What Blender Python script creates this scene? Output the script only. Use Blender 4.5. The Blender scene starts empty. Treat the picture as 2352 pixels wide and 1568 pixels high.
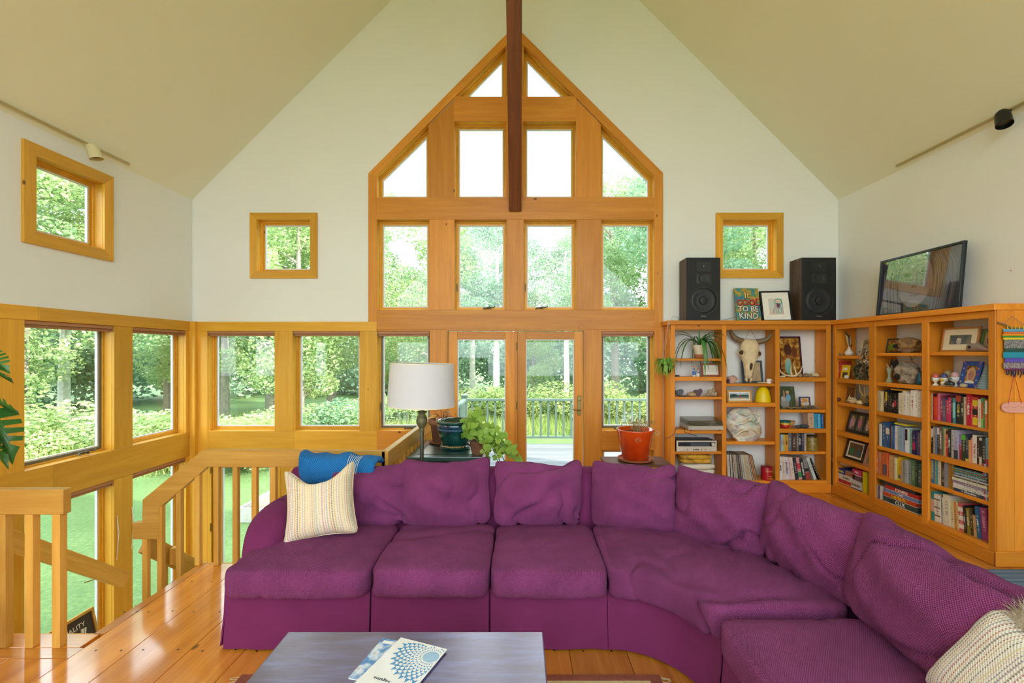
import bpy, bmesh, math, random
from mathutils import Matrix, Vector, noise
from mathutils.geometry import tessellate_polygon
R = math.radians
scene = bpy.context.scene
COL = scene.collection

# ---------------------------------------------------------------- camera, sky, sun, exposure
FPX, CX, CY, CAMZ = 1060.0, 1193.0, 810.0, 1.714
cam_data = bpy.data.cameras.new('camera')
cam_data.sensor_width = 36.0
cam_data.lens = FPX / 2352 * 36
cam_data.shift_x = (1176 - CX) / 2352
cam_data.shift_y = (CY - 784) / 2352
cam_data.clip_end = 400
cam = bpy.data.objects.new('camera', cam_data)
cam.location = (0, 0, CAMZ)
cam.rotation_euler = (R(90), 0, 0)
COL.objects.link(cam)
scene.camera = cam

world = bpy.data.worlds.new('sky')
scene.world = world
world.use_nodes = True
wn = world.node_tree
wn.nodes['Background'].inputs['Color'].default_value = (0.80, 0.91, 1.0, 1)
wn.nodes['Background'].inputs['Strength'].default_value = 3.8

sun_data = bpy.data.lights.new('sun', 'SUN')
sun_data.energy = 6.5
sun_data.angle = R(1.0)
sun_data.color = (1.0, 0.93, 0.80)
sun = bpy.data.objects.new('sun', sun_data)
sun.rotation_euler = Vector((-0.75, 0.35, -0.58)).to_track_quat('-Z', 'Y').to_euler()
COL.objects.link(sun)

scene.view_settings.view_transform = 'Standard'
scene.view_settings.look = 'None'
scene.view_settings.gamma = 1.0
scene.view_settings.use_curve_mapping = False
scene.view_settings.exposure = 0.66
scene.cycles.max_bounces = 10
scene.cycles.diffuse_bounces = 5
scene.cycles.glossy_bounces = 3
scene.cycles.caustics_reflective = False
scene.cycles.caustics_refractive = False
scene.cycles.adaptive_threshold = 0.05
scene.cycles.transparent_max_bounces = 24

# ---------------------------------------------------------------- helpers
def srgb(c):
    if isinstance(c, str):
        c = [int(c[i:i+2], 16) / 255 for i in (0, 2, 4)]
    return tuple((x / 12.92 if x <= 0.04045 else ((x + 0.055) / 1.055) ** 2.4) for x in c)

def P(x, y, Y):
    return Vector(((x - CX) * Y / FPX, Y, CAMZ - (y - CY) * Y / FPX))
def PX(x, Y): return (x - CX) * Y / FPX
def PZ(y, Y): return CAMZ - (y - CY) * Y / FPX

ROOT = {}
def thing(name, label, cat, loc=(0, 0, 0), rz=0.0, group=None, kind=None, M=None):
    o = bpy.data.objects.new(name, None)
    o.empty_display_size = 0.05
    COL.objects.link(o)
    if M is None:
        M = Matrix.Translation(loc) @ Matrix.Rotation(rz, 4, 'Z')
    o.matrix_world = M
    ROOT[o.name] = M.copy()
    tag(o, label, cat, group, kind)
    return o
def tag(o, label=None, cat=None, group=None, kind=None):
    if label: o['label'] = label
    if cat: o['category'] = cat
    if group: o['group'] = group
    if kind: o['kind'] = kind
    return o
def struct(name, label=None):
    o = bpy.data.objects.new(name, None); COL.objects.link(o)
    o['kind'] = 'structure'
    if label: o['label'] = label
    ROOT[o.name] = Matrix.Identity(4)
    return o

def link(name, me, mat, parent=None, M=None, color=None):
    o = bpy.data.objects.new(name, me)
    COL.objects.link(o)
    if mat and not me.materials:
        me.materials.append(mat)
    if parent:
        o.parent = parent
        ROOT[o.name] = ROOT[parent.name]
    if M is not None:
        if parent: o.matrix_basis = M
        else:
            o.matrix_world = M; ROOT[o.name] = M.copy()
    elif not parent:
        ROOT[o.name] = Matrix.Identity(4)
    if color: o.color = color
    return o

class MB:
    def __init__(s):
        s.v = []; s.f = []; s.uv = None
    def add(s, vs, fs):
        b = len(s.v)
        s.v += [Vector(p) for p in vs]
        s.f += [tuple(i + b for i in f) for f in fs]
        return s
    def box(s, x0, x1, y0, y1, z0, z1, M=None):
        vs = [Vector((x, y, z)) for z in (z0, z1) for y in (y0, y1) for x in (x0, x1)]
        if M is not None: vs = [M @ p for p in vs]
        return s.add(vs, [(0, 2, 3, 1), (4, 5, 7, 6), (0, 1, 5, 4), (2, 6, 7, 3), (0, 4, 6, 2), (1, 3, 7, 5)])
    def plate(s, outer, holes, fn, t0, t1):
        """flat plate (outline with holes) in 2-D coords, mapped by fn(a, b, t)"""
        loops = [list(outer)] + [list(h) for h in holes]
        tris = tessellate_polygon([[Vector((a, b, 0)) for a, b in l] for l in loops])
        flat = [p for l in loops for p in l]
        n = len(flat)
        vs = [fn(a, b, t0) for a, b in flat] + [fn(a, b, t1) for a, b in flat]
        fs = [tuple(t) for t in tris] + [tuple(i + n for i in reversed(t)) for t in tris]
        k = 0
        for l in loops:
            m = len(l)
            for i in range(m):
                j = (i + 1) % m
                fs.append((k + i, k + j, k + j + n, k + i + n))
            k += m
        return s.add(vs, fs)
    def ring(s, outer, inner, fn, t0, t1):
        n = len(outer)
        vs = [fn(a, b, t) for t in (t0, t1) for l in (outer, inner) for a, b in l]
        fs = []
        for i in range(n):
            j = (i + 1) % n
            fs += [(i, j, n + j, n + i), (2*n + i, 3*n + i, 3*n + j, 2*n + j),
                   (i, 2*n + i, 2*n + j, j), (n + i, n + j, 3*n + j, 3*n + i)]
        return s.add(vs, fs)
    def tube(s, pts, rad, n=8, cap=True):
        pts = [Vector(p) for p in pts]
        if not hasattr(rad, '__len__'): rad = [rad] * len(pts)
        vs = []; fs = []
        up = None
        for i, p in enumerate(pts):
            d = (pts[min(i + 1, len(pts) - 1)] - pts[max(i - 1, 0)])
            d = d.normalized() if d.length > 1e-9 else Vector((0, 0, 1))
            if up is None:
                up = d.orthogonal().normalized()
            up = (up - d * up.dot(d))
            up = up.normalized() if up.length > 1e-6 else d.orthogonal().normalized()
            w = d.cross(up)
            for k in range(n):
                a = 2 * math.pi * k / n
                vs.append(p + (up * math.cos(a) + w * math.sin(a)) * rad[i])
        for i in range(len(pts) - 1):
            for k in range(n):
                k2 = (k + 1) % n
                fs.append((i*n + k, i*n + k2, (i+1)*n + k2, (i+1)*n + k))
        if cap:
            fs.append(tuple(reversed(range(n)))); fs.append(tuple(range((len(pts)-1)*n, len(pts)*n)))
        return s.add(vs, fs)
    def lathe(s, prof, n=24, c=(0, 0, 0), M=None, closed=False):
        c = Vector(c); vs = []; fs = []
        for r, z in prof:
            for k in range(n):
                a = 2 * math.pi * k / n
                p = Vector((r * math.cos(a), r * math.sin(a), z)) + c
                vs.append(M @ p if M is not None else p)
        for i in range(len(prof) - 1):
            for k in range(n):
                k2 = (k + 1) % n
                fs.append((i*n + k, i*n + k2, (i+1)*n + k2, (i+1)*n + k))
        if prof[0][0] > 1e-6: fs.append(tuple(reversed(range(n))))
        if prof[-1][0] > 1e-6: fs.append(tuple(range((len(prof)-1)*n, len(prof)*n)))
        return s.add(vs, fs)
    def blob(s, c, r, seed=0, amp=0.15, freq=1.6, sub=2, M=None):
        bm = bmesh.new(); bmesh.ops.create_icosphere(bm, subdivisions=sub, radius=1.0)
        off = Vector((seed * 7.3, seed * 3.1, seed * 1.7)); c = Vector(c)
        if not hasattr(r, '__len__'): r = (r, r, r)
        vs = []
        for v in bm.verts:
            k = 1 + amp * noise.noise(v.co * freq + off) * 2
            p = Vector((v.co.x * r[0], v.co.y * r[1], v.co.z * r[2])) * k
            vs.append((M @ p if M is not None else p) + c)
        fs = [tuple(v.index for v in f.verts) for f in bm.faces]
        bm.free()
        return s.add(vs, fs)
    def loft(s, rings, cap=True):
        n = len(rings[0]); vs = [p for r in rings for p in r]; fs = []
        for i in range(len(rings) - 1):
            for k in range(n):
                k2 = (k + 1) % n
                fs.append((i*n + k, i*n + k2, (i+1)*n + k2, (i+1)*n + k))
        if cap:
            fs.append(tuple(reversed(range(n)))); fs.append(tuple(range((len(rings)-1)*n, len(rings)*n)))
        return s.add(vs, fs)
    def ribbon(s, pts, widths, side, fold=0.0):
        """leaf strip: centre line, half widths, side vector, centre crease"""
        pts = [Vector(p) for p in pts]; vs = []; fs = []
        for i, p in enumerate(pts):
            d = (pts[min(i + 1, len(pts) - 1)] - pts[max(i - 1, 0)]).normalized()
            sd = Vector(side) - d * Vector(side).dot(d)
            sd = sd.normalized() if sd.length > 1e-6 else d.orthogonal().normalized()
            nn = d.cross(sd).normalized()
            w = widths[i]
            vs += [p - sd * w + nn * w * fold, p, p + sd * w + nn * w * fold]
        for i in range(len(pts) - 1):
            a = i * 3
            fs += [(a, a + 1, a + 4, a + 3), (a + 1, a + 2, a + 5, a + 4)]
        return s.add(vs, fs)
    def mesh(s, name, M=None, bevel=0, smooth=False, seg=1):
        me = bpy.data.meshes.new(name)
        vs = [M @ p for p in s.v] if M is not None else s.v
        me.from_pydata([tuple(p) for p in vs], [], s.f)
        if bevel or smooth is not False:
            pass
        bm = bmesh.new(); bm.from_mesh(me)
        bmesh.ops.recalc_face_normals(bm, faces=bm.faces)
        if bevel:
            es = [e for e in bm.edges if len(e.link_faces) == 2 and e.calc_face_angle(0) > 0.5]
            bmesh.ops.bevel(bm, geom=es, offset=bevel, segments=seg, affect='EDGES', profile=0.5, clamp_overlap=True)
        if smooth:
            for f in bm.faces: f.smooth = True
        bm.to_mesh(me); bm.free()
        if smooth and smooth != 'full':
            try: me.set_sharp_from_angle(angle=R(40))
            except Exception: pass
        return me
    def build(s, name, mat, parent=None, world=False, M=None, bevel=0, smooth=False, seg=1, color=None):
        T = M
        if world and parent:
            inv = ROOT[parent.name].inverted()
            T = inv @ M if M is not None else inv
        return link(name, s.mesh(name, T, bevel, smooth, seg), mat, parent, color=color)

def inset(poly, d):
    """inset of a convex polygon (any winding)"""
    n = len(poly)
    area = sum(poly[i][0] * poly[(i+1) % n][1] - poly[(i+1) % n][0] * poly[i][1] for i in range(n))
    sg = 1 if area > 0 else -1
    lines = []
    for i in range(n):
        a = Vector(poly[i]); b = Vector(poly[(i + 1) % n])
        t = (b - a).normalized(); nrm = Vector((-t.y, t.x)) * sg
        lines.append((a + nrm * d, t))
    out = []
    for i in range(n):
        p, t = lines[i - 1]; q, u = lines[i]
        den = t.x * u.y - t.y * u.x
        k = ((q.x - p.x) * u.y - (q.y - p.y) * u.x) / den
        out.append((p.x + t.x * k, p.y + t.y * k))
    return out

def copy_tree(o, parent=None):
    c = o.copy(); COL.objects.link(c)
    if parent:
        c.parent = parent; ROOT[c.name] = ROOT[parent.name]
    for ch in list(o.children):
        copy_tree(ch, c)
    return c

ORD = ['first','second','third','fourth','fifth','sixth','seventh','eighth','ninth','tenth','eleventh','twelfth','thirteenth',
       'fourteenth','fifteenth','sixteenth','seventeenth','eighteenth','nineteenth','twentieth']
def ordn(i):
    if i < 20: return ORD[i]
    t = ['', '', 'twenty', 'thirty', 'forty', 'fifty'][(i + 1) // 10]
    r = (i + 1) % 10
    return (t + '-' + ORD[r - 1]) if r else {'twenty': 'twentieth', 'thirty': 'thirtieth', 'forty': 'fortieth', 'fifty': 'fiftieth'}[t]

# ---------------------------------------------------------------- materials
def nt(name):
    m = bpy.data.materials.new(name); m.use_nodes = True
    t = m.node_tree
    return m, t, t.nodes['Principled BSDF']
def ramp(t, stops):
    r = t.nodes.new('ShaderNodeValToRGB')
    e = r.color_ramp.elements
    while len(e) > 1: e.remove(e[-1])
    for i, (p, c) in enumerate(stops):
        k = e[0] if i == 0 else e.new(p)
        k.position = p; k.color = (*c, 1) if len(c) == 3 else c
    return r
def N(t, kind, **kw):
    n = t.nodes.new(kind)
    for k, v in kw.items():
        if k in n.inputs: n.inputs[k].default_value = v
        else: setattr(n, k, v)
    return n
def mathn(t, op, a, b=None):
    n = t.nodes.new('ShaderNodeMath'); n.operation = op
    for i, x in enumerate((a, b)):
        if x is None: continue
        if isinstance(x, (int, float)): n.inputs[i].default_value = x
        else: t.links.new(x, n.inputs[i])
    return n.outputs[0]
def mixc(t, fac, a, b, mode='MIX'):
    n = t.nodes.new('ShaderNodeMix'); n.data_type = 'RGBA'; n.blend_type = mode
    for i, x in ((0, fac), (6, a), (7, b)):
        if isinstance(x, (int, float)): n.inputs[i].default_value = x
        elif isinstance(x, tuple): n.inputs[i].default_value = (*x[:3], 1)
        else: t.links.new(x, n.inputs[i])
    return n.outputs[2]
MATS = {}
def plain(name, col, rough=0.6, metal=0.0, var=0.06, scale=8.0, bump=0.0, coat=0.0, spec=0.5, alpha=None):
    if name in MATS: return MATS[name]
    m, t, b = nt(name)
    c = srgb(col) if isinstance(col, str) else col
    tc = N(t, 'ShaderNodeTexCoord'); nz = N(t, 'ShaderNodeTexNoise', Scale=scale, Detail=4.0)
    t.links.new(tc.outputs['Object'], nz.inputs['Vector'])
    r = ramp(t, [(0.3, tuple(max(0, x * (1 - var)) for x in c)), (0.7, tuple(min(1, x * (1 + var)) for x in c))])
    t.links.new(nz.outputs['Fac'], r.inputs['Fac']); t.links.new(r.outputs['Color'], b.inputs['Base Color'])
    b.inputs['Roughness'].default_value = rough; b.inputs['Metallic'].default_value = metal
    b.inputs['Coat Weight'].default_value = coat; b.inputs['Specular IOR Level'].default_value = spec
    b.inputs['Coat Roughness'].default_value = 0.08
    if bump:
        bp = N(t, 'ShaderNodeBump', Strength=bump, Distance=0.01)
        t.links.new(nz.outputs['Fac'], bp.inputs['Height']); t.links.new(bp.outputs['Normal'], b.inputs['Normal'])
    MATS[name] = m
    return m
def wood(name, light, dark, axis=0, rough=0.38, coat=0.05, knots=0.35, scale=1.0, knotcol=(0.05, 0.018, 0.006), tint=0.16, grainamt=1.0, coatr=0.15):
    m, t, b = nt(name)
    L = t.links.new
    tc = N(t, 'ShaderNodeTexCoord'); oi = N(t, 'ShaderNodeObjectInfo')
    off = N(t, 'ShaderNodeVectorMath', operation='MULTIPLY_ADD')
    comb = N(t, 'ShaderNodeCombineXYZ')
    for i in range(3): L(oi.outputs['Random'], comb.inputs[i])
    off.inputs[1].default_value = (37.0, 53.0, 71.0)
    L(comb.outputs[0], off.inputs[0]); L(tc.outputs['Object'], off.inputs[2])
    def mapped(al, ac):
        mp = N(t, 'ShaderNodeMapping')
        sc = [ac * scale] * 3; sc[axis] = al * scale
        mp.inputs['Scale'].default_value = sc
        L(off.outputs[0], mp.inputs['Vector'])
        return mp.outputs[0]
    n1 = N(t, 'ShaderNodeTexNoise', Scale=1.0, Detail=5.0, Roughness=0.6, Distortion=0.7); L(mapped(0.9, 11), n1.inputs['Vector'])
    n2 = N(t, 'ShaderNodeTexNoise', Scale=1.0, Detail=3.0); L(mapped(3.0, 90), n2.inputs['Vector'])
    g = mathn(t, 'ADD', mathn(t, 'MULTIPLY', n1.outputs['Fac'], 0.75), mathn(t, 'MULTIPLY', n2.outputs['Fac'], 0.25))
    lc, dc = srgb(light) if isinstance(light, str) else light, srgb(dark) if isinstance(dark, str) else dark
    mid = tuple((a + c) / 2 for a, c in zip(lc, dc))
    r = ramp(t, [(0.5 - 0.2 / grainamt, dc), (0.5, mid), (0.5 + 0.16 / grainamt, lc)]); L(g, r.inputs['Fac'])
    # per-board tone
    hv = N(t, 'ShaderNodeHueSaturation')
    L(mathn(t, 'ADD', mathn(t, 'MULTIPLY', oi.outputs['Random'], 2 * tint), 1 - tint), hv.inputs['Value'])
    L(r.outputs['Color'], hv.inputs['Color'])
    colr = hv.outputs['Color']
    if knots > 0:
        vo = N(t, 'ShaderNodeTexVoronoi', Scale=1.0); L(mapped(3.6, 6.5), vo.inputs['Vector'])
        sepc = N(t, 'ShaderNodeSeparateColor'); L(vo.outputs['Color'], sepc.inputs[0])
        size = mathn(t, 'MULTIPLY', mathn(t, 'LESS_THAN', sepc.outputs[0], knots), mathn(t, 'ADD', mathn(t, 'MULTIPLY', sepc.outputs[1], 0.055), 0.02))
        dd = mathn(t, 'SUBTRACT', vo.outputs['Distance'], size)
        kf = N(t, 'ShaderNodeMapRange'); kf.inputs[1].default_value = 0.035; kf.inputs[2].default_value = -0.01
        kf.inputs[3].default_value = 0.0; kf.inputs[4].default_value = 0.85
        L(dd, kf.inputs[0])
        kk = mathn(t, 'MULTIPLY', kf.outputs[0], mathn(t, 'GREATER_THAN', size, 0.01))
        colr = mixc(t, kk, colr, knotcol)
    L(colr, b.inputs['Base Color'])
    b.inputs['Roughness'].default_value = rough; b.inputs['Specular IOR Level'].default_value = 0.28
    b.inputs['Coat Weight'].default_value = coat; b.inputs['Coat Roughness'].default_value = coatr
    bp = N(t, 'ShaderNodeBump', Strength=0.08, Distance=0.004); L(g, bp.inputs['Height']); L(bp.outputs['Normal'], b.inputs['Normal'])
    MATS[name] = m
    return m
def glassy(name, tintc=(1, 1, 1), refl=0.03, rough=0.0):
    m = bpy.data.materials.new(name); m.use_nodes = True; t = m.node_tree
    t.nodes.remove(t.nodes['Principled BSDF'])
    tr = N(t, 'ShaderNodeBsdfTransparent'); tr.inputs[0].default_value = (*tintc, 1)
    gl = N(t, 'ShaderNodeBsdfGlossy'); gl.inputs['Roughness'].default_value = rough
    lw = N(t, 'ShaderNodeLayerWeight', Blend=0.5)
    fr = mathn(t, 'ADD', mathn(t, 'MULTIPLY', mathn(t, 'POWER', lw.outputs['Facing'], 5.0), 1.0 - refl), refl)
    mx = N(t, 'ShaderNodeMixShader')
    t.links.new(fr, mx.inputs[0]); t.links.new(tr.outputs[0], mx.inputs[1]); t.links.new(gl.outputs[0], mx.inputs[2])
    t.links.new(mx.outputs[0], t.nodes['Material Output'].inputs['Surface'])
    MATS[name] = m
    return m
def leafmat(name, c1, c2, trans=0.35, scale=3.0, rough=0.5):
    m = bpy.data.materials.new(name); m.use_nodes = True; t = m.node_tree
    b = t.nodes['Principled BSDF']
    ge = N(t, 'ShaderNodeNewGeometry'); nz = N(t, 'ShaderNodeTexNoise', Scale=scale, Detail=2.0)
    L = t.links.new
    L(ge.outputs['Position'], nz.inputs['Vector'])
    f = mathn(t, 'ADD', mathn(t, 'MULTIPLY', nz.outputs['Fac'], 0.7), mathn(t, 'MULTIPLY', ge.outputs['Random Per Island'], 0.5))
    r = ramp(t, [(0.3, srgb(c1)), (0.8, srgb(c2))]); L(f, r.inputs['Fac'])
    L(r.outputs['Color'], b.inputs['Base Color']); b.inputs['Roughness'].default_value = rough
    tl = N(t, 'ShaderNodeBsdfTranslucent'); L(r.outputs['Color'], tl.inputs['Color'])
    mx = N(t, 'ShaderNodeMixShader'); mx.inputs[0].default_value = trans
    L(b.outputs[0], mx.inputs[1]); L(tl.outputs[0], mx.inputs[2]); L(mx.outputs[0], t.nodes['Material Output'].inputs['Surface'])
    MATS[name] = m
    return m

PINE_L, PINE_D = (0.79, 0.43, 0.048), (0.64, 0.31, 0.026)  # yellowed: window light on the left-hand wood put into the colour
for ax in range(3):
    wood('pine%d' % ax, PINE_L, PINE_D, ax, knots=0.6)
    wood('gable%d' % ax, (0.72, 0.31, 0.042), (0.55, 0.20, 0.022), ax, knots=0.6)  # redder, darker pine copy: backlit shade put into the colour, plus ageing
    wood('case%d' % ax, (0.78, 0.30, 0.025), (0.62, 0.20, 0.012), ax, rough=0.4, coat=0.12, knots=0.3)
    wood('oak%d' % ax, (0.68, 0.385, 0.08), (0.53, 0.26, 0.04), ax, knots=0.0, grainamt=1.3)
wood('floorwood', (0.72, 0.29, 0.035), (0.46, 0.14, 0.010), 1, rough=0.25, coat=1.0, knots=0.4, scale=0.8, tint=0.2, coatr=0.1)
wood('floorwoodx', (0.72, 0.29, 0.035), (0.46, 0.14, 0.010), 0, rough=0.25, coat=1.0, knots=0.4, scale=0.8, tint=0.2, coatr=0.1)
wood('brace', (0.22, 0.075, 0.03), (0.12, 0.035, 0.015), 0, rough=0.5, coat=0.1, knots=0.5)
wood('deck', (0.20, 0.22, 0.225), (0.14, 0.155, 0.16), 0, rough=0.8, coat=0, knots=0.05)
wood('darkwood', (0.14, 0.06, 0.03), (0.07, 0.03, 0.015), 0, rough=0.5, knots=0)
wood('walnut', (0.10, 0.06, 0.035), (0.045, 0.026, 0.016), 2, rough=0.45, knots=0)
plain('paint', (0.82, 0.835, 0.79), rough=0.9, var=0.01, scale=1.5)
plain('ceilpaint_bounce', (0.84, 0.86, 0.71), rough=0.9, var=0.01, scale=1.5)  # white house paint with yellow-green bounce light put into the colour
plain('bead', (0.72, 0.75, 0.76), rough=0.5, var=0.02)
plain('brown_metal', '9c6b48', rough=0.5, var=0.05)
plain('brass', '8a7a4a', rough=0.35, metal=1.0)
plain('bronze', '5a5a4e', rough=0.45, metal=0.7)
plain('black', '0c0d0f', rough=0.4, var=0.0)
plain('white', 'ece9e0', rough=0.6, var=0.02)
plain('cream', 'e6dfc4', rough=0.7, var=0.03)
glassy('glass')
# ---------------------------------------------------------------- room shell
YF = 5.92                                   # face of the wood trim on the gable wall
XL, XR, EAVE, XRIDGE = -4.215, 4.109, 3.684, -0.053
RIDGE = EAVE + (XRIDGE - XL)
LOWZ, GROUNDZ, REARY = -1.71, -1.85, -2.6
def bx(x): return PX(x, YF)
def bz(y): return PZ(y, YF)
def fnB(a, b, t): return Vector((a, YF + t, b))
def fnL(a, b, t): return Vector((XL + 0.025 - t, a, b))
def rectpx(x0, y0, x1, y1): return [(bx(x0), bz(y1)), (bx(x1), bz(y1)), (bx(x1), bz(y0)), (bx(x0), bz(y0))]
def rect(a0, b0, a1, b1): return [(a0, b0), (a1, b0), (a1, b1), (a0, b1)]

WIN_B = {}   # gable-wall openings
def poly_px(pts): return [(bx(x), bz(y)) for x, y in pts]
WIN_B['tri_l'] = poly_px([(1051, 221), (1161, 221), (1161, 107)])
WIN_B['tri_r'] = poly_px([(1203, 221), (1316, 221), (1203, 106)])
WIN_B['up_ml'] = rectpx(1044, 278.5, 1163, 453)
WIN_B['up_mr'] = rectpx(1202, 278.5, 1323, 453)
WIN_B['up_l'] = poly_px([(865, 453), (984, 453), (984, 286), (865, 403)])
WIN_B['up_r'] = poly_px([(1380, 453), (1502, 453), (1502, 404), (1380, 284)])
for k, (a, b) in {'mid1': (866, 986), 'mid2': (1044, 1163.5), 'mid3': (1203, 1324), 'mid4': (1381, 1503)}.items():
    WIN_B[k] = rectpx(a, 504, b, 711.5)
WIN_B['low1'] = rectpx(866, 760, 987, 989)
WIN_B['low4'] = rectpx(1382, 760, 1502, 989)
WIN_B['foot4'] = rectpx(1382, 1033, 1502, 1098)
WIN_B['a'] = rectpx(476, 760, 630.5, 989.6)
WIN_B['b'] = rectpx(672, 760, 825.7, 989.6)
WIN_B['sq_l'] = rectpx(589, 504, 711.8, 623)
WIN_B['sq_r'] = rectpx(1661, 504, 1784, 622)
WIN_B['under_b'] = [(bx(672), -1.3), (bx(825.7), -1.3), (bx(825.7), 0.40), (bx(672), 0.40)]
WIN_B['under_c'] = [(bx(866), -1.3), (bx(987), -1.3), (bx(987), -0.3), (bx(866), -0.3)]
DOOR_MAIN = [(bx(1026), 0.0), (bx(1343), 0.0), (bx(1343), bz(757)), (bx(1026), bz(757))]
DOOR_LOW = [(bx(483), LOWZ), (bx(642), LOWZ), (bx(642), 0.36), (bx(483), 0.36)]
ZT, ZB_ = bz(760), bz(989.6)
WIN_L = {}
LY = [(1.72, 2.59), (2.815, 3.685), (3.909, 4.773), (5.003, 5.80)]  # first two bays lie out of view, added for daylight
for i, (a, b) in enumerate(LY):
    WIN_L['up%d' % i] = rect(a, ZB_, b, ZT)
    WIN_L['dn%d' % i] = rect(a, -1.30, b, 0.405)
WIN_L['sq'] = rect(4.007, bz(623), 4.664, bz(504))
WIN_L['sq0'] = rect(1.9, bz(623), 2.55, bz(504))  # out of view, added for daylight

holes = [inset(p, -0.018) for p in WIN_B.values()] + [inset(DOOR_MAIN, -0.012), inset(DOOR_LOW, -0.012)]
wall_back = MB().plate([(XL - 0.2, -1.9), (XR + 0.2, -1.9), (XR + 0.2, EAVE - 0.05), (XRIDGE, RIDGE + 0.1), (XL - 0.2, EAVE - 0.05)], holes, fnB, 0.025, 0.17)
o = wall_back.build('wall_back', MATS['paint']); tag(o, kind='structure')
wl = MB().plate(rect(REARY - 0.1, -1.9, YF + 0.02, EAVE + 0.05), [inset(p, -0.018) for p in WIN_L.values()], fnL, 0.025, 0.17)
o = wl.build('wall_left', MATS['paint']); tag(o, kind='structure')
o = MB().box(XR, XR + 0.15, REARY, YF + 0.02, -0.3, EAVE + 0.05).build('wall_right', MATS['paint']); tag(o, kind='structure')
# rear gable wall behind the camera, unseen; glazing added and enlarged for fill light
rear_fill_open = [[(-4.0, 0.1), (-0.15, 0.1), (-0.15, 7.2), (-4.0, 3.55)], [(0.05, 0.1), (3.9, 0.1), (3.9, 3.55), (0.05, 7.2)]]
o = MB().plate([(XL - 0.2, -1.9), (XR + 0.2, -1.9), (XR + 0.2, EAVE - 0.05), (XRIDGE, RIDGE + 0.1), (XL - 0.2, EAVE - 0.05)], rear_fill_open,
               lambda a, b, t: Vector((a, REARY - t, b)), 0.0, 0.15).build('wall_rear', MATS['paint']); tag(o, kind='structure')
for nm, xa, sg in (('ceiling', XL, -1), ('ceiling', XR, 1)):
    m = MB()
    sec = [(xa, EAVE), (XRIDGE, RIDGE), (XRIDGE, RIDGE + 0.25), (xa + sg * 0.3, EAVE - 0.05)]
    m.plate(sec, [], lambda a, b, t: Vector((a, t, b)), REARY - 0.1, YF + 0.2)
    o = m.build(nm, MATS['ceilpaint_bounce']); tag(o, kind='structure')

# ---------------------------------------------------------------- windows
WN = [0]
plain('sash_dark', '6d6a55', rough=0.5)
def window(poly, fn, crank=None, dark=False, sash='pine2'):
    WN[0] += 1
    w = struct('window_%d' % WN[0])
    m = MB().ring(inset(poly, -0.018), poly, fn, 0.0275, 0.12); m.build('jamb', MATS['pine2'], w, bevel=0.001)
    m = MB().ring(inset(poly, -0.01), inset(poly, 0.018), fn, 0.105, 0.15); m.build('stop', MATS['pine0'], w, bevel=0.003)
    m = MB().ring(inset(poly, 0.016), inset(poly, 0.042), fn, 0.118, 0.155); sh = m.build('sash', MATS['sash_dark' if dark else sash], w, bevel=0.003)
    m = MB().ring(inset(poly, 0.040), inset(poly, 0.056), fn, 0.126, 0.15); m.build('bead', MATS['bead'], w)
    m = MB().plate(inset(poly, 0.05), [], fn, 0.136, 0.142); m.build('pane', MATS['glass'], w)
    if crank is not None:
        a, b = crank
        m = MB()
        m.tube([fn(a - 0.05, b + 0.012, 0.06), fn(a - 0.045, b + 0.03, 0.06), fn(a + 0.045, b + 0.03, 0.06), fn(a + 0.05, b + 0.012, 0.06)], 0.011, 8)
        m.tube([fn(a, b + 0.03, 0.05), fn(a + 0.03, b + 0.042, 0.035), fn(a + 0.08, b + 0.034, 0.03), fn(a + 0.105, b + 0.05, 0.03)], [0.01, 0.007, 0.006, 0.009], 8)
        m.build('crank_handle', MATS['bronze'], w, smooth=True)
        a1, b1 = poly[0][0], poly[0][1]
        m = MB().box(-0.006, 0.006, -0.006, 0.006, -0.05, 0.05, Matrix.Translation(fn(a1 + 0.02, b1 + 0.30, 0.10)))
        m.build('lock_lever', MATS['bronze'], w)
    return w
for k in ('tri_l', 'tri_r', 'up_l', 'up_r', 'up_ml', 'up_mr'): window(WIN_B[k], fnB)
window(WIN_B['mid1'], fnB)
window(WIN_B['mid2'], fnB, crank=(bx(1118), bz(711.5)))
window(WIN_B['mid3'], fnB, crank=(bx(1240), bz(711.5)))
window(WIN_B['mid4'], fnB)
window(WIN_B['low1'], fnB, crank=(bx(936), bz(989)), dark=True)
window(WIN_B['low4'], fnB, crank=(bx(1422), bz(989)), dark=True)
window(WIN_B['foot4'], fnB)
window(WIN_B['a'], fnB); window(WIN_B['b'], fnB)
window(WIN_B['sq_l'], fnB); window(WIN_B['sq_r'], fnB)
window(WIN_B['under_b'], fnB); window(WIN_B['under_c'], fnB)
for k, p in WIN_L.items():
    window(p, fnL, crank=(4.50, ZB_) if k == 'up2' else None, dark=(k == 'up2'))
w = struct('window_%d' % (WN[0] + 1)); WN[0] += 1  # unseen rear glazing, added to let in fill light
for p in rear_fill_open:
    fr = lambda a, b, t: Vector((a, REARY - t, b))
    MB().ring(p, inset(p, 0.08), fr, 0.0, 0.12).build('frame', MATS['pine2'], w)
    MB().plate(inset(p, 0.06), [], fr, 0.06, 0.066).build('pane', MATS['glass'], w)
    c0 = (p[0][0] + p[1][0]) / 2
    MB().box(c0 - 0.05, c0 + 0.05, REARY - 0.1, REARY - 0.01, 0.15, 4.2).build('mullion', MATS['pine2'], w)
    MB().box(p[0][0], p[1][0], REARY - 0.1, REARY - 0.01, 2.05, 2.25).build('transom', MATS['pine0'], w)

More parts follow.
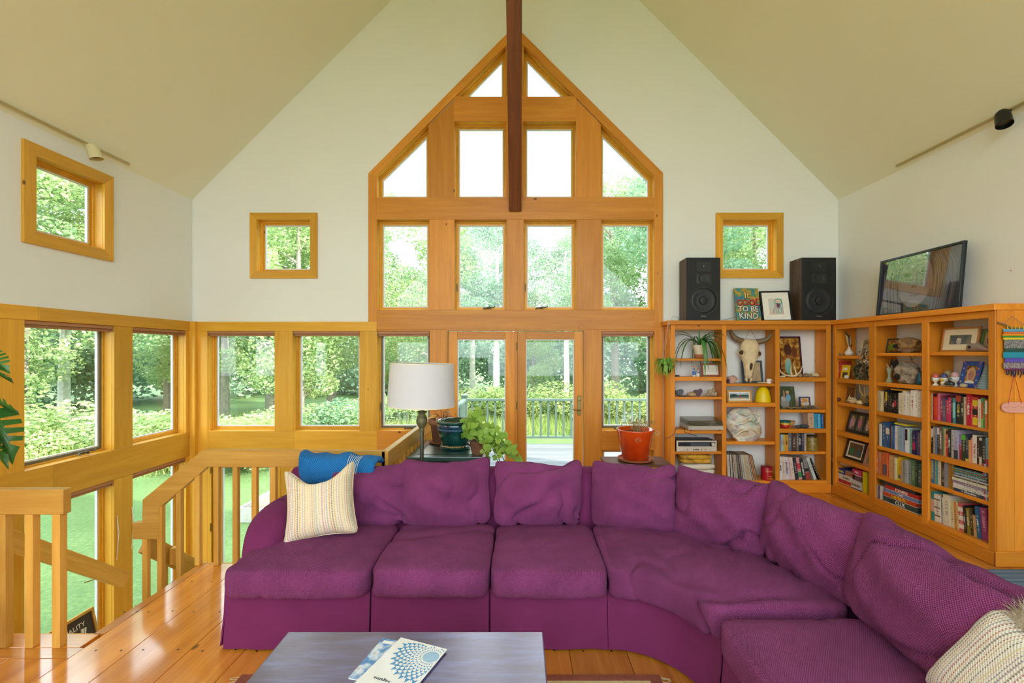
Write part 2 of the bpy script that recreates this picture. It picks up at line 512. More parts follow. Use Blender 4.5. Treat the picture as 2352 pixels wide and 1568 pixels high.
# ---------------------------------------------------------------- wood trim
TN = [0]
def trim(label=None):
    TN[0] += 1
    return struct('trim_%d' % TN[0], label)
def board_px(t, x0, y0, x1, y1, ax, th=0.025, proud=0.0, mat='pine', name='board'):
    return MB().box(bx(x0), bx(x1), YF - proud, YF + th, bz(y1), bz(y0)).build(name, MATS[mat + str(ax)], t, bevel=0.0025)
wood('rake', (0.72, 0.31, 0.042), (0.55, 0.20, 0.022), 0, knots=0.1)  # same backlit tone in the colour as the gable boards
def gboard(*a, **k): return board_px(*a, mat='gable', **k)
tg = trim('knotty pine casing and beams around the tall gable window')
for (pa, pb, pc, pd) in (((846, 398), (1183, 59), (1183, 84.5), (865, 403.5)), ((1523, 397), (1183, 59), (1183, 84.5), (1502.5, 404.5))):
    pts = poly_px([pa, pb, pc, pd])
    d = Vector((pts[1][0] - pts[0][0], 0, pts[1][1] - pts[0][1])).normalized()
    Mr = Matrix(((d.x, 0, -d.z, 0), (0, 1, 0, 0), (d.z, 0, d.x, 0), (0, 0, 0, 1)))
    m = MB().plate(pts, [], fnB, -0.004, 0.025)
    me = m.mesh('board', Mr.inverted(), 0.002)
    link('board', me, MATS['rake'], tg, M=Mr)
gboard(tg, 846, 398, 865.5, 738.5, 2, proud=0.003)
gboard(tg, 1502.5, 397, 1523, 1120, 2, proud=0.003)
# wedges between rake boards and the lights
for pts in ([(1043, 221), (1051, 221), (1161, 107), (1161, 84), (1183, 62), (1183, 84), (865, 404), (1043, 227)],):
    pass
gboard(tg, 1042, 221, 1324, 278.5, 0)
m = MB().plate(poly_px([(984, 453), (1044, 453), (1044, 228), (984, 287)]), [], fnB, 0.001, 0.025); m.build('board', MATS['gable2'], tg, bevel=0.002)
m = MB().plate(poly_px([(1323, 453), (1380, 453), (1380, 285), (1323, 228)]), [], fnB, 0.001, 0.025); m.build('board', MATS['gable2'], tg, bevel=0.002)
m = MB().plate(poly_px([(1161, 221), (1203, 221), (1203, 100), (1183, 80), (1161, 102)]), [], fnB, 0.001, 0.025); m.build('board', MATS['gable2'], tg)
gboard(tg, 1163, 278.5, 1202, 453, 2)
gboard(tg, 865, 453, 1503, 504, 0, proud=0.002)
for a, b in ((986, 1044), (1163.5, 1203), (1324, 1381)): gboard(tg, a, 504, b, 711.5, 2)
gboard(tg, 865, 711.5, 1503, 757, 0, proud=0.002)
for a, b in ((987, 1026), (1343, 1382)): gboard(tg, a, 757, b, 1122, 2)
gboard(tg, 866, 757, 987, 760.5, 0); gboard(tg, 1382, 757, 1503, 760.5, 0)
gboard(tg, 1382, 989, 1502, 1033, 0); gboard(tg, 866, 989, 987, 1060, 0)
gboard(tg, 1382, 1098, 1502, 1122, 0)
tl = trim('yellow pine rails and posts around the windows left of the gable window')
board_px(tl, 447, 738.5, 865.5, 760, 0, proud=0.006)
board_px(tl, 447, 760, 476, 1500, 2); board_px(tl, 630.5, 760, 672, 989.6, 2); board_px(tl, 825.7, 760, 866, 989.6, 2)
for a, b in ((476, 479), (479, 676), (676, 866)): board_px(tl, a, 989.6, b, 1050, 0)
board_px(tl, 642, 1050, 672, 1480, 2); board_px(tl, 825.7, 1050, 866, 1480, 2); board_px(tl, 476, 1050, 483, 1480, 2)
board_px(tl, 483, 1050, 642, 1052, 0)
MB().box(bx(642), bx(990), YF, YF + 0.025, LOWZ, -1.30).build('board', MATS['pine0'], tl)
for sq in ('sq_l', 'sq_r'):
    ts = trim()
    inn = WIN_B[sq]; out = inset(inn, -0.089)
    for i in range(4):
        j = (i + 1) % 4
        MB().plate([out[i], out[j], inn[j], inn[i]], [], fnB, 0.0, 0.026).build('board', MATS['pine%d' % (0 if i % 2 == 0 else 2)], ts, bevel=0.002)
for sq in ('sq', 'sq0'):
    ts = trim()
    inn = WIN_L[sq]; out = inset(inn, -0.105)
    for i in range(4):
        j = (i + 1) % 4
        MB().plate([out[i], out[j], inn[j], inn[i]], [], fnL, 0.0, 0.026).build('board', MATS['pine%d' % (1 if i % 2 == 0 else 2)], ts, bevel=0.002)
tw = trim('yellow pine rails and posts around the windows of the stairwell wall')
def boardL(a0, a1, b0, b1, ax, proud=0.0):
    MB().box(XL - 0.001, XL + 0.025 + proud, a0, a1, b0, b1).build('board', MATS['pine%d' % ax], tw, bevel=0.0025)
boardL(-2.5, 4.02, ZT, ZT + 0.12, 1, 0.006); boardL(4.023, 5.94, ZT, ZT + 0.12, 1, 0.006)
boardL(-2.5, 4.15, 0.405, ZB_, 1, 0.004); boardL(4.153, 5.94, 0.405, ZB_, 1, 0.004)
boardL(-2.5, 5.94, -1.75, -1.30, 1)
prev = 0.9
for a, b in LY + [(5.945, 6)]:
    boardL(prev, a, ZB_, ZT, 2); boardL(prev, a, -1.30, 0.405, 2)
    prev = b
boardL(-2.5, 0.9, ZB_, ZT, 2)
MB().box(XL + 0.0, XL + 0.09, YF - 0.06, YF + 0.02, -1.75, ZT + 0.12).build('corner_post', MATS['pine2'], tw, bevel=0.003)

# ---------------------------------------------------------------- doors
def door_leaf(d, wd, x0, x1, y0, z0, gx0, gx1, gy0, gz0):
    a0, a1, g0, g1 = bx(x0), bx(x1), bx(gx0), bx(gx1)
    top, gt = bz(y0), bz(gy0)
    MB().box(a0, g0, YF + 0.02, YF + 0.062, z0, top).build('stile', MATS[wd + '2'], d, bevel=0.003)
    MB().box(g1, a1, YF + 0.02, YF + 0.062, z0, top).build('stile', MATS[wd + '2'], d, bevel=0.003)
    MB().box(g0, g1, YF + 0.02, YF + 0.062, gt, top).build('rail', MATS[wd + '0'], d, bevel=0.003)
    MB().box(g0, g1, YF + 0.02, YF + 0.062, z0, gz0).build('rail', MATS[wd + '0'], d, bevel=0.003)
    MB().ring(rect(g0, gz0, g1, gt), rect(g0 + 0.012, gz0 + 0.012, g1 - 0.012, gt - 0.012), fnB, 0.03, 0.055).build('bead', MATS['bead'], d)
    MB().box(g0 - 0.004, g1 + 0.004, YF + 0.038, YF + 0.044, gz0, gt).build('pane', MATS['glass'], d)
d1 = struct('door_1', 'pine and glass french doors to the deck')
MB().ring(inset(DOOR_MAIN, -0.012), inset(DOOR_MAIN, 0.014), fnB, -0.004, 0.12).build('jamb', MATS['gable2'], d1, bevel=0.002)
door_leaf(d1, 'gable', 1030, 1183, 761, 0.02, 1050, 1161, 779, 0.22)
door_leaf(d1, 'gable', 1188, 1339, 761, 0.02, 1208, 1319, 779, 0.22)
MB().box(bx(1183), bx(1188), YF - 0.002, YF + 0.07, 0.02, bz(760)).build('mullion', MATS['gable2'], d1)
for yy in (795, 931, 1060):
    MB().lathe([(0.008, -0.05), (0.008, 0.05)], 8, (bx(1187), YF - 0.004, bz(yy))).build('hinge', MATS['brass'], d1)
MB().box(bx(1327), bx(1335), YF + 0.008, YF + 0.021, bz(954), bz(909)).build('lock_plate', MATS['brass'], d1, bevel=0.004)
MB().tube([(bx(1331), YF + 0.01, bz(941)), (bx(1331), YF - 0.045, bz(941)), (bx(1328), YF - 0.05, bz(941)), (bx(1312), YF - 0.048, bz(939))], [0.009, 0.009, 0.009, 0.006], 8).build('lever_handle', MATS['brass'], d1, smooth=True)
MB().lathe([(0.0, 0), (0.014, 0.002), (0.014, 0.01), (0, 0.012)], 12, M=Matrix.Translation((bx(1331), YF + 0.012, bz(918))) @ Matrix.Rotation(R(90), 4, 'X')).build('deadbolt', MATS['brass'], d1)
d2 = struct('door_2', 'pine and glass door of the lower level')
MB().ring(inset(DOOR_LOW, -0.012), inset(DOOR_LOW, 0.014), fnB, -0.004, 0.12).build('jamb', MATS['pine2'], d2)
door_leaf(d2, 'pine', 486, 640, 1052, LOWZ + 0.02, 507.5, 618, 1072, LOWZ + 0.25)
for zz in (0.22, -0.52): MB().lathe([(0.008, -0.05), (0.008, 0.05)], 8, (bx(485), YF - 0.005, zz)).build('hinge', MATS['brass'], d2)

# ---------------------------------------------------------------- dark brace to the ridge
Bb = Vector((XRIDGE, YF - 0.02, 3.515)); ang = R(52)
dirv = Vector((0, -math.cos(ang), math.sin(ang)))
# local x along the brace, y across (world X), z thickness
zl = dirv.cross(Vector((1, 0, 0)))
Mb = Matrix(((dirv.x, 1, zl.x, Bb.x), (dirv.y, 0, zl.y, Bb.y), (dirv.z, 0, zl.z, Bb.z), (0, 0, 0, 1)))
m = MB()
th = 0.20
# brace lies above (behind) its underside line; wall end cut plumb
def brace_pt(s, w, q):  # s along, w across, q upward-behind
    return (s, w, q)
zs = 1 if zl.y > 0 else -1
cutq = th * math.tan(ang)
vs = [(0, -0.079, 0), (0, 0.079, 0), (th / math.tan(ang) * -1, 0.079, zs * th), (th / math.tan(ang) * -1, -0.079, zs * th),
      (4.6, -0.079, 0), (4.6, 0.079, 0), (4.6, 0.079, zs * th), (4.6, -0.079, zs * th)]
vs[2] = (cutq, 0.079, zs * th); vs[3] = (cutq, -0.079, zs * th)
m.add(vs, [(0, 1, 2, 3), (4, 7, 6, 5), (0, 4, 5, 1), (1, 5, 6, 2), (2, 6, 7, 3), (3, 7, 4, 0)])
br = thing('timber_brace', 'dark stained timber brace slanting up to the ridge from the gable window', 'beam', loc=Bb)
me = m.mesh('timber', None, 0.006)
ob = link('timber', me, MATS['brace'], br, M=Matrix.Translation(-Bb) @ Mb)

# ---------------------------------------------------------------- floor
fl = MB()
fl.box(-2.53, XR, REARY, 3.755, -0.28, -0.032); fl.box(-1.12, XR, 3.755, YF + 0.02, -0.28, -0.032); fl.box(XL, -2.53, REARY, 2.80, -0.28, -0.032)
floor = fl.build('floor', MATS['oak1']); tag(floor, 'wide knotty pine plank floor', kind='structure')
random.seed(3)
plain('nail', '140c08', rough=0.5)
def plank(x0, x1, y0, y1, ax=1):
    p = MB().box(x0 + 0.0012, x1 - 0.0012, y0, y1, -0.032, 0.0).build('plank', MATS['floorwood' if ax == 1 else 'floorwoodx'], floor, bevel=0.002)
    if ax == 1:
        m = MB(); y = 2.66 - 0.4 * 2
        while y < y1 - 0.05:
            if y > y0 + 0.05:
                for xx in (x0 + 0.07, x1 - 0.07):
                    m.lathe([(0.0065, -0.002), (0.0065, 0.0006)], 6, (xx + random.uniform(-0.02, 0.02), y + random.uniform(-0.008, 0.008), 0))
            y += 0.4
        if m.v: m.build('nails', MATS['nail'], p)['kind'] = 'stuff'
x = -2.53
while x < XR - 0.02:
    wd = random.uniform(0.27, 0.36); x1 = min(x + wd, XR)
    if x1 > XR - 0.12: x1 = XR
    if x < -1.12 < x1: x1 = -1.12
    yend = 3.76 if x1 <= -1.115 else YF
    cut = random.uniform(3.0, 5.4)
    if x > 0.6 and yend > 5: plank(x, x1, REARY, cut); plank(x, x1, cut + 0.002, yend)
    else: plank(x, x1, REARY, yend)
    x = x1
for a, b in ((-4.21, -3.86), (-3.86, -3.52), (-3.52, -3.2), (-3.2, -2.86), (-2.86, -2.53)): plank(a, b, REARY, 2.588)
plank(-4.21, -2.53, 2.59, 2.684, 0); plank(-4.21, -2.56, 2.686, 2.815, 0)
plank(-2.60, -2.532, 2.82, 3.76, 1)
MB().box(-2.58, -1.12, 3.755, 3.775, -0.30, 0.0).build('fascia', MATS['pine0'], floor)
MB().box(-2.585, -2.56, 2.82, 3.76, -0.20, -0.032).build('fascia', MATS['pine1'], floor)

# lower level + stairs
o = MB().box(XL - 0.2, 0.2, 2.0, YF + 0.02, LOWZ - 0.1, LOWZ).build('floor_lower', MATS['oak0']); tag(o, kind='structure')
st = struct('stairs', 'pine stair flights down to the lower level')
for k in range(3):
    MB().box(-2.62 - 0.24 * (k + 1), -2.60 - 0.24 * k, 2.80, 3.70, -0.19 * (k + 1) - 0.035, -0.19 * (k + 1) + (0.0)).build('tread', MATS['oak1'], st, bevel=0.004)
MB().box(XL + 0.03, -3.30, 2.70, 3.76, -0.62, -0.57).build('landing', MATS['oak0'], st)
for k in range(6):
    MB().box(XL + 0.03, -3.08, 3.74 + 0.24 * k, 4.02 + 0.24 * k, -0.57 - 0.19 * (k + 1) - 0.035, -0.57 - 0.19 * (k + 1)).build('tread', MATS['oak0'], st, bevel=0.004)
MB().plate([(3.72, -0.60), (5.4, -1.93), (5.4, -1.65), (3.72, -0.32)], [], lambda a, b, t: Vector((-3.08 + t, a, b)), -0.02, 0.02).build('stringer', MATS['pine1'], st)

# ---------------------------------------------------------------- stair railings
def bar(name, p0, p1, w, h, mat, parent, bev=0.004):
    """rectangular bar from p0 to p1 (top centre line), w wide, h tall"""
    p0, p1 = Vector(p0), Vector(p1); d = (p1 - p0); ln = d.length; d.normalize()
    sd = Vector((0, 0, 1)).cross(d).normalized(); up = d.cross(sd)
    Mx = Matrix(((d.x, sd.x, up.x, p0.x), (d.y, sd.y, up.y, p0.y), (d.z, sd.z, up.z, p0.z), (0, 0, 0, 1)))
    me = MB().box(0, ln, -w / 2, w / 2, -h, 0).mesh(name, None, bev)
    o = link(name, me, MATS[mat], parent)
    o.matrix_basis = ROOT[parent.name].inverted() @ Mx
    return o
def spindle(parent, x, y, z0, z1, w=0.041):
    return MB().box(x - w / 2, x + w / 2, y - w / 2, y + w / 2, z0, z1).build('spindle', MATS['oak2'], parent, world=True, bevel=0.003)
r1 = thing('stair_railing', 'short pine railing with three spindles at the floor edge before the stairwell', 'railing', (-2.9, 2.70, 0))
MB().box(-4.15, -2.645, 2.672, 2.728, 0.775, 0.922).build('handrail', MATS['oak0'], r1, world=True, bevel=0.005)
for k in range(9): spindle(r1, -2.69 - 0.158 * k, 2.70, -0.0, 0.778, 0.048)
YR = 3.735
r2 = thing('stair_railing', 'long pine railing behind the sofa, bending down toward the stairs', 'railing', (-1.8, YR, 0))
pp = [(885, 1035), (885, 1072), (477, 1072), (366, 1167), (366, 1238), (305, 1238), (305, 1200), (327, 1199), (328, 1147), (466, 1033)]
m = MB().plate([(PX(a, 3.715), PZ(b, 3.715)) for a, b in pp], [], lambda a, b, t: Vector((a, 3.71 + t, b)), 0, 0.05)
m.build('handrail', MATS['oak0'], r2, world=True, bevel=0.003)
MB().box(-1.11, -1.055, 3.71, YF, 0.79, 0.922).build('handrail', MATS['oak1'], r2, world=True, bevel=0.004)
k = 0; xs = PX(456, YR)
while xs < -1.12:
    spindle(r2, xs, YR, 0.0, 0.80); xs += 0.153
for xx, zt in ((336.5, 1190), (370.5, 1150), (413.5, 1120)):
    spindle(r2, PX(xx, YR), YR, -0.62, PZ(zt, YR))
yy = YR + 0.153
while yy < YF - 0.05:
    spindle(r2, -1.083, yy, 0.0, 0.795); yy += 0.153
r3 = thing('wall_handrail', 'sloping pine handrail along the stairwell windows', 'railing', (-4.08, 4.2, -0.2))
bar('handrail', (-4.05, 3.35, 0.57), (-4.05, 4.79, -0.565), 0.045, 0.145, 'oak0', r3)
for yb in (3.7, 4.45):
    MB().tube([(-4.06, yb, 0.57 - (yb - 3.35) * 0.788 - 0.16), (-4.19, yb, 0.57 - (yb - 3.35) * 0.788 - 0.2)], 0.008, 6).build('bracket', MATS['brass'], r3, world=True)
r4 = thing('stair_handrail', 'lower pine handrail running down past the goose-neck end of the long railing', 'railing', (-3.08, 4.3, -0.6))
bar('handrail', (-3.08, 3.84, 0.20), (-3.08, 5.25, -0.955), 0.05, 0.14, 'oak0', r4)
for k in range(5):
    yb = 4.0 + 0.24 * k
    zt = 0.20 - (yb - 3.84) * 0.82
    MB().box(-3.10, -3.06, yb - 0.02, yb + 0.02, -0.76 - 0.19 * k, zt - 0.08).build('spindle', MATS['oak2'], r4, world=True)
for yb in (4.05, 4.42):
    zt = 0.20 - (yb - 3.84) * 0.82
    MB().box(-3.05, -3.0, yb - 0.03, yb + 0.03, zt - 0.16, zt - 0.02).build('bracket', MATS['oak2'], r4, world=True)
# ---------------------------------------------------------------- outdoors
random.seed(11)
def grassmat(name, c1, c2, c3):
    m, t, b = nt(name)
    ge = N(t, 'ShaderNodeNewGeometry')
    n1 = N(t, 'ShaderNodeTexNoise', Scale=0.35, Detail=3.0); n2 = N(t, 'ShaderNodeTexNoise', Scale=14.0, Detail=6.0, Roughness=0.7)
    t.links.new(ge.outputs['Position'], n1.inputs['Vector']); t.links.new(ge.outputs['Position'], n2.inputs['Vector'])
    f = mathn(t, 'ADD', mathn(t, 'MULTIPLY', n1.outputs['Fac'], 0.45), mathn(t, 'MULTIPLY', n2.outputs['Fac'], 0.55))
    r = ramp(t, [(0.35, srgb(c1)), (0.5, srgb(c2)), (0.65, srgb(c3))]); t.links.new(f, r.inputs['Fac'])
    t.links.new(r.outputs['Color'], b.inputs['Base Color']); b.inputs['Roughness'].default_value = 0.9
    bp = N(t, 'ShaderNodeBump', Strength=0.6, Distance=0.04); t.links.new(n2.outputs['Fac'], bp.inputs['Height']); t.links.new(bp.outputs['Normal'], b.inputs['Normal'])
    MATS[name] = m
    return m
grassmat('lawn', '42602c', '587540', '74904f')
o = MB().box(-120, 120, -60, 140, GROUNDZ - 0.2, GROUNDZ).build('ground', MATS['lawn']); tag(o, 'mown green lawn around the house', kind='structure')
for nm, a, b in (('leafA', '6f9a60', 'b4cc9a'), ('leafB', '80a662', 'c4d49c'), ('leafC', '68966e', 'a6c4a2'), ('leafD', '7c9a54', 'bcc684')):
    leafmat(nm, a, b, trans=0.45, scale=0.5)
plain('bark', '8d8577', rough=0.9, var=0.25, scale=6)
plain('birch', 'd8d4c8', rough=0.8, var=0.2, scale=5)
leafmat('meadow', '7a9a4a', 'bcc87c', trans=0.4, scale=0.6)

def leaves(mb, c, r, n, size, rnd):
    for _ in range(n):
        while True:
            d = Vector((rnd.uniform(-1, 1), rnd.uniform(-1, 1), rnd.uniform(-1, 1)))
            if 0.05 < d.length < 1: break
        d = d.normalized() * (0.45 + 0.55 * rnd.random() ** 0.5)
        p = Vector((c[0] + d.x * r[0], c[1] + d.y * r[1], c[2] + d.z * r[2]))
        a = Vector((rnd.gauss(0, 1), rnd.gauss(0, 1), rnd.gauss(0, 0.6))).normalized()
        b = a.cross(Vector((rnd.gauss(0, 1), rnd.gauss(0, 1), rnd.gauss(0, 1)))).normalized()
        s = size * rnd.uniform(0.6, 1.3)
        k = len(mb.v)
        mb.v += [p - a * s, p + b * s * 0.55, p + a * s, p - b * s * 0.55]
        mb.f.append((k, k + 1, k + 2, k + 3))
def quickmesh(mb, name):
    me = bpy.data.meshes.new(name); me.from_pydata([tuple(v) for v in mb.v], [], mb.f)
    return me
TREES = []
def make_tree(seed, h, rad, low, mat, bark):
    rnd = random.Random(seed)
    tr = MB(); cr = MB()
    lean = rnd.uniform(-0.5, 0.5)
    tr.tube([(0, 0, -0.2), (lean * 0.2, 0, h * 0.25), (lean * 0.6, lean * 0.2, h * 0.55), (lean, lean * 0.3, h * 0.9)], [0.26, 0.2, 0.14, 0.04], 8)
    for i in range(22):
        f = low + (0.95 - low) * (i + rnd.random()) / 22
        z = h * f
        w = rad * math.sin(math.pi * min(1, (0.15 + 0.85 * (1 - (f - low) / (1 - low)))) * 0.62) * 1.0
        a = rnd.uniform(0, 2 * math.pi); q = w * rnd.uniform(0.25, 0.85)
        c = (lean * f + math.cos(a) * q, math.sin(a) * q, z)
        rr = rnd.uniform(0.75, 1.4) * rad / 3.2
        leaves(cr, c, (rr * 1.2, rr * 1.2, rr * 0.8), 880, 0.082, rnd)
        if i % 2 == 0:
            tr.tube([(lean * f * 0.8, 0, z - 0.8), ((lean * f + c[0]) / 2, c[1] / 2, z - 0.25), c], [0.07, 0.045, 0.015], 5)
    return quickmesh(tr, 'trunk'), quickmesh(cr, 'crown'), mat, bark
PROT = [make_tree(1, 13.0, 3.4, 0.30, 'leafA', 'bark'), make_tree(2, 12.0, 3.0, 0.20, 'leafB', 'bark'), make_tree(3, 13.5, 3.0, 0.42, 'leafC', 'birch'),
        make_tree(4, 11.0, 3.3, 0.16, 'leafB', 'bark'), make_tree(5, 14.0, 3.4, 0.45, 'leafA', 'birch')]
for t_, c_, mt, bk in PROT:
    t_.materials.append(MATS[bk]); c_.materials.append(MATS[mt])
KIND = ['full maple with mid green leaves', 'young bushy tree with yellow-green leaves', 'slender pale-barked tree with bluish leaves',
        'low spreading tree with yellow-green leaves', 'tall pale-barked tree with mid green leaves']
spots = []
rnd = random.Random(5)
for i in range(40):
    th_ = R(-105 + 148 * i / 39) + rnd.uniform(-0.015, 0.015)
    dist = rnd.uniform(24, 30) if i % 2 else rnd.uniform(29, 35)
    spots.append((math.sin(th_) * dist, math.cos(th_) * dist, i))
for i, (sx, sy, q) in enumerate(spots):
    k = (i * 3 + (i // 4)) % 5
    ang_ = sx / sy if sy > 1 else -9.0
    sc = rnd.uniform(0.84, 0.97)
    if -0.32 < ang_ < -0.02: sc = rnd.uniform(0.88, 0.98)
    if -0.02 <= ang_ < 0.16: sc = rnd.uniform(0.62, 0.74)
    if ang_ > 0.19: sc = rnd.uniform(1.08, 1.2)
    if ang_ < -0.34: sc = rnd.uniform(1.02, 1.15)
    t = thing('tree', '%s, %s along the wood edge' % (KIND[k], ordn(i)), 'tree', (sx, sy, GROUNDZ), rnd.uniform(0, 6.28), 'trees at the edge of the lawn')
    t.scale = (sc, sc, sc)
    link('trunk', PROT[k][0], None, t); link('crown', PROT[k][1], None, t)
# woods further back, beyond counting
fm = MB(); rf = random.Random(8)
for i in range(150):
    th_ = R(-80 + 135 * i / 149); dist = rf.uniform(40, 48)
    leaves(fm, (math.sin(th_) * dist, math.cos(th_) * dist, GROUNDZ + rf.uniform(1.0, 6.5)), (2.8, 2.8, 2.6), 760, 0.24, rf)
leafmat('leafE', '7fa082', 'b2ccac', trans=0.4, scale=0.5)  # paler leaf green: haze over the far woods put into the colour
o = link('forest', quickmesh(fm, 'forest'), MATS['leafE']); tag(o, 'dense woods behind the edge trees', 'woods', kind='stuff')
# shrubs at the foot of the trees
def make_bush(seed, mat):
    rb = random.Random(seed); m = MB(); s = MB()
    for i in range(9):
        a = rb.uniform(0, 6.28); q = rb.uniform(0, 0.9)
        c = (math.cos(a) * q, math.sin(a) * q, rb.uniform(0.45, 1.25))
        leaves(m, c, (0.6, 0.6, 0.5), 520, 0.05, rb)
        s.tube([(0, 0, 0), (c[0] * 0.6, c[1] * 0.6, c[2] * 0.6), c], [0.03, 0.02, 0.01], 5)
    a, b = quickmesh(m, 'foliage'), quickmesh(s, 'stems')
    a.materials.append(MATS[mat]); b.materials.append(MATS['bark'])
    return a, b
BUSH = [make_bush(21, 'leafD'), make_bush(22, 'leafB'), make_bush(23, 'leafC')]
BK = ['pale yellow shrub', 'light green shrub', 'blue-green shrub']
bspots = [(-62, 21, 1), (-58, 23, 2), (-54, 20, 1), (-50, 22, 0), (-46, 20.5, 1), (-42, 22, 2), (-38.5, 20, 1), (-34.5, 17.5, 1), (-30.5, 16.5, 0), (-27.5, 19, 1), (-25, 20, 2), (-22, 20.5, 1),
          (-19, 22, 1), (-15.5, 22.5, 2), (-12, 23, 1), (-8, 23.5, 0), (-4, 24, 1), (0, 23, 0), (3.5, 24, 1), (7, 23, 0), (11, 23.5, 1), (14.5, 22.5, 0), (18, 23, 1), (23, 22, 0), (28, 22, 1)]
for i, (dg, ds, k) in enumerate(bspots):
    t = thing('shrub', '%s, %s along the foot of the trees' % (BK[k], ordn(i)), 'shrub', (math.sin(R(dg)) * ds, math.cos(R(dg)) * ds, GROUNDZ), i * 1.3, 'shrubs in front of the woods')
    s_ = rnd.uniform(1.0, 1.6); t.scale = (s_ * 1.3, s_ * 1.3, s_ * 0.85)
    link('foliage', BUSH[k][0], None, t); link('stems', BUSH[k][1], None, t)
# tall meadow grass in front of the shrubs
gm = MB(); rg = random.Random(9)
for _ in range(42000):
    th_ = R(rg.uniform(-68, 34)); lo = 17.0 if th_ < R(-35) else 20.0
    dist = rg.uniform(lo, 27)
    bx_, by_ = math.sin(th_) * dist, math.cos(th_) * dist
    h = rg.uniform(0.35, 0.95) * (1.15 if th_ < R(-35) else 0.9); a = rg.uniform(0, 6.28); w = 0.014
    k = len(gm.v); lx, ly = rg.uniform(-0.25, 0.25), rg.uniform(-0.25, 0.25)
    gm.v += [Vector((bx_ - math.cos(a) * w, by_ - math.sin(a) * w, GROUNDZ)), Vector((bx_ + math.cos(a) * w, by_ + math.sin(a) * w, GROUNDZ)), Vector((bx_ + lx, by_ + ly, GROUNDZ + h))]
    gm.f.append((k, k + 1, k + 2))
o = link('meadow_grass', quickmesh(gm, 'meadow_grass'), MATS['meadow']); tag(o, 'tall sunlit meadow grass below the shrubs', 'grass', kind='stuff')

# deck and its railing
dk = struct('deck', 'weathered grey board deck outside the french doors')
yy = 6.14
while yy < 9.14:
    MB().box(-1.15, 4.6, yy + 0.003, yy + 0.137, -0.14, -0.10).build('plank', MATS['deck'], dk, bevel=0.003); yy += 0.14
MB().box(-1.15, 4.6, 6.14, 9.16, -0.34, -0.141).build('joists', MATS['deck'], dk)
for xx in (-1.05, 1.8, 4.5):
    MB().box(xx - 0.07, xx + 0.07, 8.95, 9.09, GROUNDZ, -0.14).build('post', MATS['deck'], dk)
plain('railpaint', '5c7268', rough=0.6, var=0.06)
dr = thing('deck_railing', 'grey-green painted railing around the outdoor deck', 'railing', (1.7, 9.1, -0.1))
MB().box(-1.1, 4.6, 9.06, 9.14, 0.765, 0.81).build('top_rail', MATS['railpaint'], dr, world=True, bevel=0.004)
MB().box(-1.1, 4.6, 9.08, 9.12, 0.03, 0.07).build('bottom_rail', MATS['railpaint'], dr, world=True)
MB().box(-1.12, -1.04, 6.2, 9.14, 0.765, 0.81).build('top_rail', MATS['railpaint'], dr, world=True, bevel=0.004)
MB().box(-1.10, -1.06, 6.2, 9.12, 0.03, 0.07).build('bottom_rail', MATS['railpaint'], dr, world=True)
for (px_, py_) in ((-1.08, 9.1), (2.7, 9.1), (-1.08, 6.25)):
    m = MB().box(px_ - 0.055, px_ + 0.055, py_ - 0.055, py_ + 0.055, -0.10, 0.86); m.box(px_ - 0.075, px_ + 0.075, py_ - 0.075, py_ + 0.075, 0.86, 0.89)
    m.build('post', MATS['railpaint'], dr, world=True, bevel=0.004)
me = MB().box(-0.017, 0.017, -0.017, 0.017, 0.05, 0.78).mesh('baluster'); me.materials.append(MATS['railpaint'])
inv = ROOT[dr.name].inverted()
xx = -0.93
while xx < 4.6:
    link('baluster', me, None, dr, M=inv @ Matrix.Translation((xx, 9.1, 0))); xx += 0.15
yy = 6.4
while yy < 9.0:
    link('baluster', me, None, dr, M=inv @ Matrix.Translation((-1.08, yy, 0))); yy += 0.15
# raised garden bed with green stakes, seen through the lower door
plain('soil', '8a7a66', rough=1, var=0.2, scale=12)
plain('oldboard', 'b9b8ae', rough=0.9, var=0.12)
plain('stake_green', '2f8a6a', rough=0.5)
gb = thing('garden_bed', 'grey board raised garden bed on the lawn', 'garden bed', (-4.8, 10.6, GROUNDZ))
for a in ((-5.95, -3.4, 9.7, 9.76), (-5.95, -3.4, 11.9, 11.96), (-5.95, -5.89, 9.76, 11.9), (-3.46, -3.4, 9.76, 11.9)):
    MB().box(*a, GROUNDZ, GROUNDZ + 0.29).build('side_board', MATS['oldboard'], gb, world=True)
MB().box(-5.89, -3.46, 9.76, 11.9, GROUNDZ, GROUNDZ + 0.2).build('soil', MATS['soil'], gb, world=True)
for i, (xx, yy) in enumerate(((-5.7, 9.95), (-5.5, 11.4), (-4.9, 11.6))):
    o = MB().tube([(xx, yy, GROUNDZ + 0.2), (xx + 0.02, yy, GROUNDZ + 1.5)], 0.014, 6).build('garden_stake', MATS['stake_green'])
    tag(o, 'thin green stake in the raised bed, %s from the house' % ['nearest', 'middle one', 'furthest'][i], 'stake', 'stakes in the garden bed')
# ---------------------------------------------------------------- bookcases
SB, SR = 5.66, 3.83           # front planes of the two cases
class Frame:
    def __init__(s, M): s.M = M
FB = Matrix.Translation((0, SB, 0))
FR = Matrix.Translation((SR, 0, 0)) @ Matrix.Rotation(R(-90), 4, 'Z')
def aB(x, d=0.0): return PX(x, SB + d)
def aR(x, d=0.0): return -(SR + d) * FPX / (x - CX)
TOPZ = 2.109
bc = thing('bookcase', 'orange pine bookcase with three columns against the gable wall', 'bookcase', (2.86, SB, 0))
def cpart(name, par, F, a0, a1, d0, d1, z0, z1, ax, bev=0.003):
    """axis-aligned piece given in case coordinates (a along, d deep, z up)"""
    grain = {'a': 0 if F is FB else 1, 'd': 1 if F is FB else 0, 'z': 2}[ax]
    return MB().box(a0, a1, d0, d1, z0, z1).build(name, MATS['case%d' % grain], par, world=True, M=F, bevel=bev)
DEP = 0.262
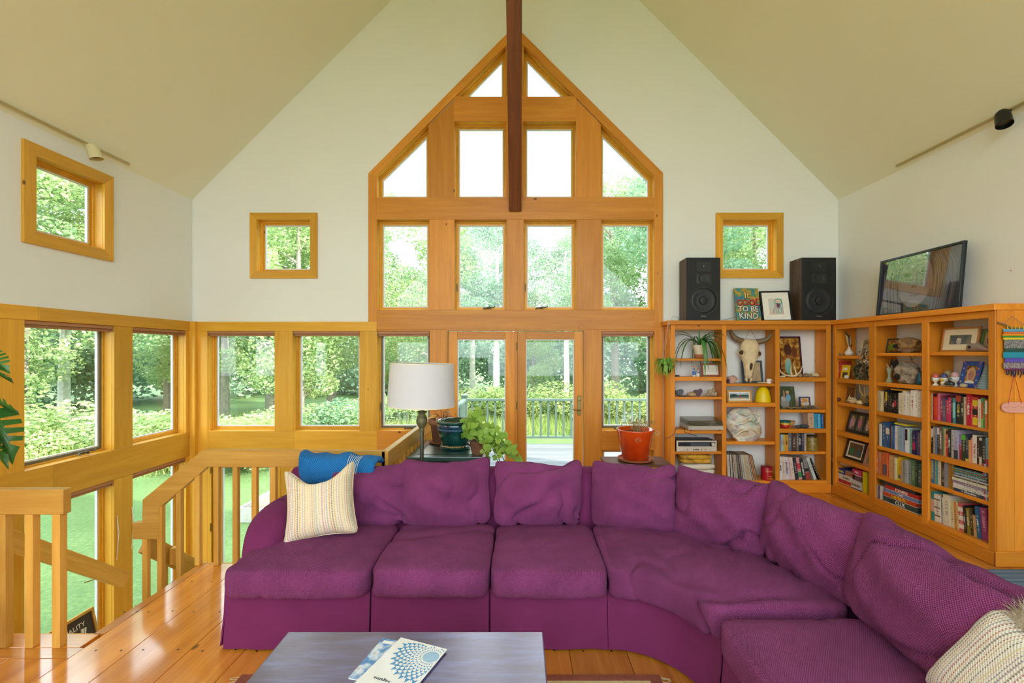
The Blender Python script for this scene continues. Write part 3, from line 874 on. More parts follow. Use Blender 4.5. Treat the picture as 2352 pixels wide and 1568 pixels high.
def case(par, F, ends, cols, shelves, fixed_left, fixed_right, top0, top1):
    cpart('top', par, F, top0, top1, -0.03, DEP, TOPZ - 0.052, TOPZ, 'a', 0.004)
    a0, a1 = ends
    cpart('top_rail', par, F, a0, a1, 0.0, 0.02, TOPZ - 0.112, TOPZ - 0.052, 'a')
    cpart('plinth', par, F, a0, a1, -0.014, 0.01, 0.0, 0.105, 'a', 0.006)
    cpart('bottom_shelf', par, F, a0, a1, 0.0, DEP, 0.105, 0.147, 'a')
    edges = sorted(set([e for c in cols for e in c]))
    prev = a0
    # stiles + panels between columns
    bounds = [(a0, cols[0][0])] + [(cols[i][1], cols[i+1][0]) for i in range(len(cols)-1)] + [(cols[-1][1], a1)]
    for i, (b0, b1) in enumerate(bounds):
        cpart('stile', par, F, b0, b1, -0.002, 0.018, 0.09, TOPZ - 0.052, 'z')
        if i == 0: cpart('side_panel', par, F, b0, b0 + 0.03, 0.018, DEP, 0.09, TOPZ - 0.052, 'z')
        elif i == len(bounds) - 1: cpart('side_panel', par, F, b1 - 0.03, b1, 0.018, DEP, 0.09, TOPZ - 0.052, 'z')
        else:
            c = (b0 + b1) / 2
            cpart('divider', par, F, c - 0.012, c + 0.012, 0.018, DEP, 0.147, TOPZ - 0.052, 'z')
    for (c0, c1), zs in zip(cols, shelves):
        for z1, z0 in zs:
            thick = (z1 - z0) > 0.044
            cpart('shelf', par, F, c0 - 0.018, c1 + 0.018, 0.004 if thick else 0.022, DEP - 0.004, z0, z1, 'a')
def zB(y): return PZ(y, SB)
SHB = [[(zB(823), zB(828.5)), (zB(865.4), zB(874.6)), (zB(911.7), zB(917.4)), (zB(987), zB(996)), (zB(1037), zB(1043.6))],
       [(zB(881), zB(887.5)), (zB(924.8), zB(934.4)), (zB(1014.5), zB(1021.8))],
       [(zB(866.5), zB(876)), (zB(941), zB(947.8)), (zB(984.6), zB(994.3)), (zB(1037.5), zB(1044))]]
case(bc, FB, (aB(1540), aB(1909)), [(aB(1550.5), aB(1658.5)), (aB(1668.5), aB(1781)), (aB(1791), aB(1898))], SHB, 0, 0, aB(1532), 3.798)
bc2 = thing('bookcase', 'long orange pine bookcase full of books along the side wall', 'bookcase', (SR, 4.65, 0))
SHR = [[(1.68, 1.645), (1.407, 1.36), (1.123, 1.084), (0.777, 0.723), (0.454, 0.407)],
       [(1.714, 1.68), (1.401, 1.36), (1.089, 1.047), (0.716, 0.682), (0.407, 0.365)],
       [(1.723, 1.69), (1.411, 1.364), (1.086, 1.061), (0.773, 0.728), (0.493, 0.459)]]
COLR = [(aR(1920), aR(1996)), (aR(2010), aR(2117)), (aR(2132), aR(2270))]
case(bc2, FR, (-5.64, aR(2287)), COLR, SHR, 0, 0, -5.915, aR(2287) + 0.02)
# end panel boards with base
for i, (x0, x1) in enumerate(((3.832, 3.97), (3.972, 4.10))):
    MB().box(x0, x1, 3.70, 3.715, 0.12, TOPZ - 0.052).build('end_board', MATS['case2'], bc2, world=True, bevel=0.001)
MB().box(3.81, 4.10, 3.685, 3.70, 0.0, 0.125).build('plinth', MATS['case0'], bc2, world=True, bevel=0.006)

# ---------------------------------------------------------------- fabric materials
def weave(name, c_hi, c_lo, freq=130.0, bump=0.35):
    m, t, b = nt(name); L = t.links.new
    uv = N(t, 'ShaderNodeUVMap'); sp = N(t, 'ShaderNodeSeparateXYZ'); L(uv.outputs[0], sp.inputs[0])
    su = mathn(t, 'SINE', mathn(t, 'MULTIPLY', sp.outputs[0], freq * 6.283)); sv = mathn(t, 'SINE', mathn(t, 'MULTIPLY', sp.outputs[1], freq * 6.283 * 0.75))
    pr = mathn(t, 'ADD', mathn(t, 'MULTIPLY', mathn(t, 'MULTIPLY', su, sv), 0.5), 0.5)
    tc = N(t, 'ShaderNodeTexCoord'); nz = N(t, 'ShaderNodeTexNoise', Scale=5.0, Detail=5.0); L(tc.outputs['Object'], nz.inputs['Vector'])
    f = mathn(t, 'ADD', mathn(t, 'MULTIPLY', pr, 0.6), mathn(t, 'MULTIPLY', nz.outputs['Fac'], 0.5))
    r = ramp(t, [(0.15, srgb(c_lo)), (0.85, srgb(c_hi))]); L(f, r.inputs['Fac']); L(r.outputs['Color'], b.inputs['Base Color'])
    b.inputs['Roughness'].default_value = 0.9; b.inputs['Sheen Weight'].default_value = 0.06; b.inputs['Sheen Roughness'].default_value = 0.5
    b.inputs['Sheen Tint'].default_value = (0.85, 0.6, 0.9, 1)
    b.inputs['Specular IOR Level'].default_value = 0.06
    bp = N(t, 'ShaderNodeBump', Strength=bump, Distance=0.004); L(pr, bp.inputs['Height']); L(bp.outputs['Normal'], b.inputs['Normal'])
    MATS[name] = m
    return m
weave('purple', '96487c', '522242', 112.0, 0.9)
weave('purple_plain', '7a325e', '5c2246', 300.0, 0.1)
weave('blue_throw', '2f7fc0', '154a80', 60.0, 0.8)

def boxgrid(nx, ny, nz):
    """closed box lattice in [-1,1]^3 -> verts, quads, uv axis per face"""
    idx = {}; vs = []; fs = []
    def vid(i, j, k):
        key = (i, j, k)
        if key not in idx:
            idx[key] = len(vs); vs.append((2 * i / nx - 1, 2 * j / ny - 1, 2 * k / nz - 1))
        return idx[key]
    for i in range(nx):
        for j in range(ny):
            fs.append(((vid(i, j, nz), vid(i+1, j, nz), vid(i+1, j+1, nz), vid(i, j+1, nz)), 2))
            fs.append(((vid(i, j, 0), vid(i, j+1, 0), vid(i+1, j+1, 0), vid(i+1, j, 0)), 2))
    for i in range(nx):
        for k in range(nz):
            fs.append(((vid(i, 0, k), vid(i+1, 0, k), vid(i+1, 0, k+1), vid(i, 0, k+1)), 1))
            fs.append(((vid(i, ny, k), vid(i, ny, k+1), vid(i+1, ny, k+1), vid(i+1, ny, k)), 1))
    for j in range(ny):
        for k in range(nz):
            fs.append(((vid(0, j, k), vid(0, j, k+1), vid(0, j+1, k+1), vid(0, j+1, k)), 0))
            fs.append(((vid(nx, j, k), vid(nx, j+1, k), vid(nx, j+1, k+1), vid(nx, j, k+1)), 0))
    return vs, fs
def softbox(name, mat, parent, half, fn, n=(18, 18, 6), pw=7.0, wrinkle=0.008, seed=0, world=True, wfreq=6.0, crease=0.0):
    """rounded, padded box; fn maps padded local coords -> world point. UV in metres."""
    vs, fs = boxgrid(*n)
    hx, hy, hz = half
    loc = []
    for (u, v, w) in vs:
        k = (abs(u) ** pw + abs(v) ** pw + abs(w) ** pw) ** (1 / pw)
        loc.append((u / k, v / k, w / k))
    me = bpy.data.meshes.new(name)
    pts = []
    off = Vector((seed * 5.7, seed * 2.3, seed * 9.1))
    for (u, v, w) in loc:
        p = Vector(fn(u, v, w))
        q = p * wfreq + off
        nz = noise.noise(Vector((q.x * 0.55 + q.z * 0.5, q.y * 0.9, q.z))) + 0.5 * noise.noise(q * 2.3) 
        nr = Vector((u * hx ** -0.2 * abs(u) ** 4, v * abs(v) ** 4, w * abs(w) ** 3))
        if crease:
            rr_ = Vector((q.x * 0.45 + q.z * 0.45, q.y * 0.5, q.z * 0.35 - q.x * 0.25)) * 0.8
            rg = noise.noise(rr_ + Vector((noise.noise(q * 0.5) * 0.7, 0, 0)))
            nz -= crease / wrinkle * max(0.0, 1 - abs(rg) * 7) ** 1.5 * (0.5 + noise.noise(q * 0.35 + off))
        pts.append((p, nz))
    inv = ROOT[parent.name].inverted() if (parent and world) else Matrix.Identity(4)
    me.from_pydata([tuple(inv @ p) for p, _ in pts], [], [f for f, _ in fs])
    uvl = me.uv_layers.new(name='UVMap')
    for pi, (f, axd) in enumerate(fs):
        pl = me.polygons[pi]; pl.use_smooth = True
        for li, vi in zip(pl.loop_indices, f):
            u, v, w = vs[vi]
            c = (u * hx, v * hy, w * hz)
            uvl.data[li].uv = {2: (c[0], c[1]), 1: (c[0], c[2]), 0: (c[1], c[2])}[axd]
    # wrinkle along the normals
    if wrinkle:
        nrm = [Vector(v.normal) for v in me.vertices]
        for i, vtx in enumerate(me.vertices):
            vtx.co = vtx.co + nrm[i] * (pts[i][1] * wrinkle)
    bm = bmesh.new(); bm.from_mesh(me); bmesh.ops.recalc_face_normals(bm, faces=bm.faces); bm.to_mesh(me); bm.free()
    return link(name, me, MATS[mat], parent)

# ---------------------------------------------------------------- sectional sofa
sofa = thing('sectional_sofa', 'large purple woven sectional sofa curving around the coffee table', 'sofa', (0.3, 3.0, 0))
SC = Vector((0.50, 2.21))      # centre of the curved corner
def seat_box(x0, x1, y0, y1, z0, z1, crown=0.03):
    def fn(u, v, w):
        z = (z0 + z1) / 2 + w * (z1 - z0) / 2
        if w > 0: z += crown * (1 - u * u) * (1 - v * v) * w
        y = (y0 + y1) / 2 + v * (y1 - y0) / 2
        if v < 0: y -= 0.025 * (1 - u ** 4) * (1 - w * w) * -v
        return ((x0 + x1) / 2 + u * (x1 - x0) / 2, y, z)
    return fn
for i, (a, b) in enumerate(((-1.705, -0.862), (-0.858, -0.172), (-0.168, 0.512))):
    softbox('seat_cushion', 'purple', sofa, ((b - a) / 2, 0.36, 0.1), seat_box(a, b, 2.615, 3.36, 0.31, 0.478), (36, 36, 10), 11.0, 0.006, i, wfreq=5, crease=0.016)
def wedge(r0, r1, t0, t1, z0, z1, crown=0.03):
    def fn(u, v, w):
        t = (t0 + t1) / 2 + u * (t1 - t0) / 2; r = (r0 + r1) / 2 + v * (r1 - r0) / 2
        z = (z0 + z1) / 2 + w * (z1 - z0) / 2
        if w > 0: z += crown * (1 - u ** 4) * (1 - v * v) * w
        return (SC.x + r * math.sin(t), SC.y + r * math.cos(t), z)
    return fn
softbox('seat_cushion', 'purple', sofa, (0.75, 0.36, 0.1), wedge(0.40, 1.16, R(1.2), R(88), 0.31, 0.485), (70, 36, 10), 11.0, 0.009, 7, wfreq=6, crease=0.035)
softbox('seat_cushion', 'purple', sofa, (0.36, 0.5, 0.1), seat_box(0.925, 1.68, 1.12, 2.195, 0.31, 0.468), (36, 44, 10), 11.0, 0.006, 9, wfreq=5, crease=0.016)
# back cushions: placed by foot centre, facing angle, width
def back_cushion(cx, cy, face, w, h, th, lean, seed, ear=0.03, roll=0.0, sag=0.02):
    """face: direction the cushion faces (towards the sitter), angle from -Y, positive towards -X"""
    M = Matrix.Translation((cx, cy, 0.465)) @ Matrix.Rotation(face, 4, 'Z') @ Matrix.Rotation(lean, 4, 'X') @ Matrix.Rotation(roll, 4, 'Y')
    def fn(u, v, w_):
        pill = (1 - abs(u) ** 2.6) * (1 - abs(w_) ** 2.6)
        y = v * (th * 0.16 + th * 0.46 * pill)
        x = u * w / 2 * (1 - 0.04 * (1 - w_ * w_))
        z = h / 2 + w_ * h / 2 
        if w_ > 0: z += ear * abs(u) ** 5 * w_ - sag * (1 - u * u) * w_
        else: z += 0.02 * (1 - u * u) * w_
        # slouch folds radiating from a lower corner
        ph = (u * 0.9 + w_ * 1.3 + seed) * 3.1
        y += -0.012 * math.sin(ph * 1.7 + 2 * math.sin(u * 2 + seed)) * pill * (1 if v < 0 else 0)
        return M @ Vector((x, y, z))
    return softbox('back_cushion', 'purple', sofa, (w / 2, th / 2, h / 2), fn, (48, 10, 40), 8.0, 0.012, seed, wfreq=7, crease=0.05)
back_cushion(-1.13, 3.36, 0.0, 0.68, 0.44, 0.24, R(-12), 1, 0.02, sag=0.03)
back_cushion(-0.53, 3.345, 0.0, 0.66, 0.47, 0.25, R(-12), 2, 0.035, R(-1.5))
back_cushion(0.135, 3.345, 0.0, 0.665, 0.465, 0.25, R(-12), 3, 0.025)
for i, (tdeg, rr, w) in enumerate(((16, 1.10, 0.61), (44, 1.115, 0.63), (72, 1.13, 0.66))):
    t = R(tdeg)
    back_cushion(SC.x + rr * math.sin(t), SC.y + rr * math.cos(t), -t, w, 0.46, 0.24, R(-13), 4 + i, 0.03, R((0, 1.5, 2.5)[i]))
back_cushion(1.63, 1.89, R(-90), 0.86, 0.47, 0.28, R(-14), 8, 0.03, R(2))
# frame: back rail sweeps along the outline
def sweep(prof, path, closed=True):
    """prof: (offset outward, z); path: list of (point, outward normal)"""
    return [[Vector((p[0] + n[0] * o, p[1] + n[1] * o, z)) for o, z in prof] for p, n in path]
path = [((x, SC.y), (0, 1)) for x in (-1.72, -1.2, -0.6, 0.0, 0.50)]
path += [((SC.x, SC.y), (math.sin(R(a)), math.cos(R(a)))) for a in range(6, 90, 6)]
path += [((SC.x, y), (1, 0)) for y in (2.21, 1.8, 1.4, 1.0)]
prof = [(1.20, 0.30), (1.20, 0.62), (1.25, 0.80), (1.30, 0.835), (1.37, 0.835), (1.42, 0.80), (1.43, 0.6), (1.43, 0.02), (1.30, 0.02)]
m = MB().loft(sweep(prof, path)); m.build('back_frame', MATS['purple_plain'], sofa, world=True, smooth=True)
prof = [(0.50, 0.02), (0.50, 0.33), (1.21, 0.33), (1.21, 0.02)]
m = MB().loft(sweep(prof, path)); m.build('base', MATS['purple_plain'], sofa, world=True)
# skirt panels with kick pleats
def skirt(path2, name='skirt_panel'):
    rings = []
    for (p, n) in path2:
        ring = []
        for o, z in ((0.0, 0.335), (0.006, 0.2), (0.028, 0.012), (0.020, 0.012), (-0.004, 0.2), (-0.008, 0.335)):
            ring.append(Vector((p[0] + n[0] * o, p[1] + n[1] * o, z)))
        rings.append(ring)
    MB().loft(rings).build(name, MATS['purple_plain'], sofa, world=True, smooth=True)
yS = SC.y + 0.47
def rip(a, b, n=7, f=0.006, sd=0):
    return [((a + (b - a) * i / (n - 1), yS + f * math.sin(i * 2.1 + sd)), (0, -1)) for i in range(n)]
skirt(rip(-1.705, -0.868, 9)); skirt(rip(-0.860, -0.178, 8, sd=1)); skirt(rip(-0.168, 0.508, 8, sd=2))
skirt([((SC.x + 0.47 * math.sin(R(a)), SC.y + 0.47 * math.cos(R(a))), (-math.sin(R(a)), -math.cos(R(a)))) for a in [1.5 + 87 * i / 16 for i in range(17)]])
skirt([((0.972, 2.195 - 0.13 * i), (-1, 0)) for i in range(9)])
skirt([((-1.712, 2.68 + 0.12 * i), (-1, 0)) for i in range(9)])
# padded arm
def armf(u, v, w):
    x = -1.655 + u * (0.13 + 0.02 * (w > 0) * w); y = 3.235 + v * 0.365; z = 0.345 + w * 0.335
    if w > 0: z -= 0.03 * (v < 0) * v * v; x += 0.0
    y += 0.05 * w * w * (v < 0)
    return (x, y, z)
softbox('arm', 'purple_plain', sofa, (0.15, 0.37, 0.34), armf, (12, 22, 18), 3.6, 0.003, 3)

# ---------------------------------------------------------------- striped pillows
def stripes(name, base, seed, freq=1.0):
    m, t, b = nt(name); L = t.links.new
    rn = random.Random(seed)
    uv = N(t, 'ShaderNodeUVMap'); sp = N(t, 'ShaderNodeSeparateXYZ'); L(uv.outputs[0], sp.inputs[0])
    cols = ['c8a050', 'b06aa0', '5c4a30', 'c06a30', '8a9ab0', 'd6b84a', '4a3a30', 'b84a6a', 'a8b890', '6a5a80', 'd0a080', 'a04a60']
    stops = []; x = 0.0
    while x < 0.985 and len(stops) < 29:
        stops.append((x, srgb(base))); x += rn.uniform(0.012, 0.035)
        if len(stops) < 29 and x < 0.98:
            stops.append((x, srgb(rn.choice(cols)))); x += rn.uniform(0.010, 0.022)
    mxp = stops[-1][0] + 0.02
    r = ramp(t, [(p / mxp, c) for p, c in stops]); r.color_ramp.interpolation = 'CONSTANT'
    fr = mathn(t, 'FRACT', mathn(t, 'MULTIPLY', mathn(t, 'ADD', sp.outputs[0], 3.07), freq * 4.2)); L(fr, r.inputs['Fac'])
    dash = mathn(t, 'GREATER_THAN', mathn(t, 'SINE', mathn(t, 'MULTIPLY', sp.outputs[1], 560.0)), -0.35)
    c = mixc(t, mathn(t, 'ADD', mathn(t, 'MULTIPLY', dash, 0.62), 0.12), srgb(base), r.outputs['Color'])
    L(c, b.inputs['Base Color']); b.inputs['Roughness'].default_value = 0.9
    h = mathn(t, 'MULTIPLY', mathn(t, 'SINE', mathn(t, 'MULTIPLY', sp.outputs[1], 560.0)), mathn(t, 'SINE', mathn(t, 'MULTIPLY', sp.outputs[0], 420.0)))
    bp = N(t, 'ShaderNodeBump', Strength=0.4, Distance=0.004); L(h, bp.inputs['Height']); L(bp.outputs['Normal'], b.inputs['Normal'])
    MATS[name] = m
stripes('stripe_a', 'e6d8b8', 4); stripes('stripe_b', 'e9e6dc', 9)
def pillow(name, label, mat, M, w, h, th, dent=0.0, pinch=0.12):
    o = thing(name, label, 'pillow', M=M)
    def fn(u, v, w_):
        f = (1 - u ** 4) * (1 - w_ ** 4)
        y = v * (0.008 + th / 2 * max(0, f) ** 0.6)
        x = u * w / 2 * (1 - pinch * (1 - w_ * w_)); z = h / 2 + w_ * h / 2 * (1 - pinch * (1 - u * u))
        if w_ > 0: z -= dent * (1 - u * u) ** 2 * w_ ** 3
        return (x, y, z)
    softbox('cover', mat, o, (w / 2, th / 2, h / 2), fn, (30, 6, 30), 14.0, 0.004, 2, world=False, wfreq=9)
    # piping along the rim
    rim = []
    for k in range(80):
        a = 2 * math.pi * k / 80; c, s = math.cos(a), math.sin(a); q = max(abs(c), abs(s)); u, w_ = c / q, s / q
        kk = (abs(u) ** 14 + abs(w_) ** 14) ** (1 / 14); u, w_ = u / kk, w_ / kk
        x, y, z = fn(u, 0.0, w_); rim.append((x, 0, z))
    MB().tube(rim + [rim[0]], 0.004, 5, cap=False).build('piping', MATS[mat], o, smooth=True)
    return o
Mp = Matrix.Translation((-1.295, 3.02, 0.49)) @ Matrix.Rotation(R(8), 4, 'Z') @ Matrix.Rotation(R(-22), 4, 'X') @ Matrix.Rotation(R(-7), 4, 'Y')
pillow('throw_pillow', 'cream pillow with fine multicoloured stripes propped on the sofa arm', 'stripe_a', Mp, 0.47, 0.49, 0.19, dent=0.13)
nv = Vector((-0.80, 0.22, 0.55)).normalized(); yv = -nv
zv0 = (Vector((0, 0, 1)) - nv * nv.z).normalized(); xv0 = yv.cross(zv0)
ph_ = R(4); zv = zv0 * math.cos(ph_) + xv0 * math.sin(ph_); xv = yv.cross(zv)
cpt = Vector((1.545, 1.45, 0.66))
Mp = Matrix(((xv.x, yv.x, zv.x, cpt.x), (xv.y, yv.y, zv.y, cpt.y), (xv.z, yv.z, zv.z, cpt.z), (0, 0, 0, 1))) @ Matrix.Translation((0, 0, -0.215))
pillow('throw_pillow', 'white pillow with multicoloured striped weave at the near end of the sofa', 'stripe_b', Mp, 0.43, 0.43, 0.18, dent=0.0)

# fur throw behind it
leafmat('fur', 'a08c70', 'd8cdb8', trans=0.1, scale=40)
fu = thing('fur_cushion', 'tan and grey furry cushion behind the near striped pillow', 'cushion', (1.69, 1.47, 0.68))
m = MB().blob((0, 0, 0.10), (0.10, 0.12, 0.105), 3, 0.06, sub=3); m.build('body', MATS['fur'], fu, smooth='full')
hm = MB(); rh = random.Random(4)
for _ in range(5000):
    d = Vector((rh.gauss(0, 1), rh.gauss(0, 1), rh.gauss(0, 1))).normalized()
    p = Vector((d.x * 0.10, d.y * 0.12, 0.10 + d.z * 0.105)); e = (d + Vector((0, -0.6, -0.5)) + Vector((rh.gauss(0, .2), rh.gauss(0, .2), rh.gauss(0, .2)))).normalized()
    sd = e.cross(d + Vector((0.1, 0.2, 0.3))).normalized() * 0.0012; k = len(hm.v)
    hm.v += [p - sd, p + sd, p + e * rh.uniform(0.03, 0.055)]; hm.f.append((k, k + 1, k + 2))
o = link('fur', quickmesh(hm, 'fur'), MATS['fur'], fu); o['kind'] = 'stuff'

# blue throw folded over the sofa back
tb = thing('throw_blanket', 'folded blue knitted throw lying over the sofa back', 'blanket', (-1.35, 3.5, 0.9))
def throwf(u, v, w):
    s = (v + 1) / 2            # 0 front hem .. 1 behind
    wav = 0.014 * math.sin(u * 5 + 1.0) + 0.01 * math.sin(u * 11)
    pth = [(3.375, 0.765), (3.385, 0.835), (3.41, 0.895), (3.46, 0.925), (3.53, 0.925), (3.58, 0.89)]
    q = s * (len(pth) - 1); i = min(int(q), len(pth) - 2); f = q - i
    y = pth[i][0] * (1 - f) + pth[i+1][0] * f; z = pth[i][1] * (1 - f) + pth[i+1][1] * f
    x = -1.34 + u * 0.285 + 0.05 * (s - 0.5) * u
    hem = (0.055 * u - 0.06 * (u * u)) * (1 - s)      # uneven hem
    z += wav * (0.4 + s * 0.6) - hem * 0.2 + w * 0.022 * (1 - 0.2 * u) + (0.035 * max(0, -u) * (1 - abs(u + 0.45)) if s > 0.4 else 0)
    y += -w * 0.012 * (1 - s)
    return (x, y - 0.02, z)
softbox('cloth', 'blue_throw', tb, (0.28, 0.2, 0.03), throwf, (30, 22, 3), 12.0, 0.006, 5, wfreq=12)
plain('pale_yarn', 'c8d4dc', rough=0.9)
m = MB()
for k in range(7):
    m.tube([Vector(throwf(0.30 + 0.045 * k, v, 1.1)) + Vector((0, -0.004, 0.004)) for v in (-0.92, -0.7, -0.5, -0.3, -0.1, 0.1, 0.3)], 0.0022, 4)
m.build('stripe', MATS['pale_yarn'], tb, world=True)

# ---------------------------------------------------------------- coffee table, rugs
def paintedwood(name, c1, c2, c3):
    m, t, b = nt(name); L = t.links.new
    tc = N(t, 'ShaderNodeTexCoord'); mp = N(t, 'ShaderNodeMapping'); mp.inputs['Scale'].default_value = (2.0, 14.0, 14.0); L(tc.outputs['Object'], mp.inputs[0])
    n1 = N(t, 'ShaderNodeTexNoise', Scale=1.5, Detail=7.0, Roughness=0.7); L(mp.outputs[0], n1.inputs['Vector'])
    n2 = N(t, 'ShaderNodeTexNoise', Scale=160.0, Detail=2.0); L(tc.outputs['Object'], n2.inputs['Vector'])
    r = ramp(t, [(0.3, srgb(c1)), (0.52, srgb(c2)), (0.75, srgb(c3))]); L(n1.outputs['Fac'], r.inputs['Fac'])
    sp = N(t, 'ShaderNodeMapRange'); sp.inputs[1].default_value = 0.66; sp.inputs[2].default_value = 0.72; L(n2.outputs['Fac'], sp.inputs[0])
    c = mixc(t, mathn(t, 'MULTIPLY', sp.outputs[0], 0.6), r.outputs['Color'], srgb('3a2a3a'))
    L(c, b.inputs['Base Color']); b.inputs['Roughness'].default_value = 0.3; b.inputs['Coat Weight'].default_value = 1.0; b.inputs['Coat Roughness'].default_value = 0.28; b.inputs['Coat IOR'].default_value = 1.7
    bp = N(t, 'ShaderNodeBump', Strength=0.25, Distance=0.003); L(n1.outputs['Fac'], bp.inputs['Height']); L(bp.outputs['Normal'], b.inputs['Normal'])
    MATS[name] = m
paintedwood('table_paint', '402a3c', '524a74', '6c78b4')  # bluish tones put part of the sky reflection into the paint
ct = thing('coffee_table', 'worn purple-brown painted coffee table in front of the sofa', 'table', (-0.48, 1.75, 0))
MB().box(-1.075, 0.11, 1.36, 2.145, 0.385, 0.42).build('table_top', MATS['table_paint'], ct, world=True, bevel=0.006, seg=2)
MB().box(-1.02, 0.055, 1.41, 2.09, 0.30, 0.385).build('apron', MATS['table_paint'], ct, world=True)
for lx in (-1.0, 0.035):
    for ly in (1.43, 2.07):
        MB().lathe([(0.02, 0), (0.026, 0.06), (0.032, 0.3), (0.034, 0.32)], 12, (lx, ly, 0.012)).build('leg', MATS['table_paint'], ct, world=True, smooth=True)
# magazines
plain('paper', 'eef0ee', rough=0.35, var=0.01, coat=0.3)
plain('mag_blue', '3f93c8', rough=0.35, var=0.1, coat=0.3)
plain('mag_pale', '9cc4e0', rough=0.35, var=0.15, coat=0.3)
plain('ink', '3a4a5a', rough=0.5)
m, t, b = nt('mag_photo')
tc = N(t, 'ShaderNodeTexCoord'); nz = N(t, 'ShaderNodeTexNoise', Scale=14.0, Detail=5.0); t.links.new(tc.outputs['Object'], nz.inputs['Vector'])
r = ramp(t, [(0.3, srgb('2a5a9a')), (0.45, srgb('5a94cc')), (0.55, srgb('d8e4ee')), (0.7, srgb('a8887a'))]); t.links.new(nz.outputs['Fac'], r.inputs['Fac']); t.links.new(r.outputs['Color'], b.inputs['Base Color'])
b.inputs['Roughness'].default_value = 0.3; MATS['mag_photo'] = m
def text(s, size, mat, parent, M, name='lettering', align='CENTER', bold=0.0, ext=0.0006, sx=1.0):
    cu = bpy.data.curves.new(name, 'FONT'); cu.body = s; cu.size = size; cu.align_x = align; cu.align_y = 'CENTER'; cu.extrude = ext; cu.offset = bold; cu.resolution_u = 2
    tmp = bpy.data.objects.new(name, cu)
    me = bpy.data.meshes.new_from_object(tmp); me.materials.clear(); me.name = name
    bpy.data.objects.remove(tmp); bpy.data.curves.remove(cu)
    o = link(name, me, MATS[mat], parent)
    o.matrix_basis = M @ Matrix.Diagonal((sx, 1, 1, 1))
    return o
TZ = 0.42
def onpx(x, y, z):   # point of a horizontal plane z seen at a pixel
    Y = (CAMZ - z) * FPX / (y - CY); return Vector(((x - CX) * Y / FPX, Y, z))
# upper magazine: far corners (922,1463) (1027,1490)
c1, c2 = onpx(921, 1463, TZ + 0.012), onpx(1027, 1490, TZ + 0.012)
exv = (c1 - c2); wmag = exv.length; exv.normalize()           # upside-down cover: its x axis runs right to left
eyv = Vector((exv.y, -exv.x, 0)) * 1.0
if eyv.y > 0: eyv = -eyv
eyv = -eyv                                                    # cover's up direction points toward the viewer -> flipped
upv = -eyv
Mm = Matrix(((exv.x, upv.x, 0, c2.x), (exv.y, upv.y, 0, c2.y), (0, 0, 1, TZ + 0.0065), (0, 0, 0, 1)))
mg = thing('magazine', 'white magazine with a blue paper dahlia on its cover on the coffee table', 'magazine', M=Mm)
hmag = wmag * 1.36
MB().box(0, wmag, 0, hmag, 0, 0.006).build('pages', MATS['paper'], mg, bevel=0.001)
pm = MB()
cx_, cy_ = wmag * 0.16, hmag * 0.22
for ring_ in range(3, 11):
    nn = 30; rr = wmag * 0.065 * ring_
    for k in range(nn):
        a = 2 * math.pi * (k + 0.5 * (ring_ % 2)) / nn
        s = rr * 0.085
        px_, py_ = cx_ + rr * math.cos(a), cy_ + rr * math.sin(a)
        tri = []
        for (dr, dt) in ((s * 1.3, 0), (-s, s * 0.95), (-s * 0.5, 0), (-s, -s * 0.95)):
            tri.append((px_ + dr * math.cos(a) - dt * math.sin(a), py_ + dr * math.sin(a) + dt * math.cos(a)))
        if all(0.003 < q[0] < wmag - 0.003 and 0.003 < q[1] < hmag - 0.003 for q in tri):
            b0 = len(pm.v); pm.v += [Vector((q[0], q[1], 0.0064)) for q in tri]; pm.f.append((b0, b0 + 1, b0 + 2, b0 + 3))
o = link('cover_print', quickmesh(pm, 'cover_print'), MATS['mag_blue'], mg); o['kind'] = 'stuff'
pm = MB(); pm.lathe([(wmag * 0.15, 0.0061), (wmag * 0.15, 0.0063)], 20, (cx_, cy_, 0)); pm.build('cover_centre', MATS['mag_pale'], mg)
text('magazine', 0.021, 'ink', mg, Matrix.Translation((wmag * 0.62, hmag * 0.80, 0.0065)) @ Matrix.Rotation(0, 4, 'Z'))
c3 = onpx(882, 1468, TZ + 0.006)
Ml = Mm.copy(); Ml = Matrix.Translation((c3.x + 0.02, c3.y, TZ + 0.0005)) @ Matrix.Rotation(math.atan2(exv.y, exv.x) + R(7), 4, 'Z')
mg2 = thing('magazine', 'blue picture magazine lying under the white one', 'magazine', M=Ml)
MB().box(-0.16, 0.03, -0.002, 0.26, 0, 0.0055).build('pages', MATS['paper'], mg2, bevel=0.001)
MB().box(-0.16, 0.03, -0.002, 0.26, 0.0055, 0.0059).build('cover_print', MATS['mag_photo'], mg2)
MB().box(-0.03, 0.015, 0.01, 0.03, 0.0059, 0.0061).build('barcode_box', MATS['paper'], mg2)

plain('rug_beige', 'cdb488', rough=1, var=0.12, scale=60, bump=0.3); plain('rug_red', '8a4a38', rough=1, var=0.15, scale=60, bump=0.3)
rg_ = thing('rug', 'beige rug with rust red border and fringe under the coffee table', 'rug', (-0.35, 1.7, 0))
MB().box(-1.44, 0.72, 0.9, 2.40, 0.0, 0.010).build('field', MATS['rug_beige'], rg_, world=True)
MB().ring(rect(-1.47, 0.87, 0.74, 2.445), rect(-1.40, 0.94, 0.68, 2.41), lambda a, b, t: Vector((a, b, t)), 0.0, 0.0115).build('border', MATS['rug_red'], rg_, world=True)
m = MB(); rr_ = random.Random(2)
for xe, sg in ((-1.47, -1), (0.74, 1)):
    for k in range(150):
        y = 0.9 + 1.53 * k / 149
        m.tube([(xe, y, 0.006), (xe + sg * 0.025, y + rr_.uniform(-.01, .01), 0.006), (xe + sg * 0.05, y + rr_.uniform(-.02, .02), 0.003)], 0.0016, 4)
o = m.build('fringe', MATS['rug_beige'], rg_, world=True); o['kind'] = 'stuff'
m, t, b = nt('rug_blue')
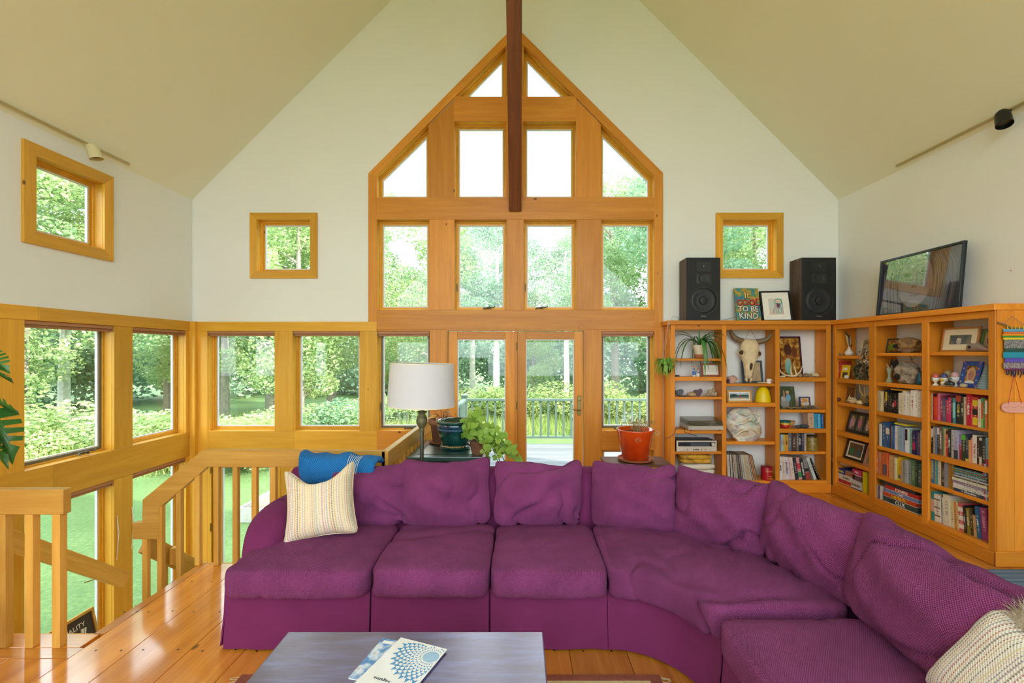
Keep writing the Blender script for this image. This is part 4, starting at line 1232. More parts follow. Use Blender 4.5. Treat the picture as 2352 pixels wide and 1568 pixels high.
tc = N(t, 'ShaderNodeTexCoord'); sp = N(t, 'ShaderNodeSeparateXYZ'); t.links.new(tc.outputs['Object'], sp.inputs[0])
s_ = mathn(t, 'SINE', mathn(t, 'MULTIPLY', sp.outputs[1], 300.0)); r = ramp(t, [(0.2, srgb('34506a')), (0.8, srgb('7c94ac'))])
t.links.new(mathn(t, 'ADD', mathn(t, 'MULTIPLY', s_, 0.5), 0.5), r.inputs['Fac']); t.links.new(r.outputs['Color'], b.inputs['Base Color']); b.inputs['Roughness'].default_value = 1
MATS['rug_blue'] = m
o = MB().box(0, 1.6, -2.4, 0, 0, 0.008).build('rug', MATS['rug_blue'], M=None); o.location = (2.95, 3.64, 0); tag(o, 'blue-grey ribbed woven rug behind the sofa', 'rug')
# ---------------------------------------------------------------- helpers for the small things
def at(F, a, d, z, yaw=0.0, lean=0.0, roll=0.0):
    return F @ Matrix.Translation((a, d, z)) @ Matrix.Rotation(yaw, 4, 'Z') @ Matrix.Rotation(lean, 4, 'X') @ Matrix.Rotation(roll, 4, 'Y')
def zR(x, y, d=0.0): return PZ(y, -aR(x, d))
def picmat(name, cols, scale=5.0, detail=4.0, rough=0.3, stretch=(1, 1, 1)):
    m, t, b = nt(name)
    tc = N(t, 'ShaderNodeTexCoord'); mp = N(t, 'ShaderNodeMapping'); mp.inputs['Scale'].default_value = stretch
    t.links.new(tc.outputs['Object'], mp.inputs[0])
    nz = N(t, 'ShaderNodeTexNoise', Scale=scale, Detail=detail, Roughness=0.6); t.links.new(mp.outputs[0], nz.inputs['Vector'])
    n = len(cols)
    r = ramp(t, [(0.28 + 0.44 * i / max(1, n - 1), srgb(c)) for i, c in enumerate(cols)]); t.links.new(nz.outputs['Fac'], r.inputs['Fac'])
    t.links.new(r.outputs['Color'], b.inputs['Base Color']); b.inputs['Roughness'].default_value = rough
    b.inputs['Coat Weight'].default_value = 0.15
    MATS[name] = m
    return m
CM = {}
def cmat(hexc, rough=0.55, **k):
    key = hexc + str(rough)
    if key not in CM: CM[key] = plain('paint_' + key, hexc, rough=rough, **k)
    return CM[key]
def ell(cx, cz, rx, rz, n=16, rot=0.0):
    return [(cx + rx * math.cos(a) * math.cos(rot) - rz * math.sin(a) * math.sin(rot), cz + rx * math.cos(a) * math.sin(rot) + rz * math.sin(a) * math.cos(rot)) for a in [2 * math.pi * i / n for i in range(n)]]
def flat(pts, y0, y1, name, mat, par):
    return MB().plate(pts, [], lambda a, b, t: Vector((a, t, b)), y0, y1).build(name, mat, par)
def pframe(label, M, w, h, fcol, pic, fw=0.02, matw=0.0, matcol='f2eee2', figs=(), cat='picture frame', name='picture_frame', dep=0.018, sub=None):
    o = thing(name, label, cat, M=M)
    fn = lambda a, b, t: Vector((a, t, b))
    if fw > 0:
        MB().ring(rect(-w/2, 0, w/2, h), rect(-w/2 + fw, fw, w/2 - fw, h - fw), fn, 0, dep).build('frame', fcol if not isinstance(fcol, str) else cmat(fcol, 0.4), o, bevel=0.0015)
    MB().box(-w/2 + 0.002, w/2 - 0.002, dep * 0.6, dep * 0.9, 0.002, h - 0.002).build('backing', cmat('6a5a48'), o)
    x0, x1, z0, z1 = -w/2 + fw, w/2 - fw, fw, h - fw
    if matw > 0:
        MB().ring(rect(x0, z0, x1, z1), rect(x0 + matw, z0 + matw, x1 - matw, z1 - matw), fn, dep * 0.40, dep * 0.55).build('mount', cmat(matcol, 0.8), o)
        x0 += matw; x1 -= matw; z0 += matw; z1 -= matw
    wins = sub if sub else [(0, 0, 1, 1)]
    for (u0, v0, u1, v1) in wins:
        MB().box(x0 + (x1 - x0) * u0, x0 + (x1 - x0) * u1, dep * 0.48, dep * 0.58, z0 + (z1 - z0) * v0, z0 + (z1 - z0) * v1).build('picture', MATS[pic], o)
    if sub and matw == 0:
        MB().box(x0, x1, dep * 0.53, dep * 0.6, z0, z1).build('mount', fcol if not isinstance(fcol, str) else cmat(fcol, 0.4), o)
    W, H = x1 - x0, z1 - z0
    lay = dep * 0.47
    for i, (u, v, ru, rv, c) in enumerate(figs):
        flat(ell(x0 + u * W, z0 + v * H, ru * W, rv * H), lay - 0.0004 * (i + 1), lay - 0.0004 * i, 'figure', cmat(c, 0.5), o)
    return o

# ---------------------------------------------------------------- books
def spine_mat(name):
    m, t, b = nt(name); L = t.links.new
    oi = N(t, 'ShaderNodeObjectInfo'); tc = N(t, 'ShaderNodeTexCoord'); sp = N(t, 'ShaderNodeSeparateXYZ'); L(tc.outputs['Object'], sp.inputs[0])
    ge = N(t, 'ShaderNodeNewGeometry')
    rz = mathn(t, 'ADD', sp.outputs[2], mathn(t, 'MULTIPLY', oi.outputs['Random'], 31.0))
    v = N(t, 'ShaderNodeTexNoise', Scale=1.0, Detail=2.0); v.noise_dimensions = '1D'; L(mathn(t, 'MULTIPLY', rz, 26.0), v.inputs['W'])
    line = mathn(t, 'GREATER_THAN', v.outputs['Fac'], 0.53)
    c0 = mathn(t, 'LESS_THAN', mathn(t, 'ABSOLUTE', sp.outputs[0]), 0.20)                      # centre band of the spine
    zc = mathn(t, 'LESS_THAN', mathn(t, 'ABSOLUTE', mathn(t, 'SUBTRACT', sp.outputs[2], mathn(t, 'ADD', mathn(t, 'MULTIPLY', oi.outputs['Random'], 0.25), 0.42))), 0.27)
    fr = mathn(t, 'LESS_THAN', sp.outputs[1], 0.002)
    k = mathn(t, 'MULTIPLY', mathn(t, 'MULTIPLY', line, c0), mathn(t, 'MULTIPLY', zc, fr))
    bw = N(t, 'ShaderNodeRGBToBW'); L(oi.outputs['Color'], bw.inputs[0])
    ink = mixc(t, mathn(t, 'GREATER_THAN', bw.outputs[0], 0.22), (0.75, 0.68, 0.5), (0.06, 0.04, 0.05))
    c = mixc(t, mathn(t, 'MULTIPLY', k, 0.7), oi.outputs['Color'], ink)
    L(c, b.inputs['Base Color']); b.inputs['Roughness'].default_value = 0.45; b.inputs['Coat Weight'].default_value = 0.1
    MATS[name] = m
spine_mat('book_cover')
plain('book_pages', 'd9cfb4', rough=0.9, var=0.1, scale=3)
cm_ = MB()
cm_.box(-0.5, 0.5, 0.0, 0.03, 0, 1); cm_.box(-0.5, -0.44, 0.03, 1, 0, 1); cm_.box(0.44, 0.5, 0.03, 1, 0, 1)
COVER = cm_.mesh('cover'); COVER.materials.append(MATS['book_cover'])
PAGES = MB().box(-0.44, 0.44, 0.03, 0.975, 0.02, 0.978).mesh('pages'); PAGES.materials.append(MATS['book_pages'])
NAMED = {'white': 'f0ede6', 'cream': 'e4dcc0', 'grey': '9a9a96', 'black': '1c1c1e', 'charcoal': '3a3a3c', 'red': 'b8283a', 'crimson': 'c01848', 'pink': 'd87a98', 'orange': 'd8702a',
         'yellow': 'd8c030', 'mustard': 'b8902a', 'tan': 'c0a070', 'brown': '5a3a28', 'green': '3f7a45', 'olive': '7a7a40', 'dark green': '24483a', 'teal': '2a8a8a', 'sky blue': '8ab8d8',
         'blue': '2a62a8', 'navy': '1e2a4a', 'slate': '52646e', 'purple': '6a3a78', 'lavender': 'a8a0c0', 'maroon': '6a2030', 'pale green': 'b8ccb0'}
def cname(hexc):
    c = srgb(hexc)
    return min(NAMED, key=lambda k: sum((a ** .5 - b ** .5) ** 2 for a, b in zip(c, srgb(NAMED[k]))))
def book(F, a, d, z, w, dep, h, col, label, group, lean=0.0, yaw=0.0, flatM=None, name='book', cat='book', title=None, tcol='white', tsize=None, band=None, tflip=False):
    M = flatM if flatM is not None else at(F, a, d, z, yaw) @ Matrix.Rotation(lean, 4, 'Y')
    o = bpy.data.objects.new(name, COVER); COL.objects.link(o)
    o.matrix_world = M @ Matrix.Diagonal((w, dep, h, 1)); ROOT[o.name] = o.matrix_world.copy()
    o.color = (*srgb(col), 1)
    tag(o, label, cat, group)
    p = bpy.data.objects.new('pages', PAGES); COL.objects.link(p); p.parent = o
    if band:
        for (z0, z1, c) in band:
            MB().box(-0.505, 0.505, -0.012, 0.0, z0, z1).build('spine_band', cmat(c), o)
    if title:
        ts = tsize or w * 0.62
        Mt = Matrix.Translation((0, -0.014, 0.5)) @ Matrix.Diagonal((1 / w, 1 / dep, 1 / h, 1)) @ Matrix.Rotation(R(90), 4, 'X') @ Matrix.Rotation(R(90 if tflip else -90), 4, 'Z')
        text(title, ts, tcol, o, Mt, 'title', bold=0.0004)
    return o
def row(F, fa, xr, d, z, items, shelf, group, dep=0.15, leans=None):
    """items: (relative width, height m, colour[, title, title colour, band])"""
    a0, a1 = fa(xr[0], d), fa(xr[1], d)
    tot = sum(i[0] for i in items); a = a0
    for n, it in enumerate(items):
        w = (a1 - a0) * it[0] / tot
        ln = 0.0
        if leans: ln = leans[0] + (leans[1] - leans[0]) * n / max(1, len(items) - 1)
        dd = d + random.uniform(0, 0.012)
        book(F, a + w / 2, dd, z + (abs(math.sin(ln)) * w / 2 if ln else 0), w * 0.97, dep * random.uniform(0.9, 1.05), it[1], it[2],
             '%s book, %s along the %s' % (cname(it[2]), ordn(n), shelf), group, lean=-ln,
             title=it[3] if len(it) > 3 else None, tcol=it[4] if len(it) > 4 and it[4] else 'white', band=it[5] if len(it) > 5 else None)
        a += w
plain('red_ink', 'b02028', rough=0.5); plain('yellow_ink', 'e8d820', rough=0.5); plain('dark_ink', '20242a', rough=0.5); plain('pink_ink', 'e890b0', rough=0.5)
random.seed(21)
DB = 0.045
row(FR, aR, (2011, 2115), DB, 1.089, [(25, .215, 'c4c2b2'), (50, .215, 'cdc8ae'), (45, .205, 'd3cda8'), (40, .21, 'd8c8a0'), (42, .235, '2c2c2a', 'ATLAS', 'white'), (35, .235, '1b1b28', None, None, [(.5, .9, 'd0b020')]), (25, .205, '30302a'),
    (25, .2, '14141a'), (30, .2, '22201c'), (30, .205, '121216', None, None, [(.3, .5, 'd8a0a0')]), (25, .2, '1a1a22'), (30, .21, '161618', None, None, [(.35, .62, 'c02030')]), (25, .2, '22222a'), (50, .215, 'e8e4d6'), (45, .22, 'd9d2b0'), (60, .24, 'dcd8cc'), (50, .22, 'e2ded4'),
    (30, .22, 'd8d4c8'), (60, .255, 'efece4', '2 6 6 6', 'red_ink'), (45, .26, 'f0ede6'), (45, .25, 'e0dcd0'), (25, .26, 'cfcabd')], 'black and white book row', 'books in the black and white row')
book(FR, aR(2063, .06), .06, 1.089 + .237, .19, .14, .014, 'c8a028', 'mustard book lying flat on top of the black and white book row', 'books in the black and white row')
row(FR, aR, (2012, 2115), DB, 0.716, [(30, .24, '2a3428'), (25, .235, '98987c'), (30, .235, 'e4e0d0'), (65, .26, '245a88'), (12, .25, 'c8c0a0'), (60, .255, '1f5a94', None, None, [(.55, .8, 'd8d0c0')]), (18, .25, '283a5a'), (25, .235, 'c8b068'), (30, .24, '3a5a8a'), (18, .25, '2a80c0'),
    (38, .245, 'dcdcd8'), (40, .24, 'a8b4c8'), (45, .24, '88b0c0'), (45, .24, '9aa0cc'), (35, .245, 'e4e8e8', None, None, [(.5, .95, '1a1a1e')]), (28, .235, 'dce4e4'), (32, .24, '7ab8b4'), (18, .22, '30343a'), (40, .235, '28285c', None, None, [(.2, .5, 'b03058')]), (25, .235, '3a3470'), (30, .225, '5a4a78'), (25, .25, 'd0c090')], 'blue book row', 'books in the blue row')
book(FR, aR(2068, .05), .05, 0.716 + .262, .15, .12, .016, 'd8d028', 'yellow paperback lying flat on top of the blue book row', 'books in the blue row')
row(FR, aR, (2011, 2115), DB, 0.407, [(28, .24, 'c83828', None, None, [(.1, .3, 'dce4ec'), (.5, .7, 'dce4ec')]), (28, .235, 'd89068'), (22, .235, 'd8c8a0', None, None, [(.6, .9, 'e0e0d8')]), (20, .23, 'e07038'), (25, .235, 'b08858'), (70, .25, 'd06a34', None, None, [(.05, .5, '6a5a68')]), (22, .24, 'd8502a'), (22, .235, 'c8b888'), (35, .23, 'd0a868'), (35, .235, 'c89858'),
    (25, .225, 'd0c8b0'), (30, .225, 'd8c828'), (40, .245, 'e0c020', None, None, [(.1, .25, '3a6aa8')]), (25, .21, 'c89868'), (45, .225, '8a9a90'), (40, .235, 'a8acac'), (35, .235, '8a948e'), (70, .25, '4a7a58'), (25, .235, '2a4a3a'), (60, .23, '34585a')], 'orange to green book row', 'books in the orange to green row')
row(FR, aR, (2133, 2268), DB, 1.086, [(48, .25, 'd8d4c0', 'DAVID INTERESTED', 'dark_ink'), (15, .25, 'b8283a'), (18, .245, 'c83048'), (45, .245, 'c83830', None, None, [(.9, 1, '141414'), (.2, .85, 'd84a28')]), (38, .255, 'd87a98'), (40, .235, '8a3a58'), (35, .21, '5a5a7a'), (50, .2, 'c03848'), (38, .225, 'c83070'), (25, .24, '3a2a3a'), (30, .225, '4a8a90', None, None, [(.2, .8, '8ac8c0')]),
    (70, .255, '1c2024', 'CHE', 'yellow_ink', [(.78, .98, 'b04028')]), (38, .25, '22241e', 'BOY'), (40, .245, 'c8b898'), (58, .275, 'b81838', 'SEDARIS'), (18, .265, 'c8304a'), (62, .25, 'b84028', None, None, [(.05, .3, 'e0c020'), (.4, .6, '1a1a1a'), (.7, .9, 'd8c020')]), (38, .235, 'e0d4c4'), (38, .25, 'd86038', None, None, [(.0, .3, '98c878'), (.85, 1, '58a090')]), (22, .25, '4a8a48'), (30, .24, 'd8884a', None, None, [(.5, .95, 'e8e4d8')])], 'red book row', 'books in the red row', dep=.16)
row(FR, aR, (2131, 2270), DB, 0.773, [(28, .265, '1a1a1c'), (40, .255, '22242a', None, None, [(.6, .9, 'e0e0dc')]), (25, .25, 'a8a890'), (20, .245, '6a7a9a'), (35, .245, '3a3a34', None, None, [(.75, 1, 'd8d4c8')]), (38, .265, '6a5a4a', 'RULE BEHIND THE', 'white'), (18, .265, '4a9a78'), (25, .25, 'c8a878'), (30, .23, 'd03828', None, None, [(.9, 1, '2a2a2a')]), (42, .25, '2c2a2c', 'BEHIND', 'white'), (40, .25, 'b8bcbc'), (50, .255, 'a8a8c0', None, None, [(.0, .3, '3a3a44')]),
    (38, .22, 'b01828', None, None, [(.6, 1, '9a78b0')]), (50, .225, '1f3a24', None, None, [(.8, 1, '58b838')]), (35, .235, '26344a', None, None, [(.0, .1, 'c8b040')]), (18, .19, 'd8a060'), (18, .21, 'e08878'), (50, .24, 'dcd8cc', 'The Turn', 'red_ink'), (28, .23, '3a2a22'), (28, .225, 'd8d0bc', None, None, [(.3, .9, '2a2a2a')]), (48, .23, '2c343c'), (30, .24, '78a8b8', None, None, [(.0, .25, 'a83a5a')])], 'black and grey book row', 'books in the black and grey row', dep=.17)
row(FR, aR, (2135, 2188), DB, 0.493, [(50, .245, '4a7ab8', 'INFINITE JEST', 'yellow_ink'), (15, .24, 'c8c030'), (18, .235, '3aa0b0'), (28, .225, 'd8d0b4'), (38, .235, '4a3c2c'), (32, .225, '8a8c9a'), (25, .22, 'a8803a'), (25, .22, 'b88a40')], 'short row beside the stacked books', 'books beside the stack')
stackc = [('26405a', 'Provence'), ('d0ccc0', None), ('d8d4c8', None), ('8a7890', None), ('d8d4bc', None), ('48503a', None), ('c8ccd0', None), ('3a5a4a', None), ('90a8c8', None), ('4a6a5a', None), ('6ab088', None), ('7a3038', None), ('58a0a8', None), ('2c3a30', None)]
ST = [.03, .018, .024, .022, .024, .012, .012, .012, .012, .010, .012, .010, .008, .010]
zz = 0.493; ac = aR(2228, 0.03)
for i, ((c, tt), th) in enumerate(zip(stackc, ST)):
    ln = 0.33 - random.uniform(0, 0.04) - (0.03 if i > 6 else 0)
    Mf = at(FR, ac - 0.0 + random.uniform(-.012, .012), 0.02 + random.uniform(0, .015), zz, random.uniform(-.03, .03)) @ Matrix.Translation((-ln / 2, 0, th / 2)) @ Matrix.Rotation(R(90), 4, 'Y')
    book(FR, 0, 0, 0, th * .97, .2, ln, c, '%s large book lying flat, %s up in the stack of flat books' % (cname(c), ordn(i)), 'books in the flat stack', flatM=Mf, title=tt, tflip=True, tsize=.026)
    zz += th
for k, c in enumerate(('b83a4a', 'a8b8c8')):
    book(FR, aR(2262 + 4 * k, .03), .03, .493, .012, .17, .30, c, '%s thin book standing against the stack of flat books' % cname(c), 'books beside the stack', lean=R(-3))
row(FR, aR, (2139, 2269), DB, 0.147, [(45, .27, '3a9a94', None, None, [(.3, .72, 'd8b8a0')]), (75, .25, 'e0dccc', None, None, [(.2, .25, '7a6a50'), (.5, .55, '7a6a50'), (.8, .85, '7a6a50')]), (25, .25, '8a8a88'), (18, .245, 'd0ccc0'), (70, .275, 'd8d4bc'), (50, .24, 'd8cca0'), (25, .235, 'c88a48'), (25, .24, 'd8c888'), (60, .245, 'c8606a', None, None, [(.1, .25, 'e8e0d0'), (.4, .55, 'e8e0d0'), (.7, .85, 'e8e0d0')]), (28, .235, '1e1e20', 'FOODS'),
    (38, .22, '8a7a28', 'BAKING', 'white'), (28, .225, '4a3a2a'), (18, .18, 'b89868'), (28, .18, 'c8a060'), (42, .265, '24608a', 'JAMIE'), (70, .265, '98407a', 'PLENTY', 'pink_ink')], 'cookbook row at the bottom', 'books in the cookbook row', dep=.18, leans=(R(2), R(5)))
# gable-wall case, right column
row(FB, aB, (1793, 1853), DB, 0.499, [(36, .205, '9cb8c8', 'LEON', 'red_ink'), (36, .205, 'c0b858', 'LEON', 'red_ink'), (46, .2, 'd8982a', 'Sugar', 'dark_ink'), (52, .23, '5a6a74'), (68, .23, '4a3428'), (32, .225, '6a6a66'), (38, .23, '22242a', 'KITCHEN', 'white'), (42, .23, '3a4658'), (35, .215, 'c8b0a0')], 'upright row beside the amber jar', 'books beside the amber jar', dep=.17)
row(FB, aB, (1791, 1862), 0.03, 0.147, [(40, .285, 'dcdcd8', 'BREAD', 'dark_ink'), (40, .285, 'd8c8b4'), (50, .28, 'd8d4d4', 'BRAVETART', 'dark_ink'), (35, .275, 'd8b8b8'), (40, .275, 'd8d0b8'), (45, .27, '3a2a3c'), (48, .27, 'd8a0a0', None, None, [(.1, .35, '3a8a4a'), (.5, .75, 'c83848')]), (45, .265, '22302c', 'COOL BEANS', 'white'), (55, .255, '8a8a86', None, None, [(.0, .35, 'a03a34'), (.4, .55, '1a1a1a')])], 'leaning bottom row by the corner', 'books leaning by the corner', dep=.2, leans=(R(3), R(11)))
for k, (c, a, l) in enumerate((('c0ccc8', 1873, 20), ('2c2c28', 1884, 25))):
    book(FB, aB(a, .03), .03, .152, (.034, .022)[k], .2, .285, c, '%s book tilting most steeply at the end of the leaning bottom row' % cname(c), 'books leaning by the corner', lean=R(-l))
for k, (c, x, w) in enumerate((('c8a888', 1863.5, .072), ('3a9ab8', 1873, .035), ('5ab8d8', 1880, .03), ('2a6ab0', 1886, .022))):
    book(FB, aB(x, .06), .06 - .01 * k, .782, w, .11, .185 - .004 * k, c, '%s small book, %s in the row above the amber jar' % (cname(c), ordn(k)), 'small books above the jar', lean=R(-2))
# other loose books in the corner column
for k, (c, x, w, h) in enumerate((('3a4a3a', 1920.5, .03, .215), ('c0b090', 1923.5, .022, .19), ('b83a30', 1927, .03, .21))):
    book(FR, aR(x, .05), .05, 1.407, w, .14, h, c, '%s book, %s in the corner column beside the mossy wreath' % (cname(c), ordn(k)), 'books beside the wreath')
bk = thing('gift_book', 'bright yellow book with a white label facing out in the corner column', 'book', M=at(FR, aR(1938.5, .06), .06, 1.407, R(8), R(-10)))
MB().box(-.055, .055, 0, .018, 0, .165).build('cover', cmat('e0c018', .5), bk, bevel=.002); MB().box(-.028, .028, -.001, 0, .1, .13).build('label_plate', cmat('e8e4d8'), bk); MB().box(-.03, .04, -.001, 0, .01, .075).build('label_plate', cmat('4a4238'), bk)

# ---------------------------------------------------------------- records
random.seed(5)
LPC = ['c8bfa8', '3a3a3a', 'd8d0bc', '8a6a4a', '2a4a7a', 'c0b8a0', '6a6a68', 'e0dccc', 'b06a3a', '4a3a30', 'a8b0b0', 'd0a868', '1c1c20', 'b8a888', '7a2a2a', 'd8d8d0']
a = aB(1671.5, .02); n_ = 44; aend = aB(1741, .02)
for i in range(n_):
    f = i / (n_ - 1); c = random.choice(LPC)
    ln = R(2 + 11 * f)
    book(FB, a + (aend - a) * f, .02 + random.uniform(0, .01), .148, .0062, .235, .312, c, '%s album sleeve, %s in the leaning row of records' % (cname(c), ordn(i)), 'records on the bottom shelf', lean=-ln, name='record_album', cat='record')

# ---------------------------------------------------------------- board games
def gbox(F, a, d, z, w, dep, h, col, label, title=None, tcol='white', ts=None, yaw=0.0, side=None):
    o = thing('board_game', label, 'board game', M=at(F, a, d, z, yaw), group='board games on the bottom shelves')
    MB().box(-w/2, w/2, 0, dep, 0, h * .96).build('box_base', cmat(side or 'd8d0c0'), o)
    MB().box(-w/2 - .001, w/2 + .001, -.001, dep, h * .12, h).build('lid', cmat(col, .4), o, bevel=.001)
    if title: text(title, ts or h * .6, tcol, o, Matrix.Translation((0, -.002, h * .55)) @ Matrix.Rotation(R(90), 4, 'X'), 'title', bold=.0006)
    return o
zb = .147; cA = aR(1944, .05)
gbox(FR, cA, .05, zb, .30, .2, .045, 'b82834', 'flat red game box at the bottom of the corner column')
gbox(FR, cA, .05, zb + .046, .30, .2, .055, 'd8d8cc', 'white game box resting on the flat red game box', 'SORRY!', 'dark_ink')
gbox(FR, cA - .09, .05, zb + .102, .13, .18, .07, '2a3c8a', 'blue game box on the white game box', 'Fickle', 'yellow_ink', .04)
gbox(FR, cA + .06, .05, zb + .102, .15, .18, .065, 'a88868', 'brown and white game box beside the blue game box', 'ECAPE', 'red_ink', .04, side='e0d8c8')
gbox(FR, aR(1968, .04), .03, zb, .155, .2, .085, 'c8c8cc', 'grey-blue word game box below the pink game box', 'BOGGLE', 'dark_ink', .035, side='3a4a7a')
gbox(FR, aR(1968, .05), .05, zb + .087, .14, .2, .065, '5a4a58', 'dark plum game box under the pink game box')
gbox(FR, aR(1968, .05), .05, zb + .153, .14, .2, .07, 'c8386a', 'pink game box at the top of its pile', 'ABC', 'white', .03)
bk = thing('game_box', 'upright yellow game box at the end of the corner column', 'board game', M=at(FR, aR(1987.5, .04), .03, zb)); MB().box(-.03, .03, 0, .2, 0, .235).build('box', cmat('d0c018'), bk, bevel=.002)
for k, x in enumerate((1929, 1950)):
    o = MB().blob((0, 0, 0), (.075, .1, .055), 30 + k, .05, sub=3).build('cloth_roll', cmat(('d8c098', 'c8a878')[k]), smooth='full'); o.matrix_world = at(FR, aR(x, .15), .15, .385); tag(o, ('cream cloth roll above the blue game box', 'tan cloth roll above the brown and white game box')[k], 'cloth')
cB = aR(2066, .04)
def jig(): return random.uniform(-.01, .01)
gbox(FR, cB + .02, .03, zb, .42, .2, .055, '2a4a4a', 'dark green mystery game box at the bottom of the game pile', 'CLUE', 'white', .05)
gbox(FR, cB + .0, .035, zb + .056, .40, .2, .045, 'c84a2a', 'orange maze game box in the game pile', 'LABYRINTH', 'yellow_ink', .035)
gbox(FR, cB + .02, .035, zb + .102, .42, .2, .035, '6a8ac8', 'light blue game box in the game pile', 'GAME', 'white', .02)
gbox(FR, cB + .03, .035, zb + .138, .41, .2, .042, 'b82830', 'red word game box near the top of the game pile', 'SCRABBLE', 'white', .034)
gbox(FR, cB - .02, .03, zb + .181, .44, .2, .04, '24303a', 'black game box on top of the game pile', side='2a2a30')
for k, (c, x) in enumerate((('c8c0b0', 2014), ('6a4a7a', 2020), ('d8d4d0', 2024))):
    book(FR, aR(x, .04), .035, zb, .025, .16, .14, c, '%s small book wedged beside the game pile' % cname(c), 'books beside the game pile')

# ---------------------------------------------------------------- gable case: electronics
tt = thing('turntable', 'grey turntable with a smoky dust cover standing on the bookcase', 'turntable', M=at(FB, (aB(1582, -.07) + aB(1663, -.07)) / 2, -.06, SHB[0][3][0]))
glassy('smoke_lid', (.62, .60, .54), .08, .05)
W_ = aB(1663, -.07) - aB(1582, -.07); W_ *= 1.0
MB().box(-W_/2, W_/2, 0, .31, .008, .055).build('plinth', cmat('b8b2a4', .4), tt, bevel=.004)
for sx in (-1, 1):
    for yy in (.03, .28): MB().lathe([(.016, 0), (.016, .01)], 10, (sx * (W_/2 - .04), yy, 0)).build('foot', MATS['black'], tt)
MB().lathe([(.135, .055), (.14, .062), (.14, .068), (.0, .069)], 32, (-.04, .16, 0)).build('platter', cmat('5a5852', .3), tt, smooth=True)
MB().tube([(.16, .25, .085), (.16, .1, .09), (.1, .06, .085)], .005, 6).build('tonearm', MATS['bead'], tt, smooth=True)
m = MB(); l_ = .004
W2 = W_/2 - .003
m.add([(-W2, .005, .058), (W2, .005, .058), (W2, .305, .058), (-W2, .305, .058), (-W2, .03, .118), (W2, .03, .118), (W2, .30, .135), (-W2, .30, .135)], [(0, 1, 5, 4), (1, 2, 6, 5), (2, 3, 7, 6), (3, 0, 4, 7), (4, 5, 6, 7)])
m.build('dust_cover', MATS['smoke_lid'], tt)
MB().lathe([(0, -.003), (.006, -.003), (.006, 0)], 10, M=Matrix.Translation((-W_/2 + .03, 0, .035)) @ Matrix.Rotation(R(90), 4, 'X')).build('knob', MATS['black'], tt)
rc = thing('stereo_receiver', 'silver stereo receiver with dark tuner window under the turntable', 'receiver', M=at(FB, (aB(1553.5, -.01) + aB(1646, -.01)) / 2, -.015, SHB[0][4][0]))
W_ = aB(1646, -.01) - aB(1553.5, -.01); H_ = .138
MB().box(-W_/2 + .004, W_/2 - .004, .012, .255, .006, H_ - .004).build('case', cmat('22242a', .4), rc, bevel=.003)
plain('silver', 'cfc8b8', rough=.35, metal=.3)
MB().box(-W_/2, W_/2, 0, .014, .004, H_).build('face', MATS['silver'], rc, bevel=.003)
MB().box(-W_/2 + .02, W_/2 - .02, -.002, .002, H_ * .5, H_ * .88).build('tuner_window', cmat('1a2026', .15), rc)
MB().box(-W_/2 + .17, W_/2 - .09, -.003, -.002, H_ * .54, H_ * .80).build('dial_scale', cmat('3f4a54', .2), rc)
def knob(x, z, r, mat, par, nm='knob'):
    MB().lathe([(r, -.022), (r, 0), (r * 1.15, .001)], 14, M=Matrix.Translation((x, 0, z)) @ Matrix.Rotation(R(-90), 4, 'X')).build(nm, mat, par, smooth=True)
knob(W_/2 - .05, H_ * .69, .021, MATS['silver'], rc)
for x in (-.15, -.11, .065, .12, .175): knob(x, H_ * .22, .011, MATS['silver'], rc)
for k in range(4): MB().box(-.04 + .018 * k, -.032 + .018 * k, -.008, 0, H_ * .17, H_ * .27).build('switch', MATS['black'], rc)
MB().tube([at(FB, aB(1572, .1), -.0, SHB[0][3][0] - .03).translation, at(FB, aB(1575, .0), -.045, zB(1002)).translation, at(FB, aB(1598, .0), -.0, zB(1000)).translation, at(FB, aB(1600, .12), .12, zB(1004)).translation], .003, 6)
cb = MB().tube([P(1571, 985, 5.6), P(1574, 993, 5.59), P(1590, 998, 5.60), P(1600, 1001, 5.68)], .0035, 6).build('audio_cable', MATS['black']); tag(cb, 'black cable hanging from the turntable to the receiver', 'cable')
cb = MB().tube([P(1553, 982, 5.62), P(1549, 995, 5.6), P(1541, 1003, 5.6), P(1528, 1008, 5.64)], .0035, 6).build('power_cable', cmat('3a2a48')); tag(cb, 'dark purple cable curling around the bookcase side', 'cable')
# blankets under the receiver
picmat('plaid', ['6a5030', 'c89a28', 'd8aa38', '7a8a78'], 9, 2, .9)
picmat('sherpa', ['c8c4b4', 'e0dccc', 'eeeae0'], 60, 4, .95)
bl = thing('folded_blanket', 'folded yellow plaid wool blanket on the lowest shelf', 'blanket', M=at(FB, aB(1602, .0), -.01, .352))
for k in range(2): softbox('fold', 'plaid', bl, (.19, .13, .03), (lambda kk: lambda u, v, w: (u * .195, .125 + v * .125, .03 + kk * .05 + w * .028))(k), (14, 10, 4), 5, .005, k, world=False)
bl = thing('folded_blanket', 'fluffy white blanket under the yellow plaid one', 'blanket', M=at(FB, aB(1608, .0), -.01, .147))
for k in range(3): softbox('fold', 'sherpa', bl, (.2, .13, .035), (lambda kk: lambda u, v, w: (u * .205, .125 + v * .13, .034 + kk * .066 + w * .034))(k), (14, 10, 4), 4, .012, k + 5, world=False, wfreq=20)

